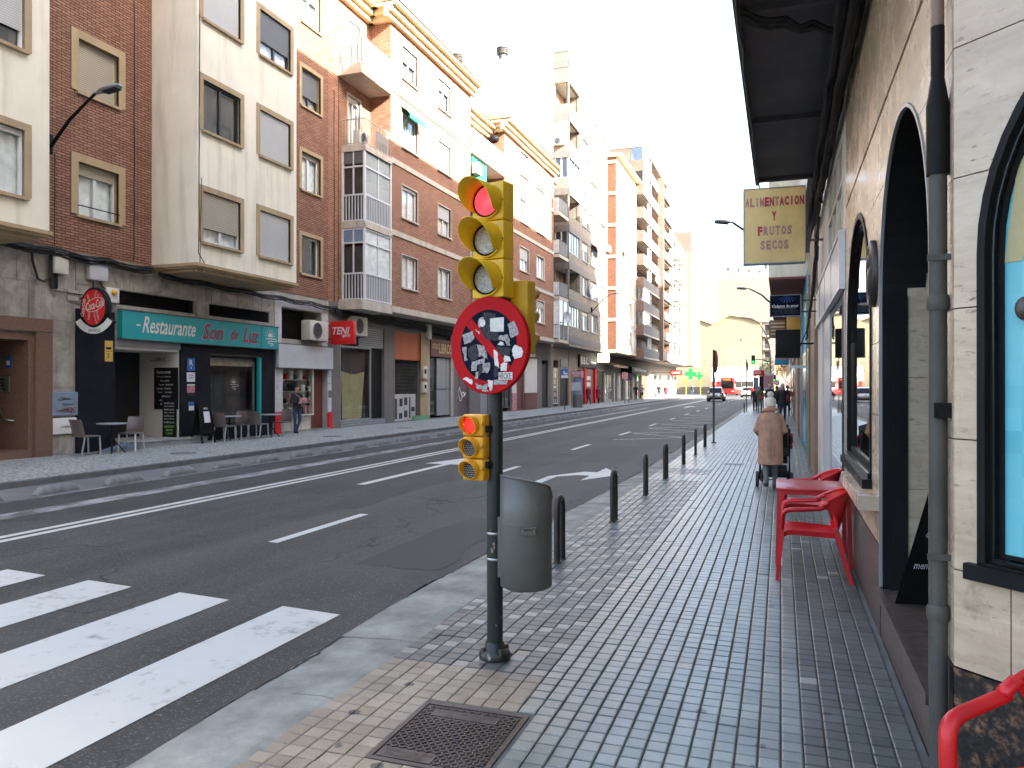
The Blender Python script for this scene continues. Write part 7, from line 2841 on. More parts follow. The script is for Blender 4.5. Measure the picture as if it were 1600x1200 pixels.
b.lathe([(.1, .0), (1e-5, .02)], (0, -.105, 2.35), 'greenlens', 12, 'y', caps=False)
b.build('lens', t)
t = thing('road_sign', 'tiny round white and red sign by the far right pavement', 'road sign', (-.45, 96, 0))
b = MB()
b.cyl((0, 0, 0), (0, 0, 2.0), .04, 'galv', n=6)
b.build('post', t)
b = MB()
b.lathe([(.3, .0), (.3, .02), (.22, .02)], (0, -.04, 2.0), 'signred', 18, 'y', caps=False)
b.lathe([(.22, .02), (1e-5, .02)], (0, -.04, 2.0), 'sticker', 18, 'y', caps=False)
b.build('disc', t)
# bus stop totem
t = thing('bus_stop', 'bus stop totem with a red top, dark timetable panel and poster', 'bus stop', (-1.55, 60, 0))
b = MB()
for s_ in (-.32, .32):
    b.box((s_ - .03, -.05, 0), (s_ + .03, .05, 2.45), 'black')
b.build('post', t)
b = MB()
b.bbox((-.4, -.1, 2.4), (.4, .1, 2.85), 'busred', .05)
b.text('BUS', (-.05, -.102, 2.62), X, Z, .45, .2, 'sticker')
b.build('header', t)
b = MB()
b.box((0.02, -.04, .9), (.29, .04, 2.38), 'black')
b.box((-.29, -.04, 1.3), (0.0, .04, 2.3), 'meter')
b.box((-.29, -.04, .1), (.29, .04, .85), 'paper')
b.build('panel', t)
t = thing('poster_panel', 'pale poster panel standing behind the bus stop totem', 'poster', (-.95, 66, 0))
b = MB()
b.box((-.4, -.06, 1.2), (.4, .06, 2.7), 'panelw')
b.box((-.35, -.065, 1.5), (.35, -.06, 2.5), 'poster')
b.box((-.05, -.05, 0), (.05, .05, 1.2), 'black')
b.build('panel', t)

# ---- projecting signs on the right
t = thing('shop_sign', 'large weathered yellow box sign with faded red capitals under the dark overhang', 'sign', (-.105, 13.2, 3.68), radians(3))
b = MB()
b.box((-.465, -.1, 0), (.465, .1, 1.2), 'yelsign')
for z in (-.012, 1.2):
    b.box((-.478, -.112, z), (.478, .112, z + .014), 'grey_alu')
for x in (-.478, .465):
    b.box((x, -.112, 0.002), (x + .013, .112, 1.2), 'grey_alu')
b.build('box', t)
b = MB()
FN = lambda s_, cx, cz, w_, h_, m_: b.text(s_, (cx, -.101, cz), X, Z, w_, h_, m_, lift=.003, bold=.05)
cw = .86 / 12
for i, c in enumerate('ALIMENTACION'):
    FN(c, -.412 + i * .0755, .985, .066 if c != 'I' else .02, .15, 'signtxt2' if i in (0, 1, 2, 3, 6) else 'signtxt')
FN('Y', -.0, .75, .075, .15, 'signtxt')
for i, c in enumerate('FRUTOS'):
    FN(c, -.215 + i * .09, .515, .072, .15, 'signtxt' if i == 0 else 'signtxt2')
for i, c in enumerate('SECOS'):
    FN(c, -.175 + i * .09, .285, .072, .15, 'signtxt2')
b.build('lettering', t)
b = MB()
for z in (.35, .95):
    b.beam((.47, 0, z), (.75, 0, z), .035, .035, 'stonebr')
b.build('bracket', t)
t = thing('shop_sign', 'small dark blue sign with a light burst and white serif words', 'sign', (.075, 14.5, 2.93))
b = MB()
b.box((-.25, -.05, 0), (.25, .05, .36), 'signblue')
for q in ((-.262, 0, -.25, .36), (.25, 0, .262, .36)):
    b.box((q[0], -.056, q[1]), (q[2], .056, q[3]), 'meter')
b.box((-.262, -.056, -.012), (.262, .056, 0), 'meter')
b.box((-.262, -.056, .36), (.262, .056, .372), 'meter')
b.build('box', t)
b = MB()
for i in range(7):
    a = radians(-150 + 20 * i)
    b.poly([(.03, -.0515, .358), (.03 + .16 * cos(a) - .008, -.0515, .358 + .16 * sin(a) * .8), (.03 + .16 * cos(a) + .008, -.0515, .358 + .16 * sin(a) * .8)], 'blue')
for i in range(5):
    scribble(b, (0, -.051, .035 + .018 * i), .5, .02, 'meter', i, X, Z, 24, .003, .001)
b.build('picture', t)
b = MB()
b.text('Océanos de amor', (0, -.051, .175), X, Z, .44, .055, 'sticker', lift=.003)
b.text('terapias y formacion', (0, -.051, .135), X, Z, .36, .02, 'stickerg', lift=.003)
b.build('lettering', t)
b = MB()
for z in (.07, .27):
    b.beam((.25, 0, z), (.57, 0, z), .025, .025, 'galv')
b.build('bracket', t)
t = thing('box_sign', 'unlit black box sign without writing below the blue one', 'sign', (.125, 15.4, 2.22))
b = MB()
b.bbox((-.22, -.14, 0), (.22, .14, .52), 'black', .012)
b.box((-.23, -.15, -.015), (.23, .15, -.001), 'gloss')
b.build('box', t)
b = MB()
b.beam((.22, 0, .26), (.53, 0, .26), .03, .03, 'black')
b.build('bracket', t)
t = thing('box_sign', 'plain yellow box sign hanging past the blue sign', 'sign', (.4, 26.5, 3.5))
b = MB()
b.bbox((-.22, -.12, 0), (.22, .12, .5), 'yellp', .012)
b.beam((.2, 0, .25), (.28, 0, .25), .03, .03, 'black')
b.build('box', t)
t = thing('box_sign', 'brown striped box sign left of the plain yellow one', 'sign', (-.1, 27.5, 3.3))
b = MB()
b.bbox((-.27, -.12, 0), (.27, .12, .6), 'wood', .012)
for i in range(4):
    b.box((-.22, -.13, .1 + .12 * i), (.22, -.12, .15 + .12 * i), 'eave')
b.beam((.27, .1, .3), (.75, .1, .3), .03, .03, 'black')
b.build('box', t)
t = thing('box_sign', 'pale blue and red box sign far along the right pavement', 'sign', (.05, 48, 2.9))
b = MB()
b.bbox((-.4, -.1, 0), (.4, .1, .55), 'bluep', .012)
b.box((-.3, -.11, .3), (.3, -.1, .5), 'poster')
b.beam((.4, 0, .3), (.6, 0, .3), .03, .03, 'black')
b.build('box', t)
t = thing('box_sign', 'dark red box sign hanging far along the right wall', 'sign', (.25, 44, 3.6))
b = MB()
b.bbox((-.3, -.1, 0), (.3, .1, .5), 'signred', .012)
b.beam((.3, 0, .3), (.4, 0, .3), .03, .03, 'black')
b.build('box', t)
t = thing('shop_canopy', 'narrow white canopy bar with a diagonal stay over the green shopfront', 'canopy', (XR, 20.2, 2.12))
b = MB()
b.box((-.42, -.04, 0), (.0, .06, .07), 'whitepl')
b.build('bar', t)
b = MB()
b.cyl((-.38, 0, .05), (-.03, -.4, .95), .012, 'black', n=6)
b.build('stay', t)

# ---- red table and chairs
t = thing('cafe_table', 'red metal table against the travertine wall', 'table', (.29, 8.13, 0))
b = MB()
b.bbox((-.335, -.375, .7), (.335, .375, .722), 'redmetal', .004)
b.build('tabletop', t)
b = MB()
for sx in (-1, 1):
    b.beam((sx * .3, -.35, .68), (sx * .3, .35, .68), .03, .04, 'redmetal')
    b.beam((-.3, sx * .34, .68), (.3, sx * .34, .68), .03, .04, 'redmetal')
b.build('frame', t)
for sx in (-1, 1):
    for sy in (-1, 1):
        b = MB()
        b.beam((sx * .3, sy * .34, .7), (sx * .325, sy * .365, 0), (.045, .032), (.045, .032), 'redmetal', up=(0, 1, 0))
        b.build('leg', t)
b = MB()
for x, y in ((-.2, -.33), (.22, -.33)):
    b.box((x - .04, y - .02, .7221), (x + .04, y + .02, .7235), 'signred')
b.build('mark', t)


def red_chair(loc, rot, label):
    t = thing('plastic_chair', label, 'chair', loc, rot, 'red plastic terrace chairs')
    b = MB()                                            # seat: dished sheet with thickness
    nu, nv = 10, 10
    top_, bot = [], []
    for i in range(nu + 1):
        for j in range(nv + 1):
            u, v_ = i / nu * 2 - 1, j / nv
            wv = .235 - .03 * v_
            y = -.26 + .46 * v_
            z = .445 - .025 * (1 - u * u) * sin(pi * min(1, v_ * 1.1)) - .02 * v_ + (-.03 * max(0, .12 - v_) / .12)
            top_.append((u * wv, y, z))
            bot.append((u * wv * .985, y + .003, z - .014 - .03 * (abs(u) > .95)))
    N = len(top_)
    F = lambda i, j: i * (nv + 1) + j
    fs = [(F(i, j), F(i + 1, j), F(i + 1, j + 1), F(i, j + 1)) for i in range(nu) for j in range(nv)]
    b.add(top_, fs, 'redpl', True)
    b.add(bot, [f[::-1] for f in fs], 'redpl', True)
    ed = [F(i, 0) for i in range(nu + 1)] + [F(nu, j) for j in range(1, nv + 1)] + [F(i, nv) for i in range(nu - 1, -1, -1)] + [F(0, j) for j in range(nv - 1, 0, -1)]
    b.add(top_ + bot, [(ed[k], N + ed[k], N + ed[(k + 1) % len(ed)], ed[(k + 1) % len(ed)]) for k in range(len(ed))], 'redpl', True)
    b.build('seat', t)
    b = MB()                                            # tub back
    nu, nv = 16, 8
    fr_, bk = [], []
    for i in range(nu + 1):
        a = -1 + 2 * i / nu
        for j in range(nv + 1):
            v_ = j / nv
            wv = .2 + .065 * v_
            th = a * radians(78 * (.35 + .65 * v_))
            R2_ = .26
            x = wv * sin(th) / sin(radians(78 * (.35 + .65 * v_)))
            dep = .19 + .12 * v_
            y = dep - .29 * (1 - cos(th)) * (.45 + .55 * v_)
            zt = .79 - .1 * abs(a) ** 2.2
            z = .42 + (zt - .42) * v_
            fr_.append((x, y, z))
            bk.append((x * 1.03, y + .014, z - .004))
    F = lambda i, j: i * (nv + 1) + j
    fs = [(F(i, j), F(i + 1, j), F(i + 1, j + 1), F(i, j + 1)) for i in range(nu) for j in range(nv)]
    b.add(fr_, fs, 'redpl', True)
    b.add(bk, [f[::-1] for f in fs], 'redpl', True)
    N = len(fr_)
    for j0 in (0, nv):
        b.add(fr_ + bk, [(F(i, j0), F(i + 1, j0), N + F(i + 1, j0), N + F(i, j0)) for i in range(nu)], 'redpl', True)
    for i0 in (0, nu):
        b.add(fr_ + bk, [(F(i0, j), F(i0, j + 1), N + F(i0, j + 1), N + F(i0, j)) for j in range(nv)], 'redpl', True)
    rim = [fr_[F(i, nv)] for i in range(nu + 1)]
    b.tube([(p_[0], p_[1] + .006, p_[2]) for p_ in rim], .014, 'redpl', 8)
    b.build('backrest', t)
    for s_ in (-1, 1):
        b = MB()
        pe = rim[0 if s_ < 0 else nu]
        path = [(pe[0] + s_ * 0, pe[1] + .03, pe[2] + .002), (s_ * .272, pe[1] - .03, pe[2] - .03), (s_ * .278, .06, .645), (s_ * .28, -.1, .63), (s_ * .278, -.19, .622), (s_ * .274, -.238, .6), (s_ * .268, -.256, .55), (s_ * .26, -.262, .44)]
        sm_ = []
        for k in range(len(path) - 1):                  # smooth the corner with Catmull-Rom
            p0, p1, p2, p3 = (V(path[max(0, min(len(path) - 1, k + q))]) for q in (-1, 0, 1, 2))
            for s2 in range(4):
                t_ = s2 / 4
                sm_.append(.5 * ((2 * p1) + (-p0 + p2) * t_ + (2 * p0 - 5 * p1 + 4 * p2 - p3) * t_ * t_ + (-p0 + 3 * p1 - 3 * p2 + p3) * t_ ** 3))
        sm_.append(V(path[-1]))
        b.tube(sm_, .027, 'redpl', 10, flat=.7)
        b.build('armrest', t)
        b = MB()
        b.beam((s_ * .258, -.262, .46), (s_ * .262, -.3, 0), (.042, .026), (.05, .03), 'redpl', up=(0, 1, 0))
        b.build('leg', t)
        b = MB()
        b.beam((s_ * .205, .17, .47), (s_ * .23, .3, 0), (.05, .028), (.045, .028), 'redpl', up=(0, 1, 0))
        b.build('leg', t)
    return t


red_chair((.27, 7.36, 0), radians(-90), 'red plastic armchair on the near side of the red table')
red_chair((.3, 8.98, 0), radians(-90), 'red plastic armchair half hidden behind the red table')
red_chair((.875, 2.79, 0), radians(-44), 'red plastic armchair cut off in front of the angled corner wall')

# ---- restaurant terrace across the street


def cafe_chair(loc, rot, label):
    t = thing('cafe_chair', label, 'chair', loc, rot, 'brown chairs on the restaurant terrace')
    b = MB()
    b.bbox((-.22, -.22, .43), (.22, .2, .465), 'chair', .012)
    b.build('seat', t)
    b = MB()
    n = 8
    f, k = [], []
    for i in range(n + 1):
        x = -.21 + .42 * i / n
        for j in range(6):
            v_ = j / 5
            y = .19 + .1 * v_ ** 1.5 + .04 * (1 - (x / .21) ** 2)
            f.append((x, y, .45 + .4 * v_))
            k.append((x, y + .015, .45 + .4 * v_))
    fs = [(i * 6 + j, i * 6 + 6 + j, i * 6 + 7 + j, i * 6 + 1 + j) for i in range(n) for j in range(5)]
    b.add(f, fs, 'chair', True)
    b.add(k, [q[::-1] for q in fs], 'chair', True)
    N = len(f)
    b.add(f + k, [(i * 6 + 5, i * 6 + 11, N + i * 6 + 11, N + i * 6 + 5) for i in range(n)] + [(i0 * 6 + j, i0 * 6 + j + 1, N + i0 * 6 + j + 1, N + i0 * 6 + j) for i0 in (0, n) for j in range(5)], 'chair')
    b.build('backrest', t)
    for sx in (-1, 1):
        for sy, o_ in ((-1, -.02), (1, .09)):
            b = MB()
            b.beam((sx * .2, sy * .19, .44), (sx * .21, sy * .19 + o_, 0), .028, .028, 'chairleg', up=(0, 1, 0))
            b.build('leg', t)
    return t


def cafe_table(loc, label):
    t = thing('cafe_table', label, 'table', loc, 0, 'round grey tables on the restaurant terrace')
    b = MB()
    b.lathe([(.33, .7), (.34, .71), (.34, .72), (.33, .73)], (0, 0, 0), 'grey_alu', 24)
    b.build('tabletop', t)
    b = MB()
    b.cyl((0, 0, .3), (0, 0, .7), .025, 'black', n=10)
    for i in range(4):
        a = pi / 4 + i * pi / 2
        b.tube([(0, 0, .38), (.1 * cos(a), .1 * sin(a), .25), (.3 * cos(a), .3 * sin(a), 0)], .014, 'black', 6)
    b.build('pedestal', t)
    return t


# chairs face along the street (rot: seat front towards +Y = 180 degrees)
cafe_chair((-15.35, 13.72, FZ), radians(175), 'brown chair by the marble pillar, left of the first round table')
cafe_chair((-15.3, 14.98, FZ), radians(20), 'brown chair right of the first round table by the entrance ramp')
cafe_table((-15.25, 14.35, FZ), 'round grey table between two chairs left of the restaurant entrance')
cafe_chair((-15.25, 18.35, FZ), radians(180), 'brown chair right beside the black menu easel')
cafe_chair((-15.5, 19.25, FZ), radians(10), 'brown chair facing the one beside the menu easel')
cafe_chair((-15.15, 19.75, FZ), radians(185), 'brown chair back to back in the middle of the terrace group')
cafe_chair((-15.3, 21.15, FZ), radians(0), 'brown chair nearest the white tiled shop')
cafe_table((-15.5, 18.85, FZ), 'round grey table under the restaurant window emblem')
cafe_table((-15.25, 20.45, FZ), 'round grey table at the window end of the terrace')
t = thing('menu_easel', 'black folding menu easel with a white sheet by the restaurant pillar', 'menu board', (-15.5, 17.75, FZ), RL)
for s_ in (-1, 1):
    b = MB()
    b.beam((-.26, s_ * .2, 0), (-.22, s_ * .02, 1.12), .05, .03, 'black', up=(0, 1, 0))
    b.beam((.26, s_ * .2, 0), (.22, s_ * .02, 1.12), .05, .03, 'black', up=(0, 1, 0))
    b.poly([(-.25, s_ * .155, .28), (.25, s_ * .155, .28), (.22, s_ * .025, 1.1), (-.22, s_ * .025, 1.1)], 'black')
    b.build('panel', t)
b = MB()
dv = V((0, .13, .82)).normalized()
b.poly([V((-.1, -.131, .58)) - V((0, .008, 0)), V((.14, -.131, .58)) - V((0, .008, 0)), V((.14, -.131, .58)) + dv * .32 - V((0, .008, 0)), V((-.1, -.131, .58)) + dv * .32 - V((0, .008, 0))], 'paper')
b.text('MENU', V((0, -.075, .98)), X, dv, .16, .05, 'sticker', lift=.012)
b.build('sheet', t)
# cables along the left facade
cables('cable_bundle', [droop((XF + .1 + .02 * i, 9.0, 4.95 - .035 * (i % 5)), (XF + .08 + .02 * i, 16.2, 4.86 - .04 * (i % 5)), 26, .05 + .02 * (i % 3), 60 + i) for i in range(8)], 'sagging bundle of black cables along the top of the marble front', [.024, .018, .03, .02, .026, .016, .022, .018])
cables('cable_bundle', [droop((XF + .3, 16.3, 4.72 - .03 * i), (XF + .1, 25.4, 4.7 - .05 * i), 26, .06, 80 + i) for i in range(4)], 'cables running under the cream bay over the restaurant sign', [.02, .026, .018, .022])
cables('cable_bundle', [droop((XF + .12, 25.2, 4.62 - .04 * i), (XF + .12, 36.4, 4.5 - .05 * i), 30, .06, 90 + i) for i in range(6)], 'dark cables sagging under the balconies of the red brick building', [.03, .024, .02, .028, .03, .022])
cables('cable_drop', [[(XF + .04, 12.8, 4.9), (XF + .06, 12.82, 4.5), (XF + .06, 12.95, 4.12), (XF + .06, 13.1, 4.08), (XF + .06, 13.25, 4.2), (XF + .05, 13.28, 4.9)], [(XF + .05, 13.3, 4.85), (XF + .05, 13.32, 3.95)]], 'looped thick black cable beside the grey splice box', [.03, .05])
cables('wall_cable', [droop((XF + .015, 25.3, 12.9), (XF + .015, 25.32, 4.9), 20, .0, 7), droop((XF + .015, 25.62, 13.4), (XF + .015, 25.6, 4.9), 20, .0, 8)], 'two black cables running straight down the brick beside the glazed balconies', [.014, .012])
cables('wall_cable', [droop((-14.48, 16.45, 14), (-14.48, 16.42, 5.2), 20, 0, 9) + [V((-14.46, 16.6, 4.95)), V((-14.46, 16.5, 4.7))], droop((-14.47, 16.5, 7.2), (-14.47, 16.44, 4.9), 8, 0, 10)], 'thin cable hanging down the near edge of the cream bay', [.011, .008])
cables('wall_cable', [droop((XF + .015, 15.75, 17), (XF + .015, 15.75, 4.95), 30, 0, 11)], 'thin cable down the purple brick wall right of its windows', [.014])
cables('wall_cable', [droop((XF + .015, 13.42, 7.1), (XF + .015, 13.42, 4.95), 10, 0, 12)], 'lamp cable running down the purple brick from the street lamp', [.01])
t = thing('splice_box', 'grey cable splice box with a conduit under the black cable bundle', 'electrical box', (XF, 13.5, 4.3))
b = MB()
b.bbox((0, -.2, 0), (.16, .17, .55), 'beigebox', .02)
b.cyl((.06, -.1, 0), (.06, -.1, -.35), .05, 'black')
b.build('box', t)
b = MB()
b.cyl((.05, -.1, -.4), (.05, 1.1, -.42), .016, 'galv', n=8)
b.build('conduit', t)
t = thing('cover_plate', 'square metal cover plate on the marble under the splice box', 'plate', (XF, 13.95, 3.72))
b = MB()
b.box((0, -.2, 0), (.03, .1, .26), 'concrete')
b.build('plate', t)

# ================================================================ people
def person(loc, rot, h_, label, top_='dkjacket', leg='jeans', shoe='black_cl', hair='hair_d', coat=0.0, pose='stand', arms='down', vox=.018, group=None, female=False, extras=None, face=True):
    """one continuous body grown from overlapping volumes; front is -Y"""
    s = h_ / 1.72
    b = MB()
    P = lambda x, y, z: (x * s, y * s, z * s)

    def ell(pts, rad, mat, n=14):
        """tube with elliptical horizontal sections (rx, ry)"""
        vs_, fs = [], []
        q_ = [(*p_, *r_) for p_, r_ in zip(pts, rad)]
        q_ = [tuple(u + (v_ - u) * k / 4 for u, v_ in zip(a, c)) for a, c in zip(q_[:-1], q_[1:]) for k in range(4)] + [q_[-1]]
        pts, rad = [p_[:3] for p_ in q_], [p_[3:] for p_ in q_]
        for (x, y, z), (rx, ry) in zip(pts, rad):
            for k in range(n):
                a = 2 * pi * k / n
                vs_.append(P(x + rx * cos(a), y + ry * sin(a), z))
        for i in range(len(pts) - 1):
            for k in range(n):
                l = (k + 1) % n
                fs.append((i * n + k, i * n + l, (i + 1) * n + l, (i + 1) * n + k))
        b.add(vs_ , fs + [tuple(range(n))[::-1], tuple(range(len(vs_) - n, len(vs_)))], mat)

    def limb(pts, rad, mat):
        pts = [V(P(*p_)) for p_ in pts]
        n = 10
        # densify for colour lookup
        dp, dr = [], []
        for i in range(len(pts) - 1):
            for k in range(4):
                t_ = k / 4
                dp.append(pts[i].lerp(pts[i + 1], t_))
                dr.append((rad[i] + (rad[i + 1] - rad[i]) * t_) * s)
        dp.append(pts[-1])
        dr.append(rad[-1] * s)
        b.tube(dp, dr, mat, n)
        b.sphere(dp[-1], dr[-1], mat, 10, 6)
        b.sphere(dp[0], dr[0], mat, 10, 6)
    st = {'stand': (0, 0, 0, 0), 'walk': (-.2, .16, -.12, .3), 'walk2': (.16, -.2, .28, -.1), 'cross': (-.02, -.06, 0, 0)}[pose]
    for sx, dy, ky in ((-1, st[0], st[2]), (1, st[1], st[3])):
        fx = sx * .085 + (-sx * .12 if pose == 'cross' and sx > 0 else 0)
        lift = .07 if (pose.startswith('walk') and dy > .1) else 0
        kn = (sx * .09, dy * .35 - .03 - (.03 if dy > 0 else 0), .47)
        an = (fx, dy + .02, .09 + lift)
        limb([(sx * .085, 0, .86), kn, an], [.088, .06, .042], leg)
        # shoe
        ax, ay, az = an
        ell([(ax, ay - .03, az - .088), (ax, ay - .03, az - .06), (ax, ay - .01, az - .02)], [(.045, .12), (.045, .115), (.04, .06)], shoe, 12)
    # trunk
    sh = .19 if female else .215
    ell([(0, 0, .82), (0, 0, .9), (0, .0, 1.02), (0, 0, 1.2), (0, .01, 1.34), (0, .01, 1.42), (0, .015, 1.46)],
        [(.15, .105), (.165, .115), (.15, .105), (.175, .12), (sh * .92, .115), (sh * .72, .09), (.07, .065)], top_)
    if coat:
        ell([(0, 0, coat), (0, 0, coat + .08), (0, 0, .9), (0, 0, 1.1), (0, 0, 1.3), (0, .01, 1.42), (0, .01, 1.47)],
            [(.225, .19), (.225, .19), (.222, .178), (.215, .165), (.222, .16), (.165, .13), (.09, .085)], top_, 18)
    ell([(0, .015, 1.42), (0, .01, 1.53)], [(.056, .06), (.05, .056)], 'skin')
    b.sphere(P(0, -.005, 1.605), (.076 * s, .096 * s, .112 * s), 'skin', 16, 12)
    b.sphere(P(0, -.03, 1.55), (.055 * s, .062 * s, .06 * s), 'skin', 12, 8)
    if face:
        b.sphere(P(0, -.104, 1.592), (.014 * s, .02 * s, .026 * s), 'skin', 8, 6)
        for sx in (-1, 1):
            b.sphere(P(sx * .077, .005, 1.6), (.012 * s, .022 * s, .032 * s), 'skin', 8, 6)
    aw = .052 if coat else .046
    AR = {'down': [((-1), [(sh - .02, .01, 1.38), (sh + .045, .03, 1.12), (sh + .03, -.03, .88)]), (1, [(sh - .02, .01, 1.38), (sh + .045, .03, 1.12), (sh + .03, -.03, .88)])],
          'pockets': [((-1), [(sh - .02, .01, 1.38), (sh + .08, .06, 1.13), (sh - .02, -.1, .98)]), (1, [(sh - .02, .01, 1.38), (sh + .08, .06, 1.13), (sh - .02, -.1, .98)])],
          'push': [((-1), [(sh - .02, .01, 1.36), (sh + .07, .0, 1.1), (sh - .0, -.3, 1.0)]), (1, [(sh - .02, .01, 1.36), (sh + .07, .0, 1.1), (sh - .0, -.3, 1.0)])],
          'phone': [((-1), [(sh - .02, .01, 1.38), (sh + .05, -.02, 1.12), (.1, -.2, 1.42)]), (1, [(sh - .02, .01, 1.38), (sh + .05, .03, 1.12), (sh - .06, -.14, 1.0)])],
          'hold': [((-1), [(sh - .02, .01, 1.38), (sh + .05, .0, 1.12), (.06, -.2, 1.1)]), (1, [(sh - .02, .01, 1.38), (sh + .05, .0, 1.12), (.08, -.22, 1.14)])]}[arms]
    for sx, pts in AR:
        pts = [(sx * x, y, z) for x, y, z in pts]
        limb(pts, [.062 if coat else .056, aw, .036], top_)
        hp, el = V(pts[2]), V(pts[1])
        d = (hp - el).normalized()
        hc = hp + d * .05
        b.sphere(P(*hc), (.03 * s, .035 * s, .045 * s), 'skin', 10, 6)
        side = d.cross(V((sx, 0, 0)))
        side = side.normalized() if side.length > .1 else V((0, 1, 0))
        for f in range(4):                              # fingers, slightly curled, and a thumb
            o_ = side * (.026 - .017 * f)
            p0 = hc + o_ + d * .03
            p1 = p0 + d * (.036 - .004 * abs(f - 1)) + V((-sx * .008, -.004, 0))
            p2 = p1 + d * .02 + V((-sx * .018, -.008, 0))
            b.tube([P(*p0), P(*p1), P(*p2)], [.0095 * s, .0085 * s, .007 * s], 'skin', 6)
        b.tube([P(*(hc + side * .03)), P(*(hc + side * .045 + d * .03 + V((-sx * .012, -.01, 0))))], [.011 * s, .009 * s], 'skin', 6)
    src = b.mesh('body_volumes')
    ob = bpy.data.objects.new('tmp', src)
    COL.objects.link(ob)
    md = ob.modifiers.new('r', 'REMESH')
    md.mode = 'VOXEL'
    md.voxel_size = vox * s
    ms = ob.modifiers.new('s', 'SMOOTH')
    ms.factor = .5
    ms.iterations = 2
    dg = bpy.context.evaluated_depsgraph_get()
    me = bpy.data.meshes.new_from_object(ob.evaluated_get(dg))
    bpy.data.objects.remove(ob)
    kd = KDTree(len(b.v))
    vm = {}
    for f, m_ in zip(b.f, b.mi):
        for i in f:
            vm[i] = m_
    for i, p_ in enumerate(b.v):
        kd.insert(p_, i)
    kd.balance()
    me.materials.clear()
    for m_ in b.mats:
        me.materials.append(m_)
    sm_i = b.mats.index(MT['skin'])
    ti = b.mats.index(MT[top_])
    idx = []
    for p_ in me.polygons:
        idx.append(vm.get(kd.find(p_.center)[1], 0))
    me.polygons.foreach_set('material_index', idx)
    smooth_mesh(me)
    me.name = 'person'
    o = put('person', me, None, loc, rot, label, 'person', group)
    if hair:
        q = MB()
        n, m_ = 16, 10
        vs_, fs = [], []
        for i in range(m_ + 1):
            ph = pi * .62 * i / m_
            for k in range(n):
                a = 2 * pi * k / n
                fr_ = max(0, -sin(a))                   # hairline: shorter over the face
                p2 = ph * (1 - .42 * fr_) * (1.25 if (female and sin(a) > -.2) else 1)
                rr = 1.0 + .04 * sin(5 * a + i)
                vs_.append(P(.086 * rr * sin(p2) * cos(a), .006 + .107 * rr * sin(p2) * sin(a), 1.612 + .12 * cos(p2)))
        for i in range(m_):
            for k in range(n):
                l = (k + 1) % n
                fs.append((i * n + k, (i + 1) * n + k, (i + 1) * n + l, i * n + l))
        q.add(vs_, fs, hair, True)
        q.build('hair', o)
    if face:
        q = MB()
        for sx in (-1, 1):
            q.sphere(P(sx * .03, -.09, 1.617), (.011 * s, .007 * s, .007 * s), 'black_cl', 8, 5)
        q.sphere(P(0, -.094, 1.548), (.022 * s, .008 * s, .006 * s), 'maroon_cl', 8, 5)
        q.build('face_features', o)
    if extras:
        extras(o, s, P)
    return o


# the woman with the stroller, seen from behind: front towards +Y
def lady_x(o, s, P):
    q = MB()
    prof = [(.098, 1.555), (.104, 1.58), (.1, 1.61), (.102, 1.64), (.094, 1.68), (.07, 1.715), (.03, 1.735), (1e-4, 1.738)]
    n = 26
    vs_, fs = [], []
    for i, (r_, z) in enumerate(prof):
        for k in range(n):
            a = 2 * pi * k / n
            rr = r_ * (1 + .03 * (k % 2))
            vs_.append(P(rr * cos(a), rr * sin(a) * 1.1, z))
    for i in range(len(prof) - 1):
        for k in range(n):
            l = (k + 1) % n
            fs.append((i * n + k, i * n + l, (i + 1) * n + l, (i + 1) * n + k))
    q.add(vs_, fs, 'knit', True)
    q.build('knit_hat', o)
    q = MB()
    rn = random.Random(3)
    q.sphere(P(0, .01, 1.775), .062 * s, 'knit', 16, 12)
    q.v = [tuple(V(p_) * 1 + V((rn.uniform(-.004, .004), rn.uniform(-.004, .004), rn.uniform(-.004, .004)))) for p_ in q.v]
    q.build('pompom', o)
    q = MB()
    pts = [P(.12 * cos(a), .02 + .1 * sin(a), 1.475 + .03 * sin(a)) for a in [2 * pi * i / 20 for i in range(20)]]
    q.tube(pts, .042 * s, 'coat', 10, closed=True)
    q.build('collar', o)
    q = MB()
    for k in range(5):
        a = pi / 2
        q.tube([P(-.06 + .03 * k, .19, .62), P(-.06 + .03 * k, .175, .95)], .004, 'coat', 4)
    q.tube([P(0, .193, .56), P(0, .182, .9), P(0, .168, 1.2)], .0035, 'stonebr', 4)
    q.build('back_seam', o)
    q = MB()
    q.tube([P(-.1, .06, 1.52), P(-.085, .09, 1.5), P(-.1, .1, 1.44)], .03, 'knit', 8)
    q.build('scarf_end', o)


lady = person((-.16, 13.25, 0), pi + .06, 1.5, 'woman seen from behind in a long camel coat and cream bobble hat', 'coat', 'greytr', 'black_cl', None, .47, 'walk', 'push', .014, None, True, lady_x, face=True)
t = thing('pushchair', 'dark pushchair with a see through rain cover pushed by the woman in camel', 'pushchair', (-.1, 13.95, 0), 0)
for x, y, r_ in ((-.27, -.42, .13), (.27, -.42, .13), (-.22, .42, .1), (.22, .42, .1)):
    b = MB()
    b.lathe([(r_ - .03, -.022), (r_ - .008, -.026), (r_, -.012), (r_, .012), (r_ - .008, .026), (r_ - .03, .022), (r_ - .03, -.022)], (x, y, r_), 'rubber', 22, 'x', caps=False)
    w_ = b.build('wheel', t)
    b = MB()
    for i in range(5):
        a = 2 * pi * i / 5
        b.beam((x, y, r_), (x, y + (r_ - .028) * cos(a), r_ + (r_ - .028) * sin(a)), .02, .014, 'galv', up=(1, 0, 0))
    b.cyl((x - .03, y, r_), (x + .03, y, r_), .02, 'galv')
    b.build('spokes', w_)
b = MB()
b.cyl((-.27, -.42, .13), (.27, -.42, .13), .012, 'galv')
b.cyl((-.22, .42, .1), (.22, .42, .1), .012, 'galv')
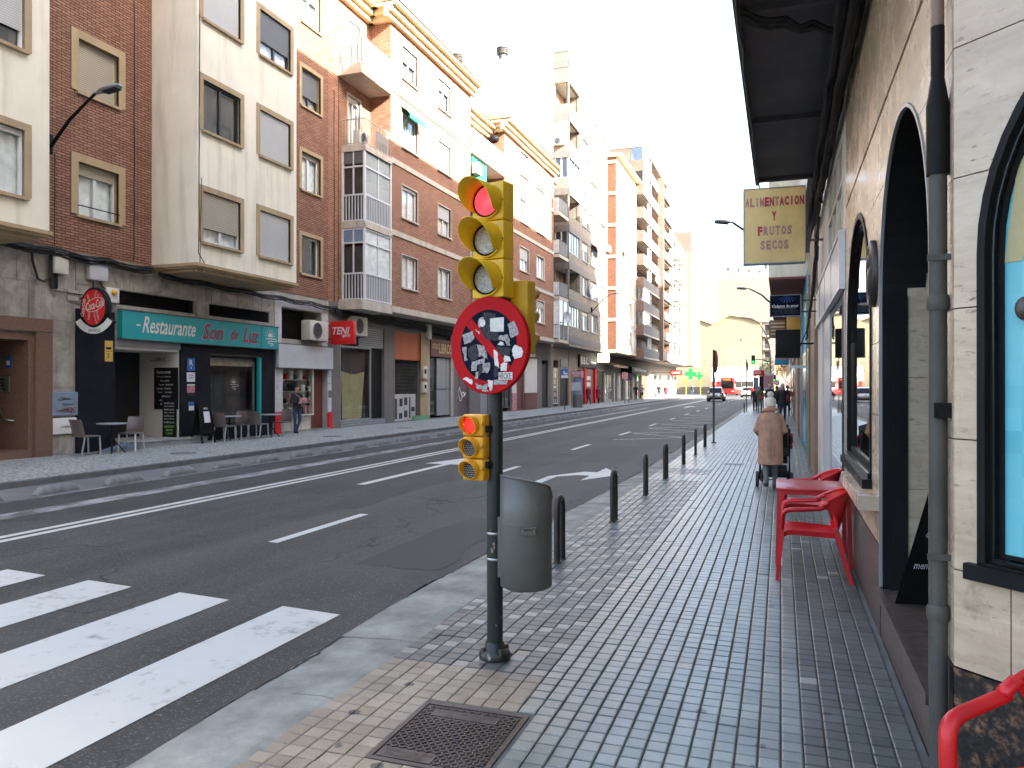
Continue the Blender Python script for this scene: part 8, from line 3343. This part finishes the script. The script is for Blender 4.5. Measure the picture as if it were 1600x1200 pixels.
for s_ in (-1, 1):
    b.tube([(s_ * .24, -.42, .13), (s_ * .24, .0, .45), (s_ * .24, .42, .1)], .013, 'black', 8)
    b.tube([(s_ * .24, .42, .12), (s_ * .24, .0, .5), (s_ * .24, -.3, .85), (s_ * .24, -.45, .97)], .013, 'black', 8)
b.tube([(-.24, -.45, .97), (0, -.46, .985), (.24, -.45, .97)], .015, 'rubber', 8)
b.build('frame', t)
b = MB()
b.bbox((-.21, -.2, .38), (.21, .3, .46), 'black_cl', .02)
b.add([(-.2, -.16, .44), (.2, -.16, .44), (.2, -.36, .95), (-.2, -.36, .95), (-.2, -.12, .44), (.2, -.12, .44), (.2, -.31, .95), (-.2, -.31, .95)], [(0, 3, 2, 1), (4, 5, 6, 7), (0, 4, 7, 3), (1, 2, 6, 5), (3, 7, 6, 2)], 'black_cl')
b.bbox((-.2, -.38, .16), (.2, .25, .32), 'black_cl', .03)
b.build('seat', t)
b = MB()
n = 10
vs_ = []
for i in range(n + 1):
    a = radians(-15 + 110 * i / n)
    for x in (-.23, -.12, .12, .23):
        r_ = .44 if abs(x) < .2 else .40
        vs_.append((x, -.12 + r_ * .75 * cos(a + pi / 2) * -1 - .15, .62 + r_ * sin(a)))
b.add(vs_, [(4 * i + j, 4 * i + 4 + j, 4 * i + 5 + j, 4 * i + 1 + j) for i in range(n) for j in range(3)], 'dkjacket', True)
b.build('hood', t)
b = MB()
b.tube([(.25, -.42, .9), (.27, -.2, .8), (.25, .0, .62)], .03, 'red_cl', 6, flat=.3)
b.tube([(.26, -.38, .72), (.27, -.2, .66), (.25, .02, .7)], .025, 'red_cl', 6, flat=.3)
b.build('red_strap', t)
b = MB()
vs_ = []
for i in range(9):
    for j in range(7):
        u, v_ = i / 8, j / 6
        vs_.append((.29 + .05 * sin(u * 5) * (1 - v_) + .1 * (1 - v_) * u, -.35 + .55 * u, .42 + .5 * v_ - .05 * sin(u * 7)))
b.add(vs_, [(7 * i + j, 7 * i + 7 + j, 7 * i + 8 + j, 7 * i + 1 + j) for i in range(8) for j in range(6)], 'glass', True)
b.build('rain_cover', t)

person((.08, 37.6, 0), pi, 1.78, 'man in a black jacket and dark trousers walking away near the shops', 'dkjacket', 'navy_cl', 'black_cl', 'hair_g', 0, 'walk', 'pockets', .02)


def bag_x(mat, x=.12, z=.98, y=-.17, strap=True):
    def fn(o, s, P):
        q = MB()
        a, c = P(x - .13, y - .05, z - .1), P(x + .13, y + .04, z + .09)
        q.bbox(a, c, mat, .02)
        q.build('bag', o)
        if strap:
            q = MB()
            q.tube([P(x, y, z + .08), P(.08, -.135, 1.25), P(-.12, -.06, 1.44), P(-.14, .09, 1.3)], .012, mat, 5)
            q.build('strap', o)
    return fn


person((-1.22, 49.9, 0), .15, 1.66, 'woman in an olive jacket with a red bag holding a phone, facing the viewer', 'olive', 'greytr', 'black_cl', 'hair_d', 0, 'stand', 'phone', .022, None, True, bag_x('red_cl'))
person((-1.55, 51.5, 0), .1, 1.6, 'figure in dark clothes partly hidden behind the woman in olive', 'dkjacket', 'black_cl', 'black_cl', 'hair_d', 0, 'stand', 'down', .026)
person((-.62, 48.5, 0), .2, 1.74, 'grey haired person in a dark coat beside the woman in olive', 'dkjacket', 'navy_cl', 'black_cl', 'hair_g', .75, 'walk', 'down', .024)
person((-.22, 47.0, 0), pi, 1.66, 'person in black bending past the bobble hat', 'black_cl', 'black_cl', 'black_cl', 'hair_d', 0, 'walk2', 'down', .024)
person((.02, 56.5, 0), pi, 1.66, 'person in a beige top and jeans beyond the man in black', 'beige_cl', 'jeans', 'whitepl', 'hair_g', 0, 'walk', 'down', .026, None, True)
person((.33, 44, 0), pi, 1.7, 'person in red glimpsed beside the man in black', 'red_cl', 'black_cl', 'black_cl', 'hair_d', 0, 'walk', 'down', .026)
# far pavement
person((-15.65, 22.45, FZ), radians(62), 1.64, 'woman in a black quilted jacket leaning with crossed legs by the small shop', 'black_cl', 'jeans', 'black_cl', 'hair_d', 0, 'cross', 'hold', .016, None, True, bag_x('poster', .16, 1.18, -.14))
person((-15.5, 64.2, FZ), pi - .3, 1.62, 'white haired person in a long crimson coat by the red shopfront', 'maroon_cl', 'black_cl', 'black_cl', 'hair_g', .55, 'walk', 'down', .026, None, True)
person((-15.2, 66.6, FZ), pi - .3, 1.6, 'person in a dark crimson coat right of the white haired one', 'maroon_cl', 'black_cl', 'black_cl', 'hair_d', .5, 'walk2', 'down', .026, None, True)
person((-14.7, 82.4, FZ), .2, 1.74, 'man in dark clothes on the left of the pair under the black awning', 'dkjacket', 'black_cl', 'black_cl', 'hair_d', 0, 'walk', 'down', .026)
person((-14.3, 84.0, FZ), .2, 1.72, 'person in a grey top on the right of the pair under the black awning', 'grey_cl', 'black_cl', 'black_cl', 'hair_d', 0, 'walk2', 'down', .026)
person((-15.5, 104.2, FZ), pi, 1.72, 'dark figure at the left of the pair walking in the far sunlight', 'black_cl', 'black_cl', 'black_cl', 'hair_d', 0, 'walk', 'down', .03)
person((-14.6, 104.6, FZ), pi, 1.62, 'dark figure at the right of the pair walking in the far sunlight', 'maroon_cl', 'black_cl', 'black_cl', 'hair_d', .5, 'walk2', 'down', .03)
person((-14.8, 112, FZ), pi, 1.66, 'lone figure in pale clothes on the sunlit far pavement', 'beige_cl', 'beige_cl', 'beige_cl', 'hair_g', 0, 'walk', 'down', .03)
person((-13.2, 124, FZ), pi, 1.74, 'lone dark figure at the far end of the left pavement', 'navy_cl', 'jeans', 'black_cl', 'hair_d', 0, 'walk', 'down', .03)

# ================================================================ vehicles


def wheel(parent, c, r_, w_, n=20):
    b = MB()
    b.lathe([(r_ - .09, -w_ / 2), (r_ - .02, -w_ / 2), (r_, -w_ / 2 + .03), (r_, w_ / 2 - .03), (r_ - .02, w_ / 2), (r_ - .09, w_ / 2)], c, 'rubber', n, 'x')
    o = b.build('wheel', parent)
    b = MB()
    b.lathe([(r_ - .1, w_ / 2 + .004), (r_ * .3, w_ / 2 + .02), (1e-4, w_ / 2 + .02)], c, 'galv', n, 'x')
    b.lathe([(r_ - .1, -w_ / 2 - .004), (r_ * .3, -w_ / 2 - .02), (1e-4, -w_ / 2 - .02)], c, 'galv', n, 'x')
    b.build('rim', o)
    return o


def car(loc, rot, label, paint, L=4.3, W=1.8, Hh=1.5, plate='1234', rear_lights=True):
    """hatchback; local front is +Y"""
    t = thing('car', label, 'car', loc, rot)
    # body sections along y: (y, half width, z low, z belt)
    sec = [(-.5, .86, .32, .78), (-.485, .93, .26, .9), (-.44, .97, .2, .98), (-.2, 1.0, .18, .97), (.15, 1.0, .18, .94), (.3, .98, .18, .9), (.44, .92, .2, .76), (.485, .84, .25, .68), (.5, .74, .3, .6)]
    b = MB()
    ring = 14
    vs_, fs = [], []
    for y, hw, zl, zb in sec:
        hw *= W / 2
        for k in range(ring):
            a = 2 * pi * k / ring
            cx, cz = cos(a), sin(a)
            e = .42
            x = hw * math.copysign(abs(cx) ** e, cx)
            z = (zl + zb) / 2 + (zb - zl) / 2 * math.copysign(abs(cz) ** e, cz)
            vs_.append((x, y * L, z))
    for i in range(len(sec) - 1):
        for k in range(ring):
            l = (k + 1) % ring
            fs.append((i * ring + k, (i + 1) * ring + k, (i + 1) * ring + l, i * ring + l))
    b.add(vs_, fs + [tuple(range(ring)), tuple(range((len(sec) - 1) * ring, len(sec) * ring))[::-1]], paint, True)
    b.build('body', t)
    cab = [(-.47, .7, .96), (-.40, .66, 1.42), (-.3, .64, 1.5), (-.05, .64, 1.52), (.06, .63, 1.48), (.24, .72, .92)]
    b = MB()
    vs_ = []
    for y, hw, z in cab:
        hw *= W / 2
        zz_ = z * Hh / 1.52
        vs_ += [(-hw, y * L, zz_), (hw, y * L, zz_), (-hw * 1.24 if z > 1 else -hw * 1.2, y * L, .93), (hw * 1.24 if z > 1 else hw * 1.2, y * L, .93)]
    for i in range(len(cab) - 1):
        a, c = 4 * i, 4 * i + 4
        m_ = paint if i in (1, 2, 3) else 'gloss'
        b.add(vs_, [(a, c, c + 1, a + 1)], m_)
        b.add(vs_, [(a, a + 2, c + 2, c), (a + 1, c + 1, c + 3, a + 3)], 'gloss' if i not in (0,) else paint)
    b.build('cabin', t)
    b = MB()
    b.box((-.6, -.475 * L - .0, .28), (.6, -.5 * L - .01, .42), 'black')
    b.box((-.75, -.46 * L, .2), (.75, -.49 * L, .3), 'black')
    b.build('bumper', t)
    for s_ in (-1, 1):
        b = MB()
        b.bbox((s_ * .5, -.5 * L + .01, .8), (s_ * .82, -.44 * L, .92), 'signred', .015)
        b.build('tail_light', t)
        b = MB()
        b.bbox((s_ * .45, .47 * L, .58), (s_ * .76, .44 * L, .7), 'whitelit', .015)
        b.build('headlight', t)
        b = MB()
        b.bbox((s_ * (W / 2 - .02), .12 * L, .95), (s_ * (W / 2 + .16), .16 * L, 1.08), paint, .02)
        b.build('mirror', t)
    b = MB()
    b.box((-.26, -.5 * L - .012, .64), (.26, -.5 * L, .75), 'sticker')
    b.build('number_plate', t)
    for sx in (-1, 1):
        for y in (-.31, .3):
            wheel(t, (sx * (W / 2 - .12), y * L, .32), .32, .22)
    return t


car((-6.75, 88, RZ), .02, 'silver hatchback driving away in the middle of the road', 'carsilver', 4.4, 1.88, 1.56)
car((-4.6, 118, RZ), 0, 'white car waiting ahead on the right of the red bus', 'carwhite')
car((-3.7, 126, RZ), radians(80), 'white car turning at the far crossing', 'carwhite')
car((-1.0, 134, RZ), radians(90), 'pale car crossing the street end behind the people', 'carwhite', 4.3, 1.8, 1.45)
t = thing('bus', 'red and white city bus with a lit orange display coming towards the viewer', 'bus', (-8.9, 141, RZ), radians(-14))
b = MB()
b.bbox((-1.25, 0, .3), (1.25, 12, 3.05), 'buswhite', .12)
b.box((-1.262, .2, .32), (1.262, 5, 1.1), 'busred')
b.bbox((-1.27, -.06, .3), (1.27, .4, 3.08), 'busred', .1)
b.build('body', t)
b = MB()
b.bbox((-1.12, -.09, 1.15), (1.12, 0, 2.5), 'gloss', .06)
b.build('windscreen', t)
b = MB()
b.box((-.95, -.1, 2.58), (.95, -.05, 2.88), 'black')
b.box((-.8, -.105, 2.64), (.6, -.1, 2.82), 'amber')
b.build('display', t)
for s_ in (-1, 1):
    b = MB()
    b.box((s_ * 1.255, .6, 1.3), (s_ * 1.275, 11.5, 2.5), 'gloss')
    b.build('side_window', t)
    b = MB()
    b.bbox((s_ * .7, -.1, .6), (s_ * 1.1, -.04, .8), 'sticker', .02)
    b.build('headlight', t)
    b = MB()
    b.tube([(s_ * 1.2, .1, 2.7), (s_ * 1.5, -.2, 2.5)], .03, 'black', 6)
    b.bbox((s_ * 1.4, -.28, 2.0), (s_ * 1.62, -.18, 2.5), 'black', .03)
    b.build('mirror', t)
    for y in (2.2, 8.8):
        wheel(t, (s_ * 1.1, y, .48), .48, .28)
t = thing('scooter', 'red delivery scooter with a rider in black at the far crossing', 'scooter', (-3.6, 108, RZ), .1)
b = MB()
b.bbox((-.25, -.75, .75), (.25, -.2, 1.25), 'signred', .04)
b.bbox((-.2, -.5, .4), (.2, .5, .72), 'signred', .08)
b.bbox((-.18, .5, .4), (.18, .65, 1.1), 'signred', .05)
b.build('body', t)
wheel(t, (0, -.55, .26), .26, .12)
wheel(t, (0, .68, .26), .26, .12)
b = MB()
b.tube([(-.35, .5, 1.12), (0, .6, 1.1), (.35, .5, 1.12)], .02, 'black', 6)
b.build('handlebar', t)
person((-3.6, 108, .02), pi, 1.6, 'rider in black clothes sitting on the red scooter', 'black_cl', 'black_cl', 'black_cl', 'hair_d', 0, 'stand', 'push', .03)

# ================================================================ trees at the end of the street


def tree(loc, label, h_, spread, seed, leaves=None, dens=0, cat='tree', name='tree', trunk_r=.2, depth=5):
    rn = random.Random(seed)
    t = thing(name, label, cat, loc)
    b = MB()
    tips = []
    br = MB()

    def grow(p, d, L, r_, lev, mb):
        n = 3
        pts = [p]
        q = p
        for i in range(n):
            d = (d + V((rn.uniform(-.16, .16), rn.uniform(-.16, .16), rn.uniform(-.04, .14)))).normalized()
            q = q + d * (L / n)
            pts.append(q)
        mb.tube(pts, [r_ * (1 - .35 * i / n) for i in range(n + 1)], 'bark', 6 if lev < 2 else 4, caps=False)
        if lev >= depth:
            tips.append(q)
            return
        k = 3 if lev < 2 else rn.choice([2, 3])
        ph = rn.uniform(0, 6)
        for i in range(k):
            a = ph + 2 * pi * i / k + rn.uniform(-.4, .4)
            side = V((cos(a), sin(a), 0))
            nd = (d * .75 + side * (.75 * spread) + V((0, 0, .12))).normalized()
            grow(q, nd, L * rn.uniform(.66, .82), r_ * .6, lev + 1, br)
            if lev >= 2:
                tips.append(q)
    grow(V((0, 0, 0)), V((0, 0, 1)), h_ * .28, trunk_r, 0, b)
    b.build('trunk', t)
    br.build('branches', t)
    if leaves:
        c = MB()
        for tp in tips:
            for _ in range(dens):
                p = tp + V((rn.gauss(0, .35), rn.gauss(0, .35), rn.gauss(0, .3)))
                u_ = V((rn.uniform(-1, 1), rn.uniform(-1, 1), rn.uniform(-.6, .6))).normalized() * .14
                v_ = u_.cross(V((rn.uniform(-1, 1), rn.uniform(-1, 1), rn.uniform(-1, 1)))).normalized() * .1
                c.poly([p - u_, p + v_, p + u_, p - v_], rn.choice(leaves))
        c.build('crown', t)
    return t


tree((-11.6, 146, -.1), 'large bare winter tree in front of the yellow gable', 10.5, 1.15, 5, trunk_r=.24)
tree((-.9, 150, -.1), 'dark green tree behind the far right pavement', 8.5, .95, 8, ['leafd'], 12, depth=4)
tree((.9, 132, -.1), 'tree with brown autumn leaves at the far right crossing', 7.5, .95, 9, ['leafo', 'leafd', 'leafo'], 12, depth=4)
tree((3.2, 140, -.1), 'rounder autumn tree beyond the far right shops', 8.0, .95, 12, ['leafo', 'leafd'], 12, depth=4)
# yellow crossing signals far left
for i, (x, y) in enumerate(((-14.6, 128), (-12.9, 134))):
    t = thing('traffic_light', ['yellow traffic light post at the far left corner', 'second yellow traffic light by the bare tree'][i], 'traffic light', (x, y, 0))
    b = MB()
    b.cyl((0, 0, 0), (0, 0, 2.0), .05, 'yeld', n=8)
    b.build('post', t)
    b = MB()
    b.bbox((-.18, -.12, 1.9), (.18, .12, 2.7), 'yeld', .04)
    b.build('lamp_housing', t)
